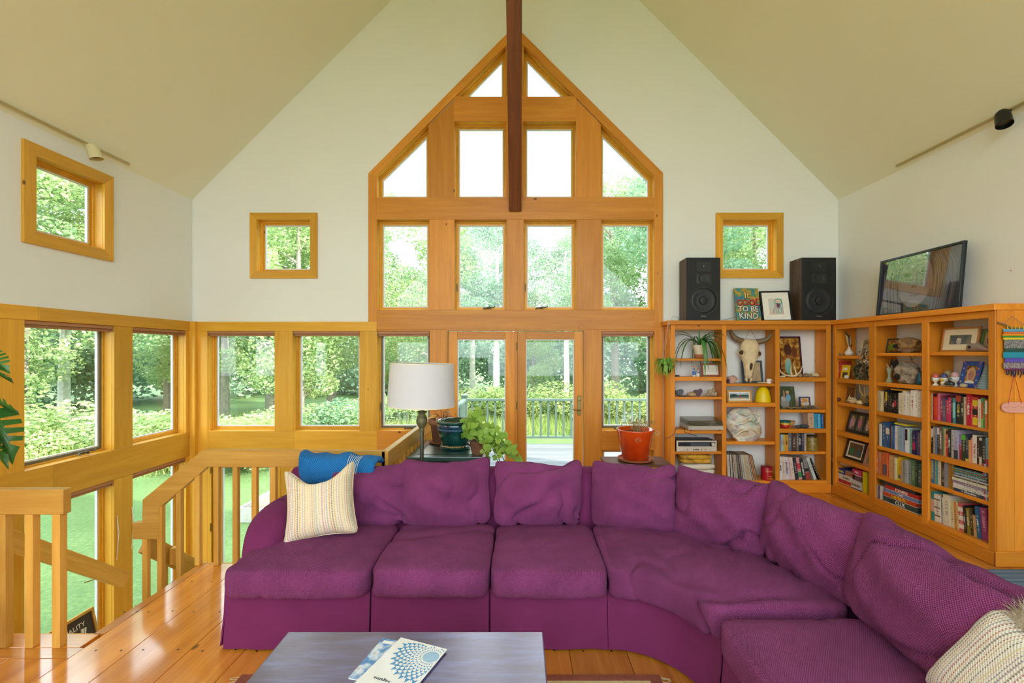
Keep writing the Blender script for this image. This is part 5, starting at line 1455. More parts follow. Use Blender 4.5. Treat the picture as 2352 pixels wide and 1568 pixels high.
# speakers
def speaker(x0, x1, label):
    o = thing('speaker', label, 'speaker', M=Matrix.Translation(((PX(x0, 5.66) + PX(x1, 5.66)) / 2, 5.66, TOPZ)))
    w = PX(x1, 5.66) - PX(x0, 5.66); h = PZ(591, 5.66) - TOPZ
    MB().box(-w/2, w/2, .012, .255, 0, h).build('cabinet', MATS['walnut'], o, bevel=.003)
    MB().box(-w/2 + .002, w/2 - .002, 0, .013, .002, h - .002).build('baffle', cmat('0b0e10', .6), o, bevel=.002)
    def ring_(z, r0, r1, dep, mat, nm, par, x=0):
        return MB().lathe([(r0, -dep), (r0, 0), (r1, 0), (r1, -dep)], 36, M=Matrix.Translation((x, 0, z)) @ Matrix.Rotation(R(-90), 4, 'X')).build(nm, mat, par, smooth=True)
    cone = lambda z, r, nm: MB().lathe([(r, .0), (r * .93, -.006), (r * .8, -.003), (r * .35, .004), (r * .3, -.004), (r * .001, -.008)], 36, M=Matrix.Translation((0, -.002, z)) @ Matrix.Rotation(R(-90), 4, 'X')).build(nm, cmat('1c2022', .5), o, smooth=True)
    wf = cone(h * .315, w * .37, 'woofer')
    MB().lathe([(w * .13, .0), (w * .12, .012), (w * .001, .018)], 24, M=Matrix.Translation((0, -.004, h * .315)) @ Matrix.Rotation(R(90), 4, 'X')).build('dust_cap', cmat('0e1012', .5), wf, smooth=True)
    MB().lathe([(w * .375, -.001), (w * .385, .006), (w * .405, .006), (w * .41, -.001)], 40, M=Matrix.Translation((0, -.001, h * .315)) @ Matrix.Rotation(R(90), 4, 'X')).build('surround', cmat('2a2e30', .35), wf, smooth=True)
    MB().box(-w * .22, w * .22, -.004, 0, h * .58, h * .74).build('mid_plate', cmat('24282a', .35), o, bevel=.002)
    cone(h * .665, w * .15, 'midrange')
    MB().box(-w * .22, w * .22, -.004, 0, h * .77, h * .93).build('tweeter_plate', cmat('1a1e20', .4), o, bevel=.002)
    MB().lathe([(w * .05, 0), (w * .04, .012), (w * .001, .016)], 16, M=Matrix.Translation((0, -.004, h * .86)) @ Matrix.Rotation(R(90), 4, 'X')).build('tweeter', cmat('3a3e40', .3), o, smooth=True)
    text('Technics', .018, 'silver', o, Matrix.Translation((.0, -.001, h * .07)) @ Matrix.Rotation(R(90), 4, 'X'), 'badge')
    return o
speaker(1577, 1655, 'black loudspeaker on the bookcase beside the gable window')
speaker(1842, 1921, 'black loudspeaker on the bookcase in the corner of the room')
# painting with words
picmat('splash', ['3a6a9a', '2a5a8a', '3a8a9a', '6a8a4a', 'c8a040', 'b84a34', '7a4a38'], 9, 3, .5)
pt = thing('canvas_painting', 'small painting of colourful words leaning on the wall between the loudspeakers', 'painting', M=Matrix.Translation((PX(1722, 5.78), 5.79, TOPZ)) @ Matrix.Rotation(R(-11), 4, 'X') @ Matrix.Rotation(R(2.5), 4, 'Z'))
wp, hp = PX(1750, 5.79) - PX(1693, 5.79), .435
MB().box(-wp/2, wp/2, 0, .02, 0, hp).build('canvas', MATS['splash'], pt, bevel=.002)
for s, zf, c, sz in (('It', .78, 'e8c050', .12), ('COOL', .56, 'c8382c', .105), ('TO BE', .36, 'e8e0d0', .095), ('KIND', .15, 'e0d8c8', .105)):
    text(s, sz, cmat('20283a').name, pt, Matrix.Translation((.003, -.0012, hp * zf - .003)) @ Matrix.Rotation(R(90), 4, 'X'), 'lettering', bold=.006)
    text(s, sz, cmat(c).name, pt, Matrix.Translation((0, -.0025, hp * zf)) @ Matrix.Rotation(R(90), 4, 'X'), 'lettering', bold=.001)
# jellyfish drawing
jf = thing('framed_drawing', 'black framed jellyfish drawing leaning against the corner loudspeaker', 'picture frame', M=Matrix.Translation((PX(1788, 5.76), 5.765, TOPZ)) @ Matrix.Rotation(R(-12), 4, 'X') @ Matrix.Rotation(R(-3), 4, 'Z'))
wj, hj = .37, .40
fnv = lambda a, b, t: Vector((a, t, b))
MB().ring(rect(-wj/2, 0, wj/2, hj), rect(-wj/2 + .02, .02, wj/2 - .02, hj - .02), fnv, 0, .022).build('frame', MATS['black'], jf, bevel=.002)
MB().box(-wj/2 + .005, wj/2 - .005, .012, .018, .005, hj - .005).build('mount', cmat('f0ece0', .8), jf)
picmat('jelly_bg', ['d8a0a8', 'e0c0b8', 'c0d8cc', 'b0d8c8'], 4, 1, .8, (1.6, 1, 1))
MB().box(-.085, .085, .0105, .012, .09, .30).build('picture', MATS['jelly_bg'], jf)
flat([(.035 + .05 * math.cos(R(a)), .245 + .055 * math.sin(R(a))) for a in range(-12, 193, 12)], .0095, .0105, 'bell', cmat('3aa088'), jf)
flat([(.033 + .038 * math.cos(R(a)), .246 + .042 * math.sin(R(a))) for a in range(-8, 189, 14)], .0090, .0095, 'bell_light', cmat('e0c8b0'), jf)
flat([(.01, .235), (.055, .225), (.04, .195), (.02, .165), (.012, .2)], .0088, .0095, 'arms', cmat('6a3a6a'), jf)
m = MB(); rj = random.Random(3)
for k in range(12):
    x = -.01 + .09 * k / 11; m.tube([(x, .0095, .235), (x + rj.uniform(-.02, .01), .0095, .19), (x * 1.3 - .025 + rj.uniform(-.02, .02), .0095, .14), (x * 1.4 - .03, .0095, .10)], .0011, 4)
m.build('tentacles', cmat('34423c'), jf)
cb = MB().tube([(PX(1562, 5.9), 5.92, TOPZ + .004), (PX(1556, 5.9), 5.9, TOPZ + .06), (PX(1546, 5.9), 5.9, TOPZ + .075), (PX(1542, 5.9), 5.9, TOPZ + .03), (PX(1550, 5.9), 5.9, TOPZ + .008), (PX(1562, 5.88), 5.9, TOPZ + .004)], .002, 5).build('speaker_wire', cmat('8a7a5a')); tag(cb, 'thin looped wire beside the loudspeaker near the gable window', 'wire')
cb = MB().tube([(PX(1656, 5.93), 5.93, TOPZ + .02), (PX(1690, 5.93), 5.935, TOPZ + .065)], .002, 5).build('speaker_wire', cmat('6a5a3a')); tag(cb, 'thin straight wire running behind the word painting', 'wire')

# big portrait on the side case
ptr = [(2012, 724), (2203, 705), (2217, 553), (2025, 598)]
xa = 3.93
def on_x(px_, py_, X): Y = X * FPX / (px_ - CX); return Vector((X, Y, PZ(py_, Y)))
b0, b1 = on_x(2012, 724, xa), on_x(2203, 705, xa)
wpt = (b0 - b1).length; hpt = .615
Mq = Matrix.Translation((3.925, (b0.y + b1.y) / 2, TOPZ)) @ Matrix.Rotation(R(-90), 4, 'Z') @ Matrix.Rotation(R(-5), 4, 'X')
po = thing('framed_portrait', 'large black framed photograph of a face leaning on the side wall', 'picture frame', M=Mq)
MB().ring(rect(-wpt/2, 0, wpt/2, hpt), rect(-wpt/2 + .022, .022, wpt/2 - .022, hpt - .022), fnv, 0, .03).build('frame', cmat('16222a', .3), po, bevel=.002)
picmat('portrait_bg', ['26283a', '34384c', '484c62'], 2.5, 3, .5, (1, 1, .4))
MB().box(-wpt/2 + .01, wpt/2 - .01, .016, .024, .01, hpt - .01).build('picture', MATS['portrait_bg'], po)
fc = cmat('8c8690', .6)
flat(ell(-.03, .33, .20, .26, 28), .0145, .016, 'face', fc, po)
flat(ell(-.03, .10, .08, .035), .0140, .0146, 'chin', cmat('a49a9c', .6), po)
flat([(-.105, .185), (-.06, .20), (-.03, .194), (.0, .20), (.045, .185), (.0, .172), (-.06, .172)], .0136, .0146, 'mouth', cmat('6a5a62', .6), po)
flat(ell(-.03, .275, .035, .014), .0136, .0146, 'nose', cmat('5f5358', .6), po)
for sx in (-1, 1):
    flat(ell(-.03 + .09 * sx, .40, .045, .02), .0136, .0146, 'eye', cmat('3a3438', .6), po)
    m = MB(); rp_ = random.Random(14)
    for k in range(26):
        x0 = .17 + .009 * k + rp_.uniform(-.01, .01); x1 = min(.43, x0 + rp_.uniform(-.02, .04))
        m.tube([(sx * x0 * .85, .0135, .585), (sx * (x0 + .03), .0132, .45), (sx * (x1 + .03), .0132, .25), (sx * x1, .0135, .03)], [.001, .0032, .0028, .001], 4)
    m.build('hair_strands', cmat('7c7a88', .6), po)
glassy('picture_glass', (.97, .97, .97), .12)
MB().box(-wpt/2 + .015, wpt/2 - .015, .008, .010, .015, hpt - .015).build('glass', MATS['picture_glass'], po)
# ---------------------------------------------------------------- shelf ornaments
random.seed(77)
zb0, zb1, zb2 = SHB[0][0][0], SHB[0][1][0], SHB[0][2][0]
leafmat('aloe', '2f6a35', '5a9a48', trans=.2, scale=8); leafmat('vine', '4a8a30', '9cc850', trans=.3, scale=12); leafmat('geranium', '5f9a35', 'b8d860', trans=.4, scale=10)
leafmat('monstera', '1f5222', '4f8a34', trans=.15, scale=4, rough=.25)
plain('terracotta', 'b06a44', rough=.8, var=.12, bump=.1); plain('clay_dark', '8a5c44', rough=.85, var=.2, bump=.1)
def solo(mb, name, mat, label, cat, M, group=None, smooth='full', **k):
    o = mb.build(name, mat, smooth=smooth, **k); o.matrix_world = M; ROOT[o.name] = M.copy(); tag(o, label, cat, group); return o
# arching strap-leaf plant
pl = thing('potted_plant', 'arching strap-leaved green plant in a cream pot on the bookcase', 'plant', M=at(FB, aB(1606, .10), .10, zb0))
MB().lathe([(.045, 0), (.06, .01), (.06, .045), (.052, .05)], 20, (0, 0, 0)).build('pot_foot', MATS['terracotta'], pl, smooth=True)
MB().lathe([(.048, .045), (.085, .15), (.09, .165), (.082, .165), (.075, .15), (.0, .145)], 24).build('pot', MATS['cream'], pl, smooth=True)
for k in range(30):
    m = MB(); a = random.uniform(0, 6.28) if k > 11 else R(-100 + 18 * k); ln = random.uniform(.30, .50)
    if k == 0: a, ln = R(90), .1
    d = Vector((math.cos(a), math.sin(a) * (.28 if math.sin(a) > 0 else .75), 0)); pts = []
    arch = random.uniform(.4, 1.25)
    for i in range(9):
        s = i / 8
        pts.append(Vector((0, 0, .17)) + d * ln * (s * .62 + .16 * math.sin(s * 2.4)) + Vector((0, 0, ln * (1.0 * s - arch * 1.75 * s * s))))
    sd = Vector((-d.y, d.x, 0)) if d.length > .01 else Vector((1, 0, 0))
    m.ribbon(pts, [.006 + .0085 * math.sin(math.pi * min(1, .12 + .88 * i / 8)) for i in range(8)] + [.0008], sd, .45)
    m.build('leaf', MATS['aloe'], pl, smooth='full')
m = MB().ribbon([(0, 0, .17), (.002, 0, .26), (.0, 0, .33), (-.004, -.01, .38)], [.012, .011, .007, .001], (1, 0, 0), .4); m.build('leaf', MATS['aloe'], pl, smooth='full')
# figurines
def figurine(x, h, c1, c2, label, z=zb1, F=FB, fa=aB, d=.08):
    o = thing('figurine', label, 'figurine', M=at(F, fa(x, d), d, z), group='porcelain figurines')
    MB().lathe([(.022, 0), (.024, .01), (.018, .02)], 12).build('base', cmat('e8e0d0', .3), o, smooth=True)
    MB().lathe([(.018, .02), (.02, h * .35), (.014, h * .55), (.016, h * .68), (.008, h * .76)], 12).build('robe', cmat(c1, .3), o, smooth=True)
    MB().blob((0, -.002, h * .86), (.012, .012, .015), 1, .03).build('head', cmat('e0b090', .4), o, smooth='full')
    MB().tube([(-.014, -.004, h * .66), (-.006, -.02, h * .52), (.010, -.018, h * .56), (.015, -.004, h * .66)], .0055, 6).build('arms', cmat(c2, .4), o, smooth=True)
    MB().blob((0, .002, h * .91), (.0135, .0135, .012), 2, .03).build('hair', cmat('b0782a', .5), o, smooth='full')
figurine(1594, .135, '3a6ab0', 'e8e4dc', 'taller blue and white porcelain figurine beside the certificate'); figurine(1603, .095, 'dcdce0', '2a4a90', 'shorter white and blue porcelain figurine beside the certificate')
picmat('certificate', ['dcd8c8', 'e4e0d2', 'eeeade'], 30, 2, .6, (1, 1, 6))
pf = pframe('brown framed certificate on the shelf below the strap-leaved plant', at(FB, aB(1634, .1), .10, zb1, 0, R(-8)), .235, .165, '8a4a26', 'certificate', .022)
for k in range(4): MB().box(-.07, .05 + .01 * (k % 2), .008, .0085, .065 + .017 * k, .0665 + .017 * k).build('script_line', MATS['dark_ink'], pf)
MB().box(aB(1552), aB(1560), .05, .09, 0, .02)
o = solo(MB().box(-.02, .02, -.02, .02, 0, .022), 'trinket_box', cmat('3a3a3c'), 'tiny dark box at the end of the certificate shelf', 'box', at(FB, aB(1556, .06), .06, zb1), smooth=False)
# stones
def stone(x, y_off, r, col, seed, label, F=FB, fa=aB, z=zb2, d=.08, yaw=0., name='stone', cat='stone', amp=.12):
    o = MB().blob((0, 0, r[2] * .92), r, seed, amp, sub=2).build(name, cmat(col, .8), smooth='full'); M = at(F, fa(x, d), d, z, yaw); o.matrix_world = M; ROOT[o.name] = M
    tag(o, label, cat, 'stones and shells on the shelves'); return o
def heart(x, w, col, label, yaw, z=zb2):
    m = MB(); pts = []
    for i in range(28):
        t_ = 2 * math.pi * i / 28
        pts.append((w * .5 * (math.sin(t_) ** 3), w * .5 * (.8125 * math.cos(t_) - .3125 * math.cos(2 * t_) - .125 * math.cos(3 * t_) - .0625 * math.cos(4 * t_)) + w * .46))
    m.plate(pts, [], lambda a, b, t: Vector((a, t, b)), -.02, .02)
    o = m.build('heart_stone', cmat(col, .8), bevel=.010, seg=3, smooth='full'); M = at(FB, aB(x, .08), .08, z, yaw, R(-8), R(-14)); o.matrix_world = M; ROOT[o.name] = M; tag(o, label, 'stone', 'stones and shells on the shelves')
heart(1563, .105, '5c646a', 'grey heart-shaped stone on the stone shelf', R(10)); heart(1606, .11, '5a4a54', 'purple-grey heart-shaped stone on the stone shelf', R(-12))
stone(1589, 0, (.06, .05, .028), 'b89a70', 3, 'flat tan stone between the two heart-shaped stones'); stone(1571, 0, (.045, .03, .009), '5a5048', 5, 'thin dark slate under the grey heart stone', d=.04)
o = thing('fossil_rock', 'knobbly beige rock cluster at the end of the stone shelf', 'rock', M=at(FB, aB(1635, .09), .09, zb2))
for k, (c, r) in enumerate((((0, 0, .04), .035), ((-.03, -.01, .06), .03), ((.035, 0, .03), .03), ((-.04, .01, .025), .028), ((.01, -.02, .075), .024))): MB().blob(c, r, 40 + k, .2).build('lobe', cmat('a89a80', .9), o, smooth='full')
# ---------------------------------------------------------------- column two
z21, z22, z23 = SHB[1][0][0], SHB[1][1][0], SHB[1][2][0]
plain('bone', 'd8c49a', rough=.7, var=.14, scale=14, bump=.15); plain('bone_dark', '4a3a28', rough=.9, var=.2); plain('horn', '7a6648', rough=.5, var=.25, scale=10)
sk = thing('cow_skull', 'weathered cow skull with curved horns hanging in the bookcase', 'skull', M=Matrix.Translation(P(1716, 868, 5.83)) @ Matrix.Rotation(R(4), 4, 'Y') @ Matrix.Rotation(R(-8), 4, 'Z'))
rings = []
for (z, rx, ry, yo) in ((0.0, .028, .02, -.03), (.03, .048, .03, -.035), (.10, .055, .04, -.035), (.18, .068, .05, -.03), (.26, .10, .06, -.02), (.32, .125, .065, -.012), (.37, .115, .062, -.008), (.43, .105, .055, -.005), (.47, .095, .045, 0), (.495, .07, .03, .01)):
    rings.append([Vector((rx * math.copysign(abs(math.cos(a)) ** .8, math.cos(a)), yo + ry * math.sin(a), z)) for a in [2 * math.pi * i / 20 for i in range(20)]])
MB().loft(rings).build('cranium', MATS['bone'], sk, smooth='full')
for sx in (-1, 1):
    MB().blob((sx * .104, -.048, .315), (.026, .026, .03), 3, .12).build('eye_socket', MATS['bone_dark'], sk, smooth='full')
    pts = [(sx * .0, 0, 0)]
    # socket rim
    MB().tube([(sx * (.102 + .030 * math.cos(a)), -.058 + .03 * math.cos(a), .315 + .034 * math.sin(a)) for a in [i * math.pi / 8 for i in range(17)]], .0065, 6, cap=False).build('socket_rim', MATS['bone'], sk, smooth=True)
    hp_ = [(.08, .01, .46), (.14, .0, .475), (.19, -.01, .495), (.225, -.02, .535), (.245, -.03, .59), (.25, -.03, .63)]
    if sx < 0: hp_ = [(.08, .01, .46), (.14, .0, .475), (.20, -.01, .51), (.235, -.02, .56), (.25, -.03, .60)]
    MB().tube([(sx * x, y, z) for x, y, z in hp_], [.038, .035, .03, .022, .012, .004][:len(hp_)], 12).build('horn', MATS['horn'], sk, smooth=True)
    MB().tube([(sx * .022, -.055, .005), (sx * .03, -.06, -.02), (sx * .016, -.055, -.05)], [.017, .015, .006], 8).build('muzzle_bone', MATS['bone'], sk, smooth=True)
MB().blob((.012, -.068, .15), (.022, .02, .055), 8, .1).build('nasal_opening', MATS['bone_dark'], sk, smooth='full')
m = MB().tube([(-.045, 0, .50), (.0, .03, .63)], .0018, 4); m.tube([(.075, 0, .50), (.0, .03, .63)], .0018, 4); m.build('hanging_wire', cmat('5a4a38'), sk)
stone(1682, 0, (.06, .045, .052), 'c8a090', 12, 'pale pink crystal rock at the end of the skull shelf', z=z21, amp=.3); stone(1672, 0, (.02, .03, .03), '4a3444', 14, 'small dark purple crystal beside the pink rock', z=z21, amp=.3)
picmat('sepia', ['8a7a60', 'a8946e', 'b8a27a', '6a6a60'], 6, 3, .4, (1, 1, .6))
pframe('dark blue framed sepia picture standing behind the cow skull', at(FB, aB(1730, .16), .16, z21, 0, R(-9)), .265, .285, '3a4a56', 'sepia', .024, figs=((.35, .45, .22, .3, '6a6450'),))
mg_ = thing('mug', 'small white mug with red mark at the edge of the skull shelf', 'mug', M=at(FB, aB(1766, .06), .06, z21))
MB().lathe([(.026, 0), (.03, .005), (.03, .055), (.027, .055), (.026, .008), (.001, .008)], 18).build('cup', cmat('e8e4da', .3), mg_, smooth=True)
MB().tube([(.028, 0, .045), (.047, 0, .042), (.047, 0, .018), (.028, 0, .012)], .004, 6).build('handle', cmat('e8e4da', .3), mg_, smooth=True); MB().box(.005, .018, -.031, -.028, .02, .03).build('mark', MATS['red_ink'], mg_)
o = thing('coral_twig', 'small pale coral twigs lying beside the white mug', 'coral', M=at(FB, aB(1749, .05), .05, z21))
for k in range(6): MB().tube([(-.05 + .018 * k, 0, .008), (-.03 + .018 * k, random.uniform(-.02, .02), .016), (-.01 + .016 * k, random.uniform(-.02, .02), .008)], [.006, .005, .003], 6).build('twig', MATS['bone'], o, smooth=True)
picmat('beach', ['2a4030', '34503a', '6a8a8a', 'c8b898'], 4, 2, .3, (.3, 1, 2.2))
pframe('light wood framed beach photo with a figure in red', at(FB, aB(1700, .08), .08, z22, R(4), R(-9)), .315, .15, 'c89a50', 'beach', .022, .012, figs=((.5, .82, .55, .18, 'b8d0d8'), (.22, .62, .2, .2, '22382a'), (.75, .6, .3, .12, '2c4634'), (.5, .12, .55, .13, 'd0bc9a'), (.54, .42, .035, .25, 'b83a34'), (.54, .7, .025, .07, '7a4a34')))
plain('yellow_shade', 'e6c800', rough=.4, var=.02)
yl = thing('dome_lamp', 'bright yellow dome-shaped lamp beside the beach photo', 'lamp', M=at(FB, aB(1752, .09), .09, z22))
MB().lathe([(.092, .002), (.092, .008), (.086, .07), (.072, .135), (.05, .175), (.025, .193), (.001, .197)], 28).build('shade', MATS['yellow_shade'], yl, smooth='full'); MB().lathe([(.06, 0), (.06, .004)], 16).build('base', cmat('8a7a30'), yl)
# painted clay vessel
picmat('marble_paint', ['3a4a40', 'b8a888', 'd8c8a8', 'd8d4c4', 'a8bca4', 'c8a0a0', '5a5044'], 7, 2, .35, (1, 1, 1.5))
sc_ = thing('painted_sculpture', 'folded abstract clay form painted in pale swirls on its own shelf', 'sculpture', M=at(FB, aB(1709, .1), .11, z23, R(-8)))
rings = []
for i in range(18):
    f = i / 17; z = .40 * f
    w = .13 + .075 * math.sin(f * math.pi * .9 + .25) - (.09 * max(0, f - .55) if f > .55 else 0); xo = .02 * math.cos(f * 5) - .055 * max(0, f - .5); dep_ = .085 * (1 - .5 * f * f)
    if f > .9: w *= (1 - (f - .9) * 4); dep_ *= .7
    rings.append([Vector((xo + w * math.copysign(abs(math.cos(a)) ** .85, math.cos(a)) * (1 + .06 * math.sin(3 * a + f * 8)), dep_ * math.sin(a) * (1 + .25 * math.sin(2 * a + f * 11)), z + .015 * math.sin(2 * a + 2))) for a in [2 * math.pi * k / 28 for k in range(28)]])
MB().loft(rings).build('body', MATS['marble_paint'], sc_, smooth='full')
for k, pts in enumerate((((-.15, .05), (-.05, .13), (.06, .16), (.15, .1)), ((-.14, .2), (-.03, .23), (.05, .28), (.12, .22)), ((-.1, .36), (.0, .33), (.1, .36)))):
    MB().tube([(x, -.085 - .012 * math.cos(x * 8), z) for x, z in pts], [.008] + [.016] * (len(pts) - 2) + [.008], 8).build('fold', MATS['marble_paint'], sc_, smooth=True)
MB().tube([(.13, -.05, .36), (.17, -.06, .31), (.155, -.06, .25), (.12, -.06, .22)], [.02, .024, .02, .012], 8).build('spout', MATS['marble_paint'], sc_, smooth=True)
cn = thing('cocoa_tin', 'red cocoa tin standing beside the records', 'tin', M=at(FB, aB(1760.5, .05), .05, .147))
MB().lathe([(.062, 0), (.064, .004), (.064, .15), (.062, .154), (.001, .154)], 28).build('can', cmat('b01428', .3), cn, smooth=True); MB().lathe([(.066, .15), (.066, .166), (.063, .168), (.001, .168)], 28).build('lid', cmat('8a1020', .35), cn, smooth=True)
text('Marvelous', .022, 'yellow_ink', cn, Matrix.Translation((0, -.066, .115)) @ Matrix.Rotation(R(90), 4, 'X')); text('Hot', .024, 'yellow_ink', cn, Matrix.Translation((.01, -.066, .055)) @ Matrix.Rotation(R(90), 4, 'X')); text('Cocoa', .024, 'yellow_ink', cn, Matrix.Translation((.01, -.066, .028)) @ Matrix.Rotation(R(90), 4, 'X'))
# ---------------------------------------------------------------- column three
z31, z32, z33, z34 = [q[0] for q in SHB[2]]
picmat('autumn', ['3a1c0c', '6a3a14', 'a8742a', 'c89a3a', 'e0cc8a'], 22, 5, .3)
pframe('tall maroon framed autumn photo of a child in a pale blue dress', at(FB, aB(1819, .14), .14, z31, R(3), R(-7)), .30, .515, '4a2028', 'autumn', .024, figs=((.42, .68, .2, .16, '4a2410'), (.74, .62, .13, .16, '6a3418'), (.38, .22, .17, .2, '7ab0a8'), (.40, .36, .11, .1, '88bab0'), (.43, .49, .07, .05, 'b87850'), (.43, .52, .075, .04, '8a4a28')))
an = thing('antler', 'curved deer antler lying in front of the autumn photo', 'antler', M=at(FB, aB(1818, .05), .05, z31))
MB().tube([(-.14, .02, .11), (-.13, 0, .06), (-.08, -.01, .025), (0, -.01, .015), (.06, 0, .02)], [.004, .009, .012, .014, .014], 8).build('beam', MATS['bone'], an, smooth=True)
for (p, q, r_) in (((.06, 0, .02), (.05, .01, .1), (.03, .02, .18)), ((.06, 0, .02), (.11, 0, .07), (.15, .02, .15)), ((.0, -.01, .015), (-.005, .01, .09), (.01, .02, .15))): MB().tube([p, q, r_], [.011, .009, .003], 8).build('tine', MATS['bone'], an, smooth=True)
stone(1854, 0, (.05, .04, .025), '8a7a60', 50, 'flat brown stone beside the antler', z=z31, d=.07); stone(1872, 0, (.052, .04, .03), 'c8b488', 51, 'pitted beige stone at the end of the antler shelf', z=z31, d=.07, amp=.25); stone(1797, 0, (.035, .03, .012), 'd8ccb0', 52, 'small white shell in front of the autumn photo', z=z31, d=.03, amp=.3); stone(1838, 0, (.03, .025, .022), '9a8460', 53, 'small brown bone by the foot of the antler', z=z31, d=.03, amp=.3)
picmat('woodland', ['2a3420', '3a4a2c', '4a5a3a', '5a6a48'], 8, 3, .3)
pframe('unframed photo of a blond child hugging a grey dog', at(FB, aB(1810, .09), .09, z32, R(-3), R(-12)), .215, .285, '3a4a2c', 'woodland', 0.0, figs=((.38, .24, .24, .22, '8a8880'), (.33, .45, .14, .12, 'a8a49a'), (.6, .5, .13, .17, '6aa0b8'), (.58, .7, .09, .07, 'b07a58'), (.58, .75, .10, .06, 'b8a068'), (.38, .64, .05, .2, 'b08060')))
picmat('snap', ['8a5a2a', 'c8882a', 'd8c8b0', '6a5a4a'], 16, 3, .3)
pframe('small blue framed snapshot beside the child and dog photo', at(FB, aB(1850, .09), .08, z32, R(-4), R(-12)), .13, .155, '28386a', 'snap', .014, figs=((.35, .35, .15, .25, 'd8c0a0'), (.65, .4, .15, .25, 'b0b8c0')))
dw = thing('driftwood', 'rough strips of driftwood lying below the child and dog photo', 'driftwood', M=at(FB, aB(1835, .03), .035, z32))
for k in range(26):
    x = random.uniform(-.22, .16); MB().tube([(x, random.uniform(-.02, .02), .015), (x + .05, random.uniform(-.02, .02), random.uniform(.02, .05)), (x + random.uniform(.08, .12), random.uniform(-.02, .02), random.uniform(.01, .03))], [.008, .010, .004], 5).build('twig', cmat(('6a5c44', '867658', '54482f')[k % 3], .9), dw, smooth=True)
for k, (c, r_, z) in enumerate((('b82a26', .062, 0), ('d8b020', .064, .022), ('1f6a6a', .066, .042))):
    o = solo(MB().lathe([(r_ * .6, z * 0), (r_ * .7, .004), (r_, .045), (r_ * .95, .045), (r_ * .6, .010), (.001, .009)], 22), 'nesting_bowl', cmat(c, .35), '%s bowl nested in the stack of three bowls' % ('red', 'yellow', 'teal')[k], 'bowl', at(FB, aB(1803, .07), .07, z33 + z + .001), 'nested bowls')
o = solo(MB().lathe([(.04, 0), (.075, .075), (.072, .075), (.037, .008), (.001, .006)], 22), 'wooden_bowl', cmat('c89a5a', .5), 'wide tan bowl behind the three nested bowls', 'bowl', at(FB, aB(1812, .17), .17, z33))
stone(1832, 0, (.035, .03, .02), '4a5048', 60, 'rounded dark green stone on the bowl shelf', z=z33, d=.05); stone(1846, 0, (.062, .04, .024), '3a444a', 61, 'larger blue-black stone on the bowl shelf', z=z33, d=.06)
jr = thing('jar', 'amber textured jar with metal lid beside the cookbooks', 'jar', M=at(FB, aB(1864.5, .07), .07, z34))
MB().lathe([(.058, 0), (.064, .006), (.065, .16), (.06, .172), (.055, .176)], 24).build('body', plain('amber', '8a7430', rough=.25, var=.35, scale=40, bump=.4), jr, smooth=True); MB().lathe([(.06, .172), (.06, .19), (.055, .193), (.001, .193)], 24).build('lid', cmat('5a4a34', .35, metal=.6), jr, smooth=True)

# ---------------------------------------------------------------- side case ornaments
zA = [q[0] for q in SHR[0]]; zBc = [q[0] for q in SHR[1]]; zC = [q[0] for q in SHR[2]]
def feather(par, p0, p1, w, col, nm='feather'):
    p0, p1 = Vector(p0), Vector(p1); pts = [p0 + (p1 - p0) * (i / 7) + Vector((0, .01, 0)) * math.sin(i / 7 * 3) for i in range(8)]
    MB().ribbon(pts, [.002, .002, w * .7, w, w, w * .9, w * .6, .001], (1, .3, 0), .2).build(nm, cmat(col, .7), par, smooth='full')
va = thing('bud_vase', 'white bud vase holding striped feathers at the top of the corner column', 'vase', M=at(FR, aR(1950, .09), .09, zA[0]))
MB().lathe([(.03, 0), (.048, .02), (.045, .04), (.02, .075), (.012, .1), (.015, .105), (.009, .1), (.001, .09)], 20).build('vase', cmat('dcd6c8', .4), va, smooth='full')
for k, (dx, h, w, c) in enumerate(((-.07, .30, .02, '4a3a28'), (-.05, .26, .018, 'c8b890'), (.02, .26, .014, '3a3430'), (.05, .24, .016, '5a5048'), (.075, .23, .007, 'b8a888'))): feather(va, (0, 0, .08), (dx, -.01 * k, h), w, c)
picmat('oldphoto', ['6a6a58', '8a8a70', 'a8a488', '4a4a3c'], 10, 3, .4)
pframe('cream framed photo beside the feather vase', at(FR, aR(1984, .12), .12, zA[0], R(-6), R(-10)), .19, .215, 'd8d0b4', 'oldphoto', .03, figs=((.5, .45, .22, .3, 'b8b0a0'), (.5, .75, .12, .1, '8a6a50')))
solo(MB().tube([(-.07, 0, .012), (-.02, .01, .018), (.05, 0, .01)], [.008, .014, .006], 7), 'driftwood', cmat('8a8470', .9), 'small grey driftwood beside the feather vase', 'driftwood', at(FR, aR(1929, .05), .05, zA[0]))
df = thing('dried_flowers', 'bunch of dried flowers hanging over the corner column shelf', 'dried flowers', M=at(FR, aR(1983, -.02), -.02, zA[0] - .02))
for k in range(60):
    p = Vector((random.gauss(0, .04), random.gauss(0, .015), random.uniform(-.05, .11))); MB().blob(p, random.uniform(.006, .012), k, .2, sub=1).build('blossom', cmat(('c8b48a', '8a6a3a', '6a4a2a', '9a9aa8')[k % 4], .9), df)
m = MB()
for k in range(14): m.tube([(random.gauss(0, .03), random.gauss(0, .01), .08), (random.gauss(.005, .01), 0, -.08), (random.gauss(.01, .02), .01, -.24)], .002, 4)
m.build('stems', cmat('4a3a24', .9), df)
mw = thing('moss_wreath', 'mossy wreath of dried leaves and cones in the corner column', 'wreath', M=at(FR, aR(1975, .08), .09, zA[1]))
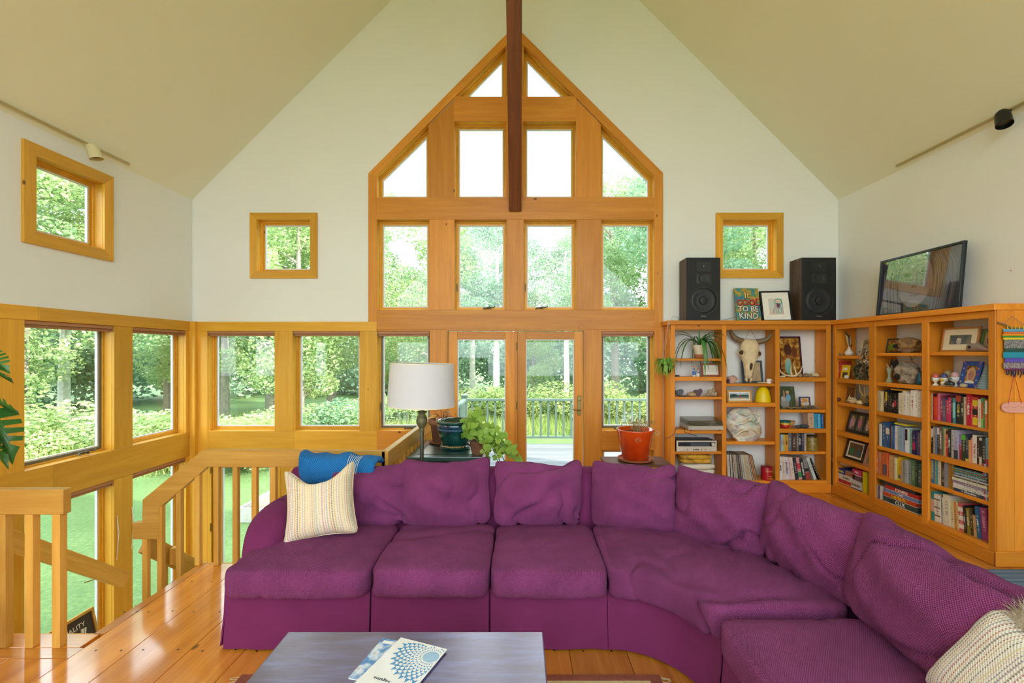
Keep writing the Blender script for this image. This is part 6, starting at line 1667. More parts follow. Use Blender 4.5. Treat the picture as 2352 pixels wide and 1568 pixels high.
for k in range(90):
    a = random.uniform(0, 6.28); rr = .075 + random.gauss(0, .016); p = (rr * math.cos(a), random.gauss(0, .02), .095 + rr * math.sin(a))
    MB().blob(p, (random.uniform(.008, .018), .01, random.uniform(.008, .018)), k, .35, sub=1).build('tuft', cmat(('2c3424', '4a5a3c', '6a6a50', '3a2c1c', '8a7a50')[k % 5], .95), mw)
stone(1944, 0, (.03, .025, .024), 'd0c4b4', 70, 'pale egg-shaped stone in front of the yellow book', F=FR, fa=aR, z=zA[1], d=.03, amp=.05)
picmat('woven', ['5a3418', '7a4a24', '8a5a30'], 60, 2, .9)
pframe('small tan framed brown woven panel in the corner column', at(FR, aR(1949, .13), .13, zA[2], R(4), R(-8)), .165, .19, '9a7a44', 'woven', .012)
sh_ = thing('seashell', 'spiky pale conch shell below the woven panel', 'shell', M=at(FR, aR(1958, .05), .05, zA[2]))
MB().blob((0, 0, .03), (.075, .04, .03), 80, .25, sub=3).build('body', cmat('c8b088', .7), sh_, smooth='full')
for k in range(6): MB().tube([(-.05 + .02 * k, 0, .045), (-.06 + .022 * k, -.01, .075 + .02 * (k == 1))], [.012, .002], 6).build('spike', cmat('d8c098', .7), sh_, smooth=True)
as_ = thing('animal_skull', 'small horned animal skull in the corner column', 'skull', M=at(FR, aR(1985, .05), .06, zA[2]))
MB().blob((0, 0, .06), (.06, .05, .05), 82, .2, sub=3).build('cranium', cmat('7a6038', .8), as_, smooth='full')
MB().blob((-.02, -.05, .03), (.04, .03, .025), 83, .2).build('jaw', cmat('c8b080', .8), as_, smooth='full')
for pts in (((-.03, 0, .10), (-.08, 0, .16), (-.09, 0, .25)), ((.0, 0, .10), (-.01, 0, .2), (.06, 0, .24), (.12, 0, .2)), ((.01, -.02, .09), (.06, -.02, .15), (.12, -.02, .13))): MB().tube(pts, [.010, .008, .006, .003][:len(pts)], 8).build('horn', cmat('b89a60', .6), as_, smooth=True)
stone(1925, 0, (.035, .03, .026), '6a3424', 71, 'dark red polished stone left of the woven panel', F=FR, fa=aR, z=zA[2], d=.05, amp=.08); stone(1991, 0, (.03, .025, .02), '2a2c2c', 72, 'small black stone in front of the animal skull', F=FR, fa=aR, z=zA[2], d=.02)
picmat('family', ['3a3a2c', '5a5a44', '4a4a3a'], 12, 3, .3)
pframe('black frame holding three family photos side by side', at(FR, aR(1966, .06), .07, zA[3], R(0), R(-14)), .385, .255, '14181a', 'family', .022, sub=((.0, .06, .28, .94), (.36, .06, .64, .94), (.72, .06, 1, .94)), figs=((.10, .45, .07, .3, 'c08aa8'), (.13, .78, .045, .08, 'c09a70'), (.2, .5, .05, .25, 'b09080'), (.5, .5, .075, .3, 'b87080'), (.5, .82, .045, .08, 'c8a070'), (.86, .4, .08, .25, 'c8a8a8'), (.86, .68, .05, .09, 'c8b080')))
pframe('dark brown frame with two portrait photos in a cream mount', at(FR, aR(1955, .06), .07, zA[4], R(0), R(-15)), .31, .25, '2a1c14', 'family', .03, .02, 'e4dcc8', sub=((.04, .05, .45, .95), (.55, .05, .96, .95)), figs=((.24, .4, .15, .3, '2a7a50'), (.25, .78, .1, .12, '8a5a44'), (.76, .4, .16, .3, '3a5a6a'), (.76, .72, .12, .15, '7a5a4a')))
pframe('pink painted picture frame at the end of the corner column', at(FR, aR(1988, .02), .03, zA[4], R(-8), R(-14)), .15, .235, 'c88a78', 'oldphoto', .03, figs=((.5, .3, .4, .2, '8a8a6a'), (.5, .7, .45, .2, 'b8b098')))
# column B
pframe('small dark green framed photo behind the large gourd shell', at(FR, aR(2052, .14), .14, zBc[0], R(4), R(-10)), .21, .155, '16342c', 'autumn', .014, figs=((.25, .4, .2, .3, '6a8a2a'), (.6, .4, .15, .3, 'b86a5a')))
def nest(name, label, x, d, z, r, cols, seed, cat, hole):
    o = thing(name, label, cat, M=at(FR, aR(x, d), d, z)); rn = random.Random(seed)
    MB().blob((0, 0, r[2] * .92), r, seed, .16, 2.2, sub=4).build('body', picmat('nest%d' % seed, cols, 14, 5, .95), o, smooth='full')
    MB().blob(hole[:3], hole[3:], seed + 1, .2).build('opening', cmat('221a12', .95), o, smooth='full')
    m = MB()
    for k in range(120):
        dv = Vector((rn.gauss(0, 1), rn.gauss(0, 1), rn.gauss(0, 1))).normalized(); p = Vector((dv.x * r[0], dv.y * r[1], r[2] * .92 + dv.z * r[2] * .98)); q = p + dv.cross(Vector((rn.gauss(0, 1), rn.gauss(0, 1), rn.gauss(0, 1)))).normalized() * .03
        if q.z > .002 and p.z > .002: m.tube([p, q], .0018, 4)
    k_ = m.build('fibres', cmat(cols[-1], .95), o); k_['kind'] = 'stuff'
    return o
nest('hornet_nest', 'large brown papery nest lying on its side at the top of the middle column', 2085, .09, zBc[0], (.125, .075, .082), ['4a3a28', '7a5a34', 'a07a44', '8a8074'], 91, 'nest', (-.06, -.05, .07, .04, .035, .03))
nest('bird_nest', 'round grey twiggy nest below the papery nest', 2084, .09, zBc[1], (.125, .08, .115), ['5a5044', '8a8070', 'a89a88', '786a58'], 94, 'nest', (-.03, -.07, .07, .045, .03, .03))
fv = thing('glass_vase', 'clear flared vase with dark feathers beside the grey nest', 'vase', M=at(FR, aR(2043, .09), .09, zBc[1]))
MB().lathe([(.038, 0), (.034, .01), (.014, .06), (.016, .09), (.03, .15), (.027, .15), (.012, .09), (.009, .06), (.001, .02)], 20).build('vase', plain('vase_glass', '9aa890', rough=.1, var=.05), fv, smooth='full')
for k, (dx, h, w, c) in enumerate(((.03, .26, .022, '22201e'), (.11, .25, .03, '1c1c20'), (-.02, .2, .012, 'b8a48a'), (.06, .19, .012, '8a7a50'))): feather(fv, (0, 0, .09), (dx, -.01 * k, h), w, c)
solo(MB().lathe([(.03, 0), (.035, .04), (.02, .1), (.012, .13), (.001, .13)], 16), 'bottle', cmat('1f5a78', .2), 'blue glass bottle at the edge behind the grey nest', 'bottle', at(FR, aR(2114, .10), .10, zBc[1]))
tw_ = MB().tube([(0, 0, 0), (.02, 0, .1), (-.01, 0, .16), (.02, 0, .2)], .003, 5); tw_.tube([(.01, 0, .12), (.05, 0, .16)], .002, 4)
for p in ((.02, 0, .2), (.05, 0, .16), (-.01, 0, .16)): tw_.blob(p, (.014, .006, .008), 3, .2, sub=1)
solo(tw_, 'dried_twig', cmat('4a4434', .9), 'dried leafy twig standing up behind the grey nest', 'twig', at(FR, aR(2092, .19), .19, zBc[1] + .12))
# column C
picmat('field', ['3a4650', '4a5a60', '6a6a58', '8a8468'], 18, 4, .4, (1.5, 1, .4))
pframe('wide oak framed photo of a person in white in a field', at(FR, aR(2199, .11), .11, zC[0], R(3), R(-9)), .335, .225, 'b87a38', 'field', .018, .052, 'e8dec0', figs=((.45, .3, .12, .28, 'b8b0a0'), (.45, .55, .1, .12, 'd8d4cc'), (.45, .74, .06, .1, '8a5a48')))
sl = thing('shoe_last', 'old wooden shoe last in front of the oak framed photo', 'shoe last', M=at(FR, aR(2243, .03), .045, zC[0], R(4)))
rings = []
for (x, w, h0, h1) in ((-.085, .018, .004, .06), (-.07, .026, 0, .075), (-.03, .026, 0, .07), (.0, .022, .004, .085), (.03, .024, .002, .06), (.07, .032, 0, .042), (.11, .03, 0, .03), (.135, .016, .006, .02)):
    rings.append([Vector((x, w * math.cos(a), (h0 + h1) / 2 + (h1 - h0) / 2 * math.sin(a))) for a in [2 * math.pi * i / 14 for i in range(14)]])
MB().loft(rings).build('block', plain('last_wood', '8a7468', rough=.35, var=.2), sl, smooth='full'); MB().lathe([(.012, -.001), (.012, .003)], 10, M=Matrix.Translation((-.05, -.026, .04)) @ Matrix.Rotation(R(90), 4, 'X')).build('peg_hole', MATS['black'], sl)
pframe('green framed picture half hidden at the end of the top shelf', at(FR, aR(2268, .12), .12, zC[0], R(-10), R(-10)), .2, .2, '5a7a4a', 'sepia', .03, figs=((.5, .5, .3, .3, '6a4a5a'),))
def eggcup(x, d, c_egg, c_cup, label, s=1.0):
    o = thing('egg_cup', label, 'egg cup', M=at(FR, aR(x, d), d, zC[1]) @ Matrix.Scale(s, 4), group='painted egg cups')
    MB().lathe([(.02, 0), (.02, .004), (.008, .015), (.009, .022), (.024, .04), (.026, .058), (.022, .056), (.001, .03)], 18).build('cup', cmat(c_cup, .3), o, smooth='full')
    MB().blob((0, 0, .064), (.021, .021, .026), 3, .01).build('egg', cmat(c_egg, .4), o, smooth='full')
    MB().box(-.006, .006, -.0262, -.025, .044, .053).build('motif', cmat('3a7ab0'), o)
eggcup(2149, .05, 'c8645a', 'e4e0d4', 'white egg cup with a red egg at the front of its shelf', 1.25)
eggcup(2168, .08, '4a4a7a', 'e0d8c8', 'white egg cup with a navy egg behind the yellow duck', 1.3); eggcup(2177, .15, 'a8986a', 'b8a880', 'tan egg cup standing at the back of the egg cups', 1.6); eggcup(2194, .10, 'd0a0a4', 'd8d8d0', 'pale egg cup with a pink egg beside the blue star frame', 1.5)
dk_ = thing('duck_figurine', 'small yellow duck figurine among the egg cups', 'figurine', M=at(FR, aR(2166, .03), .03, zC[1]))
MB().blob((0, 0, .028), (.024, .016, .018), 2, .04).build('body', cmat('e0d8c4', .4), dk_, smooth='full'); MB().blob((-.012, 0, .055), (.016, .013, .013), 2, .03).build('head', cmat('d8b020', .4), dk_, smooth='full'); MB().tube([(-.026, 0, .054), (-.04, -.002, .05)], [.007, .003], 6).build('bill', cmat('d88a20', .4), dk_, smooth=True)
tu = thing('turtle_figurine', 'dark glazed turtle figurine in front of the egg cups', 'figurine', M=at(FR, aR(2180, .02), .025, zC[1]))
MB().blob((0, 0, .026), (.042, .03, .026), 5, .05).build('shell', cmat('2a3432', .25), tu, smooth='full'); MB().blob((0, 0, .012), (.038, .028, .012), 6, .05).build('belly', cmat('7a6a44', .5), tu, smooth='full'); MB().blob((-.045, 0, .022), (.012, .01, .01), 7, .05).build('head', cmat('4a4a3a', .4), tu, smooth='full')
sf = pframe('blue painted star frame holding a photo of a blond child', at(FR, aR(2221, .07), .07, zC[1], R(-4), R(-12)), .185, .235, '24489a', 'autumn', .04, figs=((.5, .5, .4, .42, 'c8a478'), (.52, .45, .26, .28, 'b07a68'), (.5, .05, .45, .12, 'e0dcd0'), (.4, .5, .06, .04, '7a4a44')))
for k, (x, z, c) in enumerate(((-.075, .05, 'd8c060'), (.07, .17, 'd8842a'), (.075, .12, 'b83a54'), (.07, .07, '6ac0d0'), (-.07, .17, 'c88ab0'), (-.072, .11, '5ac0d8'), (.0, .212, '1f8a80'))):
    flat([(x + (.012 if i % 2 == 0 else .005) * math.cos(i * math.pi / 5), z + (.012 if i % 2 == 0 else .005) * math.sin(i * math.pi / 5)) for i in range(10)], -.001, .0, 'star', cmat(c), sf)
for sx in (-1, 1):
    for (z0, z1) in ((0, .04), (.195, .235)): flat([(sx * .0925, z0 if z0 == 0 else z1), (sx * .055, .038 if z0 == 0 else .197), (sx * .075, z0 if z0 == 0 else z1)], -.0006, 0, 'corner_stripe', cmat('a878b0'), sf)
stone(2213, 0, (.03, .025, .02), 'b8a884', 88, 'tan stone leaning at the foot of the blue star frame', F=FR, fa=aR, z=zC[1], d=.035)
wp_ = thing('wire_pyramid', 'grey woven wire cone at the end of the egg cup shelf', 'ornament', M=at(FR, aR(2268, .07), .07, zC[1]))
MB().lathe([(.07, 0), (.045, .08), (.02, .17), (.001, .21)], 18).build('cone', cmat('6a8088', .5), wp_, smooth=True)
for k in range(9): MB().lathe([(.071 - .0068 * k, .02 * k + .008), (.073 - .0068 * k, .02 * k + .012), (.070 - .0068 * k, .02 * k + .016)], 18).build('band', cmat('8a9ea4', .4), wp_, smooth=True)

# ---------------------------------------------------------------- woven hanging and plaque on the bookcase end
YE = 3.692
def ex(x): return PX(x, YE)
def ez(y): return PZ(y, YE)
wh = thing('woven_hanging', 'small colourful woven hanging with fringe on the bookcase end', 'wall hanging', (ex(2330), YE, ez(850)))
m = MB().tube([(ex(2288), YE - .012, ez(740)), (ex(2304), YE - .015, ez(746)), (ex(2320), YE - .012, ez(754)), (ex(2350), YE - .012, ez(753)), (ex(2372), YE - .012, ez(750))], [.006, .007, .007, .006, .005], 8); m.build('branch', cmat('7a6040', .8), wh, world=True, smooth=True)
m = MB().tube([(ex(2302), YE - .012, ez(744)), (ex(2323), YE - .004, ez(726)), (ex(2356), YE - .012, ez(752))], .002, 5); m.build('hanging_cord', cmat('8a7a78'), wh, world=True)
bands = [(755, 762, '5a9ac0'), (762, 767, 'd86a2a'), (767, 771, 'e0a020'), (771, 775, '3a8a3a'), (775, 780, 'd8c030'), (780, 800, '6a6a70'), (800, 808, '1f4a40'), (808, 822, '1f8aa0'), (822, 832, '5a4aa8'), (832, 846, '7a6a74'), (846, 850, '6a2058')]
for c in set(b[2] for b in bands):
    picmat('yarn' + c, ['30323a', c, 'd8ccb8'] if c in ('6a6a70', '7a6a74') else [c, c], 160 if c in ('6a6a70', '7a6a74') else 40, 2, .95)
for (y0, y1, c) in bands:
    f0 = (y0 - 755) / 95; xl = 2300 + 4 * f0 + 2 * math.sin(y0 * .3); xr = 2366 - 14 * f0
    MB().box(ex(xl), ex(xr), YE - .016 - .002 * math.sin(y0), YE - .006, ez(y1), ez(y0)).build('woven_band', MATS['yarn' + c], wh, world=True, bevel=.003)
for k in range(9):
    x = 2308 + 5.5 * k; MB().tube([(ex(x), YE - .01, ez(849)), (ex(x + random.uniform(-2, 2)), YE - .014, ez(856)), (ex(x + random.uniform(-3, 3)), YE - .01, ez(random.uniform(860, 868)))], [.004, .005, .003], 6).build('tassel', cmat('2a2a44', .9), wh, world=True, smooth=True)
for k in range(5): MB().tube([(ex(2308 + 9 * k), YE - .02, ez(748)), (ex(2309 + 9 * k), YE - .02, ez(757))], .003, 5).build('loop', cmat('d8c030'), wh, world=True)
pq = thing('clay_plaque', 'pink oval clay plaque hanging from a red ribbon below the woven hanging', 'plaque', (ex(2326), YE, ez(948)))
el = [(ex(2332 + 34 * math.copysign(abs(math.cos(a)) ** .6, math.cos(a))), ez(935 + 12.5 * math.copysign(abs(math.sin(a)) ** .8, math.sin(a)))) for a in [2 * math.pi * i / 32 for i in range(32)]]
MB().plate(el, [], lambda a, b, t: Vector((a, YE + t, b)), -.012, -.001).build('tablet', cmat('d89a88', .8), pq, world=True, bevel=.003)
m = MB().tube([(ex(2312), YE - .013, ez(927)), (ex(2328), YE - .004, ez(857)), (ex(2342), YE - .013, ez(926))], .0028, 5); m.build('ribbon', cmat('b83a28'), pq, world=True)
MB().blob((ex(2328), YE - .004, ez(856)), .005, 1, .02).build('nail', cmat('e0e0dc', .3), pq, world=True)
m = MB()
for k in range(9): m.tube([(ex(2303 + 6 * k), YE - .0125, ez(934 + 2 * math.sin(k * 2))), (ex(2307 + 6 * k), YE - .0125, ez(934 + 2 * math.sin(k * 2 + 1.5)))], .0012, 4)
m.build('incised_marks', cmat('a86a5a'), pq, world=True)
solo(MB().blob((0, 0, 0), (.006, .004, .004), 2, .1), 'wall_hook', cmat('a86a3a'), 'tiny brown picture hook on the side wall beyond the portrait', 'hook', Matrix.Translation((XR - .004, XR * FPX / (2323 - CX), PZ(621, XR * FPX / (2323 - CX)))))
# ---------------------------------------------------------------- floor lamp
random.seed(31)
m, t, b = nt('lamp_linen'); tl_ = N(t, 'ShaderNodeBsdfTranslucent'); tl_.inputs[0].default_value = (.86, .86, .88, 1)
b.inputs['Base Color'].default_value = (.86, .86, .88, 1); b.inputs['Roughness'].default_value = .9
mx = N(t, 'ShaderNodeMixShader'); mx.inputs[0].default_value = .35; t.links.new(b.outputs[0], mx.inputs[1]); t.links.new(tl_.outputs[0], mx.inputs[2]); t.links.new(mx.outputs[0], t.nodes['Material Output'].inputs['Surface']); MATS['lamp_linen'] = m
plain('verdigris', '6a6a4a', rough=.5, metal=.3, var=.3, scale=30, bump=.2)
LYp = 3.86
lx_ = PX(969, LYp)
fl_ = thing('floor_lamp', 'floor lamp with a white drum shade behind the sofa', 'lamp', (lx_, LYp, 0))
zt, zbm = PZ(834, LYp), PZ(932, LYp)
Msh = Matrix.Translation((.0, 0, (zt + zbm) / 2)) @ Matrix.Rotation(R(1.5), 4, 'Y')
hh = (zt - zbm) / 2
MB().lathe([(.278, -hh), (.262, hh), (.259, hh), (.275, -hh), (.278, -hh)], 48).build('lamp_shade', MATS['lamp_linen'], fl_, M=Msh, smooth=True)
for zz_, r_ in ((-hh, .279), (hh - .008, .2635)): MB().lathe([(r_, zz_), (r_, zz_ + .008), (r_ - .004, zz_ + .008), (r_ - .004, zz_), (r_, zz_)], 48).build('shade_rim', MATS['cream'], fl_, M=Msh, smooth=True)
zv = lambda y: PZ(y, LYp)
MB().lathe([(.011, zv(944)), (.011, zbm + .1), (.02, zbm + .1), (.02, zbm + .16), (.001, zbm + .17)], 16).build('socket', MATS['brass'], fl_, smooth=True)
MB().lathe([(.016, zv(990)), (.024, zv(988)), (.018, zv(984)), (.028, zv(980)), (.044, zv(972)), (.047, zv(965)), (.040, zv(957)), (.026, zv(952)), (.034, zv(947)), (.04, zv(944)), (.012, zv(942))], 24).build('urn', MATS['verdigris'], fl_, smooth='full')
MB().lathe([(.016, .04), (.017, zv(989))], 16).build('pole', MATS['bronze'], fl_, smooth=True)
MB().lathe([(.14, 0), (.14, .015), (.09, .03), (.03, .045), (.016, .06)], 32).build('base', MATS['bronze'], fl_, smooth=True)
for k in range(3):
    a = 2.1 * k; MB().tube([(0, 0, (zt + zbm) / 2 - .03), (math.cos(a) * .26, math.sin(a) * .26, zt - .02)], .003, 5).build('spider_arm', MATS['brass'], fl_)

# ---------------------------------------------------------------- green chest with pots
paintedwood('green_paint', '1f3a34', '2c5248', '46705f')
GT = .75
gc = thing('green_cabinet', 'dark green painted cabinet behind the sofa holding flower pots', 'cabinet', (-.71, 4.7, 0))
MB().box(-1.045, -.345, 4.28, 5.12, GT - .045, GT).build('top', MATS['green_paint'], gc, world=True, bevel=.008, seg=2)
MB().box(-1.02, -.37, 4.32, 5.10, .06, GT - .045).build('body', MATS['green_paint'], gc, world=True, bevel=.004)
MB().ring(rect(-.97, 4.36, -.42, 5.04), rect(-.955, 4.375, -.435, 5.025), lambda a, b, t: Vector((a, b, t)), GT, GT + .003).build('top_bead', cmat('16302a', .4), gc, world=True)
for x0, x1 in ((-1.0, -.70), (-.69, -.39)): MB().box(x0, x1, 4.305, 4.32, .1, GT - .07).build('door', MATS['green_paint'], gc, world=True, bevel=.004)
for lx in (-.99, -.40):
    for ly in (4.35, 5.07): MB().box(lx - .025, lx + .025, ly - .025, ly + .025, 0, .06).build('foot', MATS['green_paint'], gc, world=True)
def pot(label, c, prof, mat, saucer=None, soil=True, name='flower_pot'):
    o = thing(name, label, 'plant pot', c)
    MB().lathe(prof, 40).build('pot', mat, o, smooth='full')
    if saucer: MB().lathe(saucer[0], 36).build('saucer', saucer[1], o, smooth=True)
    if soil:
        r_ = prof[-1][0]; MB().lathe([(r_, prof[-1][1]), (.001, prof[-1][1] + .006)], 24).build('soil', cmat('3a2c20', .95), o)
    return o
# teal glazed pot
def glaze(name, c1, c2):
    m, t, b = nt(name); tc = N(t, 'ShaderNodeTexCoord'); nz = N(t, 'ShaderNodeTexNoise', Scale=6.0, Detail=5.0); t.links.new(tc.outputs['Object'], nz.inputs[0])
    r = ramp(t, [(.35, srgb(c1)), (.6, srgb(c2))]); t.links.new(nz.outputs['Fac'], r.inputs[0]); t.links.new(r.outputs[0], b.inputs['Base Color']); b.inputs['Roughness'].default_value = .12; b.inputs['Coat Weight'].default_value = .6; MATS[name] = m
glaze('teal_glaze', '0c3430', '14514a'); glaze('navy_glaze', '14304a', '20506e'); glaze('red_glaze', 'c8380c', 'd84a14'); plain('glaze_orange', 'c8a060', rough=.4)
Yt = 4.66
tp = pot('dark teal glazed pot with a blue band on the green cabinet', (PX(1046, Yt), Yt, GT), [(.10, .018), (.125, .03), (.155, .10), (.172, .18), (.178, .235), (.176, .255), (.19, .262), (.192, .285), (.18, .288), (.168, .27), (.16, .24)], MATS['teal_glaze'],
         ([(.11, 0), (.15, .008), (.158, .03), (.15, .03), (.14, .014), (.001, .012)], MATS['teal_glaze']))
MB().lathe([(.1745, .19), (.1795, .212), (.1805, .235), (.1785, .252), (.1765, .252), (.1715, .19)], 40).build('band', MATS['navy_glaze'], tp, smooth=True)
m = MB()
for k in range(36):
    a0, a1 = 2 * math.pi * k / 36, 2 * math.pi * (k + 1) / 36
    f = lambda a, r_, z: (r_ * math.cos(a), r_ * math.sin(a), z)
    m.tube([f(a0, .1785, .197), f(a1, .182, .213)], .0016, 4); m.tube([f(a1, .1785, .197), f(a0, .182, .213)], .0016, 4)
m.build('lattice_relief', cmat('7a9ab0', .3), tp)
m = MB()
for k in range(16): a = -2.4 + k * .11; m.blob((.128 * math.cos(a), .128 * math.sin(a), .036 + .004 * math.sin(k * 3)), (.012, .006, .007), k, .3, sub=1)
m.build('chipped_glaze', MATS['glaze_orange'], tp)
Yb = 5.0
bp_ = pot('brown clay pot standing behind the teal glazed pot', (PX(1018, Yb), Yb - .06, GT), [(.09, .012), (.10, .02), (.125, .2), (.145, .205), (.15, .255), (.138, .257), (.13, .225)], MATS['clay_dark'], ([(.1, 0), (.135, .01), (.142, .026), (.134, .026), (.125, .01), (.001, .009)], MATS['terracotta']))
leafmat('coleus', '7a3a4a', 'b8b8a8', trans=.2, scale=20)
for k in range(14):
    a = random.uniform(0, 6.28); r_ = random.uniform(.04, .16); p = Vector((r_ * math.cos(a), r_ * math.sin(a), .27 + random.uniform(0, .09)))
    mm = MB().tube([(0, 0, .23), (p.x * .5, p.y * .5, p.z), p], .0025, 4); st_ = mm.build('stem', cmat('6a3a3a'), bp_)
    dv = Vector((math.cos(a), math.sin(a), -.3)).normalized(); pts = [p + dv * .06 * i / 5 for i in range(6)]
    MB().ribbon(pts, [.004, .018, .022, .018, .009, .001], (-math.sin(a), math.cos(a), 0), .3).build('leaf', MATS['coleus'] if k % 3 else cmat('b85a2a'), bp_, smooth='full')
# trailing geranium
Yg = 4.42
ge_ = thing('trailing_geranium', 'trailing plant with bright green scalloped leaves spilling off the green cabinet', 'plant', (PX(1098, Yg), Yg, GT))
MB().lathe([(.06, 0), (.085, .12), (.09, .125), (.082, .125), (.075, .11)], 24).build('pot', MATS['clay_dark'], ge_, smooth=True); MB().lathe([(.078, .11), (.001, .115)], 20).build('soil', cmat('3a2c20', .95), ge_)
lm = MB(); nL = 11
cen = len(lm.v)
pts = []
for i in range(22):
    a = 2 * math.pi * i / 22; rr = (1.0 if i % 2 == 0 else .86) * (1 - .55 * math.exp(-((a - math.pi) / .35) ** 2)); pts.append(Vector((rr * math.cos(a), rr * math.sin(a), .16 * rr * rr)))
lm.v = [Vector((-.15, 0, 0))] + pts; lm.f = [(0, i + 1, (i + 1) % 22 + 1) for i in range(22)]
GL = lm.mesh('leaf', smooth='full'); GL.materials.append(MATS['geranium'])
stems = []
for k in range(34):
    tx = random.uniform(-.17, .46); ty = random.uniform(-.22, .1); tz = .26 - .95 * max(0, tx) + random.uniform(-.14, .1)
    if tx < .05: tz = random.uniform(.12, .42)
    p0 = Vector((0, 0, .1)); p1 = Vector((tx * .45, ty * .5, .22 + random.uniform(0, .1))); p2 = Vector((tx, ty, tz))
    pp_ = [p0 * (1 - s) ** 2 + p1 * 2 * s * (1 - s) + p2 * s * s for s in [i / 6 for i in range(7)]]
    MB().tube(pp_, .0035, 5).build('stem', cmat('7a9a44'), ge_)
    for j in range(7):
        s = random.uniform(.3, 1); base = p0 * (1 - s) ** 2 + p1 * 2 * s * (1 - s) + p2 * s * s
        off = Vector((random.gauss(0, .035), random.gauss(-.02, .035), random.gauss(.015, .03)))
        sc = random.uniform(.02, .045)
        q = (Vector((random.gauss(.2, .5), random.gauss(-.8, .4), random.gauss(.6, .4)))).to_track_quat('Z', 'Y').to_matrix().to_4x4()
        link('leaf', GL, None, ge_, M=Matrix.Translation(base + off) @ q @ Matrix.Rotation(random.uniform(0, 6.28), 4, 'Z') @ Matrix.Scale(sc, 4))
# orange-red pot on a small dark table
Yr = 5.24; xr_ = PX(1459, Yr); zr = PZ(1057, Yr)
sd_ = thing('side_table', 'small dark wooden table under the red pot', 'table', (xr_, Yr, 0))
MB().box(-.36, .36, -.2, .2, zr - .03, zr).build('table_top', MATS['darkwood'], sd_, bevel=.004)
for sx in (-1, 1):
    for sy in (-1, 1): MB().box(sx * .33 - .02, sx * .33 + .02, sy * .17 - .02, sy * .17 + .02, 0, zr - .03).build('leg', MATS['darkwood'], sd_)
rp = pot('glossy orange-red flower pot on a terracotta saucer', (xr_, Yr, zr), [(.13, .02), (.145, .028), (.205, .33), (.212, .345), (.212, .36), (.198, .36), (.19, .31)], MATS['red_glaze'], ([(.15, 0), (.19, .012), (.2, .034), (.19, .034), (.175, .014), (.001, .012)], MATS['terracotta']))
dry = cmat('a08a5a', .9)
for k in range(16):
    a = random.uniform(0, 6.28); r_ = random.uniform(.06, .26); tip = Vector((r_ * math.cos(a), r_ * math.sin(a) * .8, .36 + random.uniform(.0, .12) - (.12 if r_ > .21 else 0)))
    mid = Vector((tip.x * .6, tip.y * .6, .43)); MB().tube([(0, 0, .31), mid, tip], [.004, .003, .002], 5).build('dry_stem', dry, rp)
    mm = MB()
    for j in range(9):
        b_ = random.uniform(0, 6.28); c_ = random.uniform(-1, 1); rr = .03
        mm.tube([tip + Vector((rr * math.cos(b_ + s), rr * math.sin(b_ + s) * c_, rr * math.sin(b_ + s) * (1 - abs(c_)) + rr * .4 * math.cos(s * 2))) for s in (0, .6, 1.2, 1.8)], .0016, 4)
    mm.build('dry_leaf', cmat(('c8b48a', '8a6a4a', 'a88a58')[k % 3], .9), rp)
# hanging plant at the bookcase corner
hc = P(1529, 838, 5.52)
hp2 = thing('hanging_plant', 'trailing cactus in a hanging basket at the bookcase corner', 'plant', hc)
MB().blob((.015, 0, -.02), (.075, .07, .07), 4, .12, sub=3).build('basket', cmat('4a3a24', .95), hp2, smooth='full')
m = MB()
hk = Vector((PX(1537, 5.6), 5.62, TOPZ + .015)) - hc
for a in (0, 2.1, 4.2): m.tube([hk, (.07 * math.cos(a), .06 * math.sin(a), .03)], .0018, 4)
m.build('string', cmat('b8b0a4'), hp2)
for k in range(120):
    a = random.uniform(0, 6.28); rr = random.uniform(.03, .155); dz = random.uniform(-.13, .07) * (1 if k % 6 else 1.4)
    p0 = Vector((.03 * math.cos(a), .03 * math.sin(a), .05)); p1 = Vector((rr * .8 * math.cos(a), rr * .7 * math.sin(a), .08 + .03 * random.random())); p2 = Vector((rr * math.cos(a), rr * .9 * math.sin(a), dz))
    pts = [p0 * (1 - s) ** 2 + p1 * 2 * s * (1 - s) + p2 * s * s for s in [i / 6 for i in range(7)]]
    MB().ribbon(pts, [.003, .009, .005, .010, .005, .010, .003], (-math.sin(a), math.cos(a), .2), .3).build('segment', MATS['vine'], hp2, smooth='full')
# monstera at the picture's edge, its pot standing on the stairhead floor
mo = thing('monstera', 'monstera with glossy split leaves beside the stairwell railing', 'plant', (-3.05, 2.25, 0))
MB().lathe([(.16, 0), (.2, .3), (.215, .31), (.215, .34), (.195, .34), (.185, .29)], 28).build('pot', MATS['terracotta'], mo, smooth=True); MB().lathe([(.187, .29), (.001, .3)], 20).build('soil', cmat('3a2c20', .95), mo)
def mleaf():
    m = MB(); half = []
    out = []
    # one side outline with deep notches
    key = [(0, 0), (-.10, .14), (-.06, .28), (.06, .36), (.17, .39), (.13, .10), (.17, .08), (.26, .39), (.36, .38), (.30, .09), (.34, .07), (.45, .37), (.54, .34), (.47, .07), (.51, .06), (.62, .30), (.70, .26), (.63, .06), (.68, .05), (.80, .18), (.92, .08), (1.08, 0)]
    up = [(x, y) for x, y in key]; dn = [(x, -y) for x, y in reversed(key[1:-1])]
    loop = up + dn
    tris = tessellate_polygon([[Vector((x, y, 0)) for x, y in loop]])
    m.v = [Vector((x - .02, y, .35 * abs(y) - .28 * (x * x) - .5 * y * y)) for x, y in loop]; m.f = [tuple(t_) for t_ in tris]
    return m.mesh('leaf', smooth='full')
ML = mleaf(); ML.materials.append(MATS['monstera'])
Mw = ROOT[mo.name].inverted()
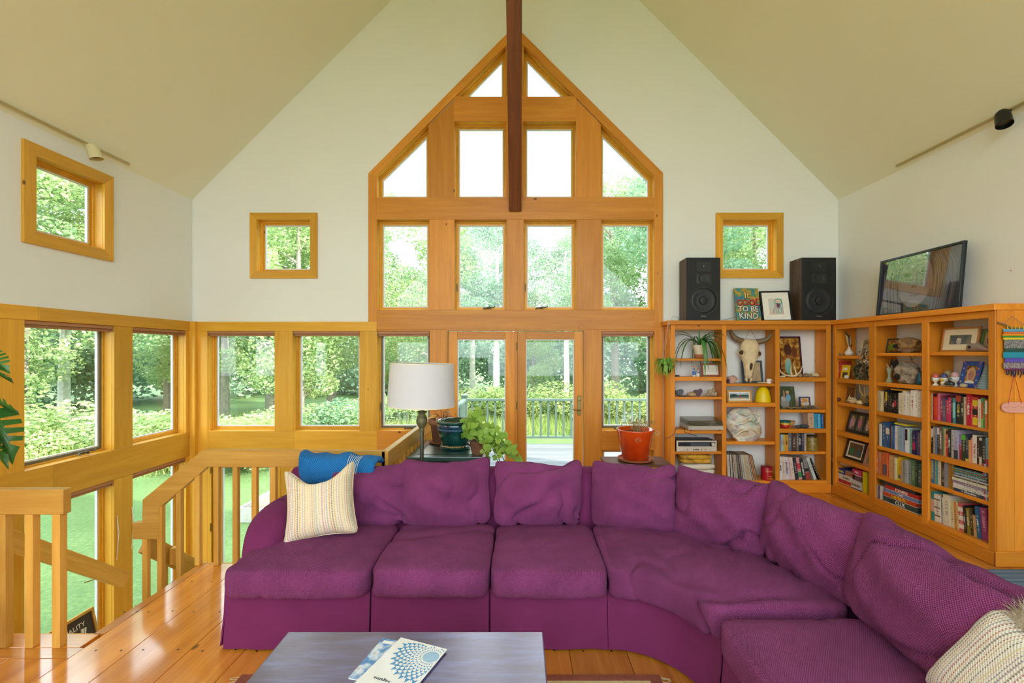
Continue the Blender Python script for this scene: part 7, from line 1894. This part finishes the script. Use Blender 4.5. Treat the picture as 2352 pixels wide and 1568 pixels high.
for (px_, py_, Y, sz, q) in ((-22, 955, 2.25, .235, (R(20), R(58), R(12))), (-30, 915, 2.3, .19, (R(-40), R(10), R(4))), (-28, 815, 2.3, .13, (R(30), R(28), R(-8))), (-40, 842, 2.35, .16, (R(-25), R(14), R(10))), (-60, 985, 2.2, .22, (R(-10), R(40), R(20))), (-130, 900, 2.2, .26, (R(10), R(25), R(170)))):
    bp0 = P(px_, py_, Y); M = Mw @ Matrix.Translation(bp0) @ Matrix.Rotation(q[2], 4, 'Z') @ Matrix.Rotation(q[1], 4, 'Y') @ Matrix.Rotation(q[0], 4, 'X') @ Matrix.Scale(sz, 4)
    link('leaf', ML, None, mo, M=M); e = Mw @ bp0
    MB().tube([(0, 0, .29), (e.x * .35, e.y * .4, e.z * .7), (e.x * .8, e.y * .9, e.z + .02), e], [.012, .009, .007, .006], 7).build('stem', cmat('5a8a3a'), mo, smooth=True)

# ---------------------------------------------------------------- roller blinds
plain('blind', 'b07a52', rough=.6, var=.04)
def blind(label, fn, a0, a1, zt, cord=None):
    c = (fn(a0, zt, 0) + fn(a1, zt, 0)) / 2
    o = thing('roller_blind', label, 'blind', (c.x, c.y, zt - .09), group='roller blinds above the windows')
    def bx_(u0, u1, z0, z1, t0, t1, nm, mat='blind'):
        m = MB().plate(rect(u0, z0, u1, z1), [], fn, t0, t1); return m.build(nm, MATS[mat], o, world=True, bevel=.002)
    bx_(a0 + .006, a1 - .006, zt - .034, zt - .002, .008, .06, 'head_rail'); bx_(a0 + .012, a1 - .012, zt - .052, zt - .036, .02, .05, 'fabric_roll', 'brown_metal'); bx_(a0 + .012, a1 - .012, zt - .064, zt - .05, .025, .04, 'hem_bar')
    for u in (a0 + .004, a1 - .012): bx_(u, u + .008, zt - .06, zt - .001, .006, .055, 'bracket', 'brown_metal')
    if cord:
        u, ln = cord
        MB().tube([fn(u, zt - .03, .01), fn(u + .004, zt - ln, .01)], .0016, 4).build('pull_cord', MATS['white'], o, world=True)
        MB().lathe([(.003, 0), (.009, .012), (.007, .03), (.002, .034)], 10, fn(u + .004, zt - ln - .034, .01)).build('cord_weight', MATS['blind'], o, world=True, smooth=True)
blind('brown rolled blind above the window nearest the corner on the gable wall', fnB, bx(476), bx(630.5), bz(760))
blind('brown rolled blind above the second window from the corner on the gable wall', fnB, bx(672), bx(825.7), bz(760))
blind('brown rolled blind above the narrow window behind the lamp', fnB, bx(866), bx(987), bz(760.5))
blind('brown rolled blind above the narrow window behind the red pot', fnB, bx(1382), bx(1502), bz(760.5))
blind('brown rolled blind above the large window over the stairs', fnL, LY[2][0], LY[2][1], ZT)
blind('brown rolled blind above the stairwell window next to the corner', fnL, LY[3][0], LY[3][1], ZT)
blind('brown rolled blind of the lower window behind the short railing', fnL, LY[2][0], LY[2][1], .405)
blind('brown rolled blind of the lower window next to the corner', fnL, LY[3][0], LY[3][1], .405)
blind('brown rolled blind inside the lower glass door', fnB, bx(490), bx(636), .30, (bx(480), .14))
for i, (yy, z0, z1) in enumerate(((4.80, .02, -.44), (4.985, .05, -.40))):
    o = MB().tube([(XL + .03, yy, z0), (XL + .034, yy + .01, (z0 + z1) / 2), (XL + .03, yy - .005, z1), (XL + .034, yy + .02, (z0 + z1) / 2 + .05), (XL + .03, yy, z0)], .003, 5).build('blind_cord', MATS['white']); tag(o, ('white looped blind cord on the post by the large stairwell window', 'white looped blind cord near the corner stairwell window')[i], 'cord')

# ---------------------------------------------------------------- track lights
plain('track_metal', 'b8a878', rough=.4, metal=.2); plain('track_dark', '7a5a20', rough=.4, metal=.6); plain('lamp_cream', 'd8cfa4', rough=.45)
def track(side, y0, y1, label):
    xx = (XL + .052) if side < 0 else (XR - .052); zc = EAVE + .052
    o = thing('track_rail', label, 'track light', (xx, (y0 + y1) / 2, zc))
    Mr = Matrix.Translation((0, 0, -.012)) @ Matrix.Rotation(R(45) * (1 if side < 0 else -1), 4, 'Y')
    MB().box(-.017, .017, y0 - (y0 + y1) / 2, y1 - (y0 + y1) / 2, -.004, .012).build('rail', MATS['track_metal'], o, M=Mr, bevel=.002)
    MB().box(-.007, .007, y0 - (y0 + y1) / 2, y1 - (y0 + y1) / 2, -.006, -.003).build('slot', MATS['track_dark'], o, M=Mr)
    return o
def spot(y, side, label, mat, aim):
    xx = (XL + .085) if side < 0 else (XR - .085); zc = EAVE + .015
    o = thing('spotlight', label, 'spotlight', (xx, y, zc))
    MB().tube([(-.03 * side * -1, 0, .02), (0, 0, -.01), (.02 * -side, 0, -.03)], .008, 8).build('arm', mat, o, smooth=True)
    q = Vector(aim).normalized().to_track_quat('Z', 'Y').to_matrix().to_4x4()
    M = Matrix.Translation((.045 * -side, 0, -.03)) @ q
    MB().lathe([(.001, -.045), (.03, -.04), (.046, -.02), (.05, 0), (.056, .1), (.053, .1), (.046, .0), (.001, -.02)], 28).build('head', mat, o, M=M, smooth=True)
    MB().lathe([(.048, .07), (.001, .072)], 20).build('bulb', cmat('3a3428', .4), o, M=M)
track(-1, 0.4, 4.915, 'brass coloured track along the ceiling above the stairwell windows'); track(1, 0.4, 4.96, 'brass coloured track along the ceiling above the side wall')
spot(4.42, -1, 'cream cylinder spotlight on the track above the square side window', MATS['lamp_cream'], (.25, .12, -1))
spot(3.80, 1, 'black spotlight on the track above the side wall', MATS['black'], (-.2, -.35, -1))
# ---------------------------------------------------------------- chalk sign down in the stairwell
plain('sign_board', '3a302a', rough=.7, var=.08)
Msg = Matrix.Translation((-3.98, 4.46, -1.36)) @ Matrix.Rotation(R(90), 4, 'Z') @ Matrix.Rotation(R(-12), 4, 'X')
sg_ = thing('chalk_sign', 'wood framed dark sign with chalk lettering leaning at the stairwell window', 'sign', M=Msg)
MB().ring(rect(-1.0, 0, 0, .64), rect(-.975, .025, -.025, .615), fnv, 0, .025).build('frame', MATS['oak0'], sg_, bevel=.002); MB().box(-.98, -.02, .01, .018, .02, .62).build('panel', MATS['sign_board'], sg_)
text('HONEST QUALITY', .062, 'white', sg_, Matrix.Translation((-.36, .009, .53)) @ Matrix.Rotation(R(90), 4, 'X') @ Matrix.Rotation(R(2), 4, 'Z'))
m = MB()
for pts in (((-.42, .30), (-.38, .42), (-.36, .36)), ((-.30, .26), (-.28, .40), (-.25, .42)), ((-.19, .28), (-.14, .50), (-.11, .50), (-.15, .34)), ((-.55, .28), (-.5, .38), (-.46, .3))): m.tube([(a, .008, b) for a, b in pts], [.004, .014, .01, .005][:len(pts)], 6)
m.build('brush_script', MATS['white'], sg_, smooth=True)
MB().lathe([(.012, 0), (.012, .006), (.006, .006)], 12, M=Matrix.Translation((-.48, .012, .655)) @ Matrix.Rotation(R(90), 4, 'X')).build('hanging_ring', MATS['silver'], sg_)
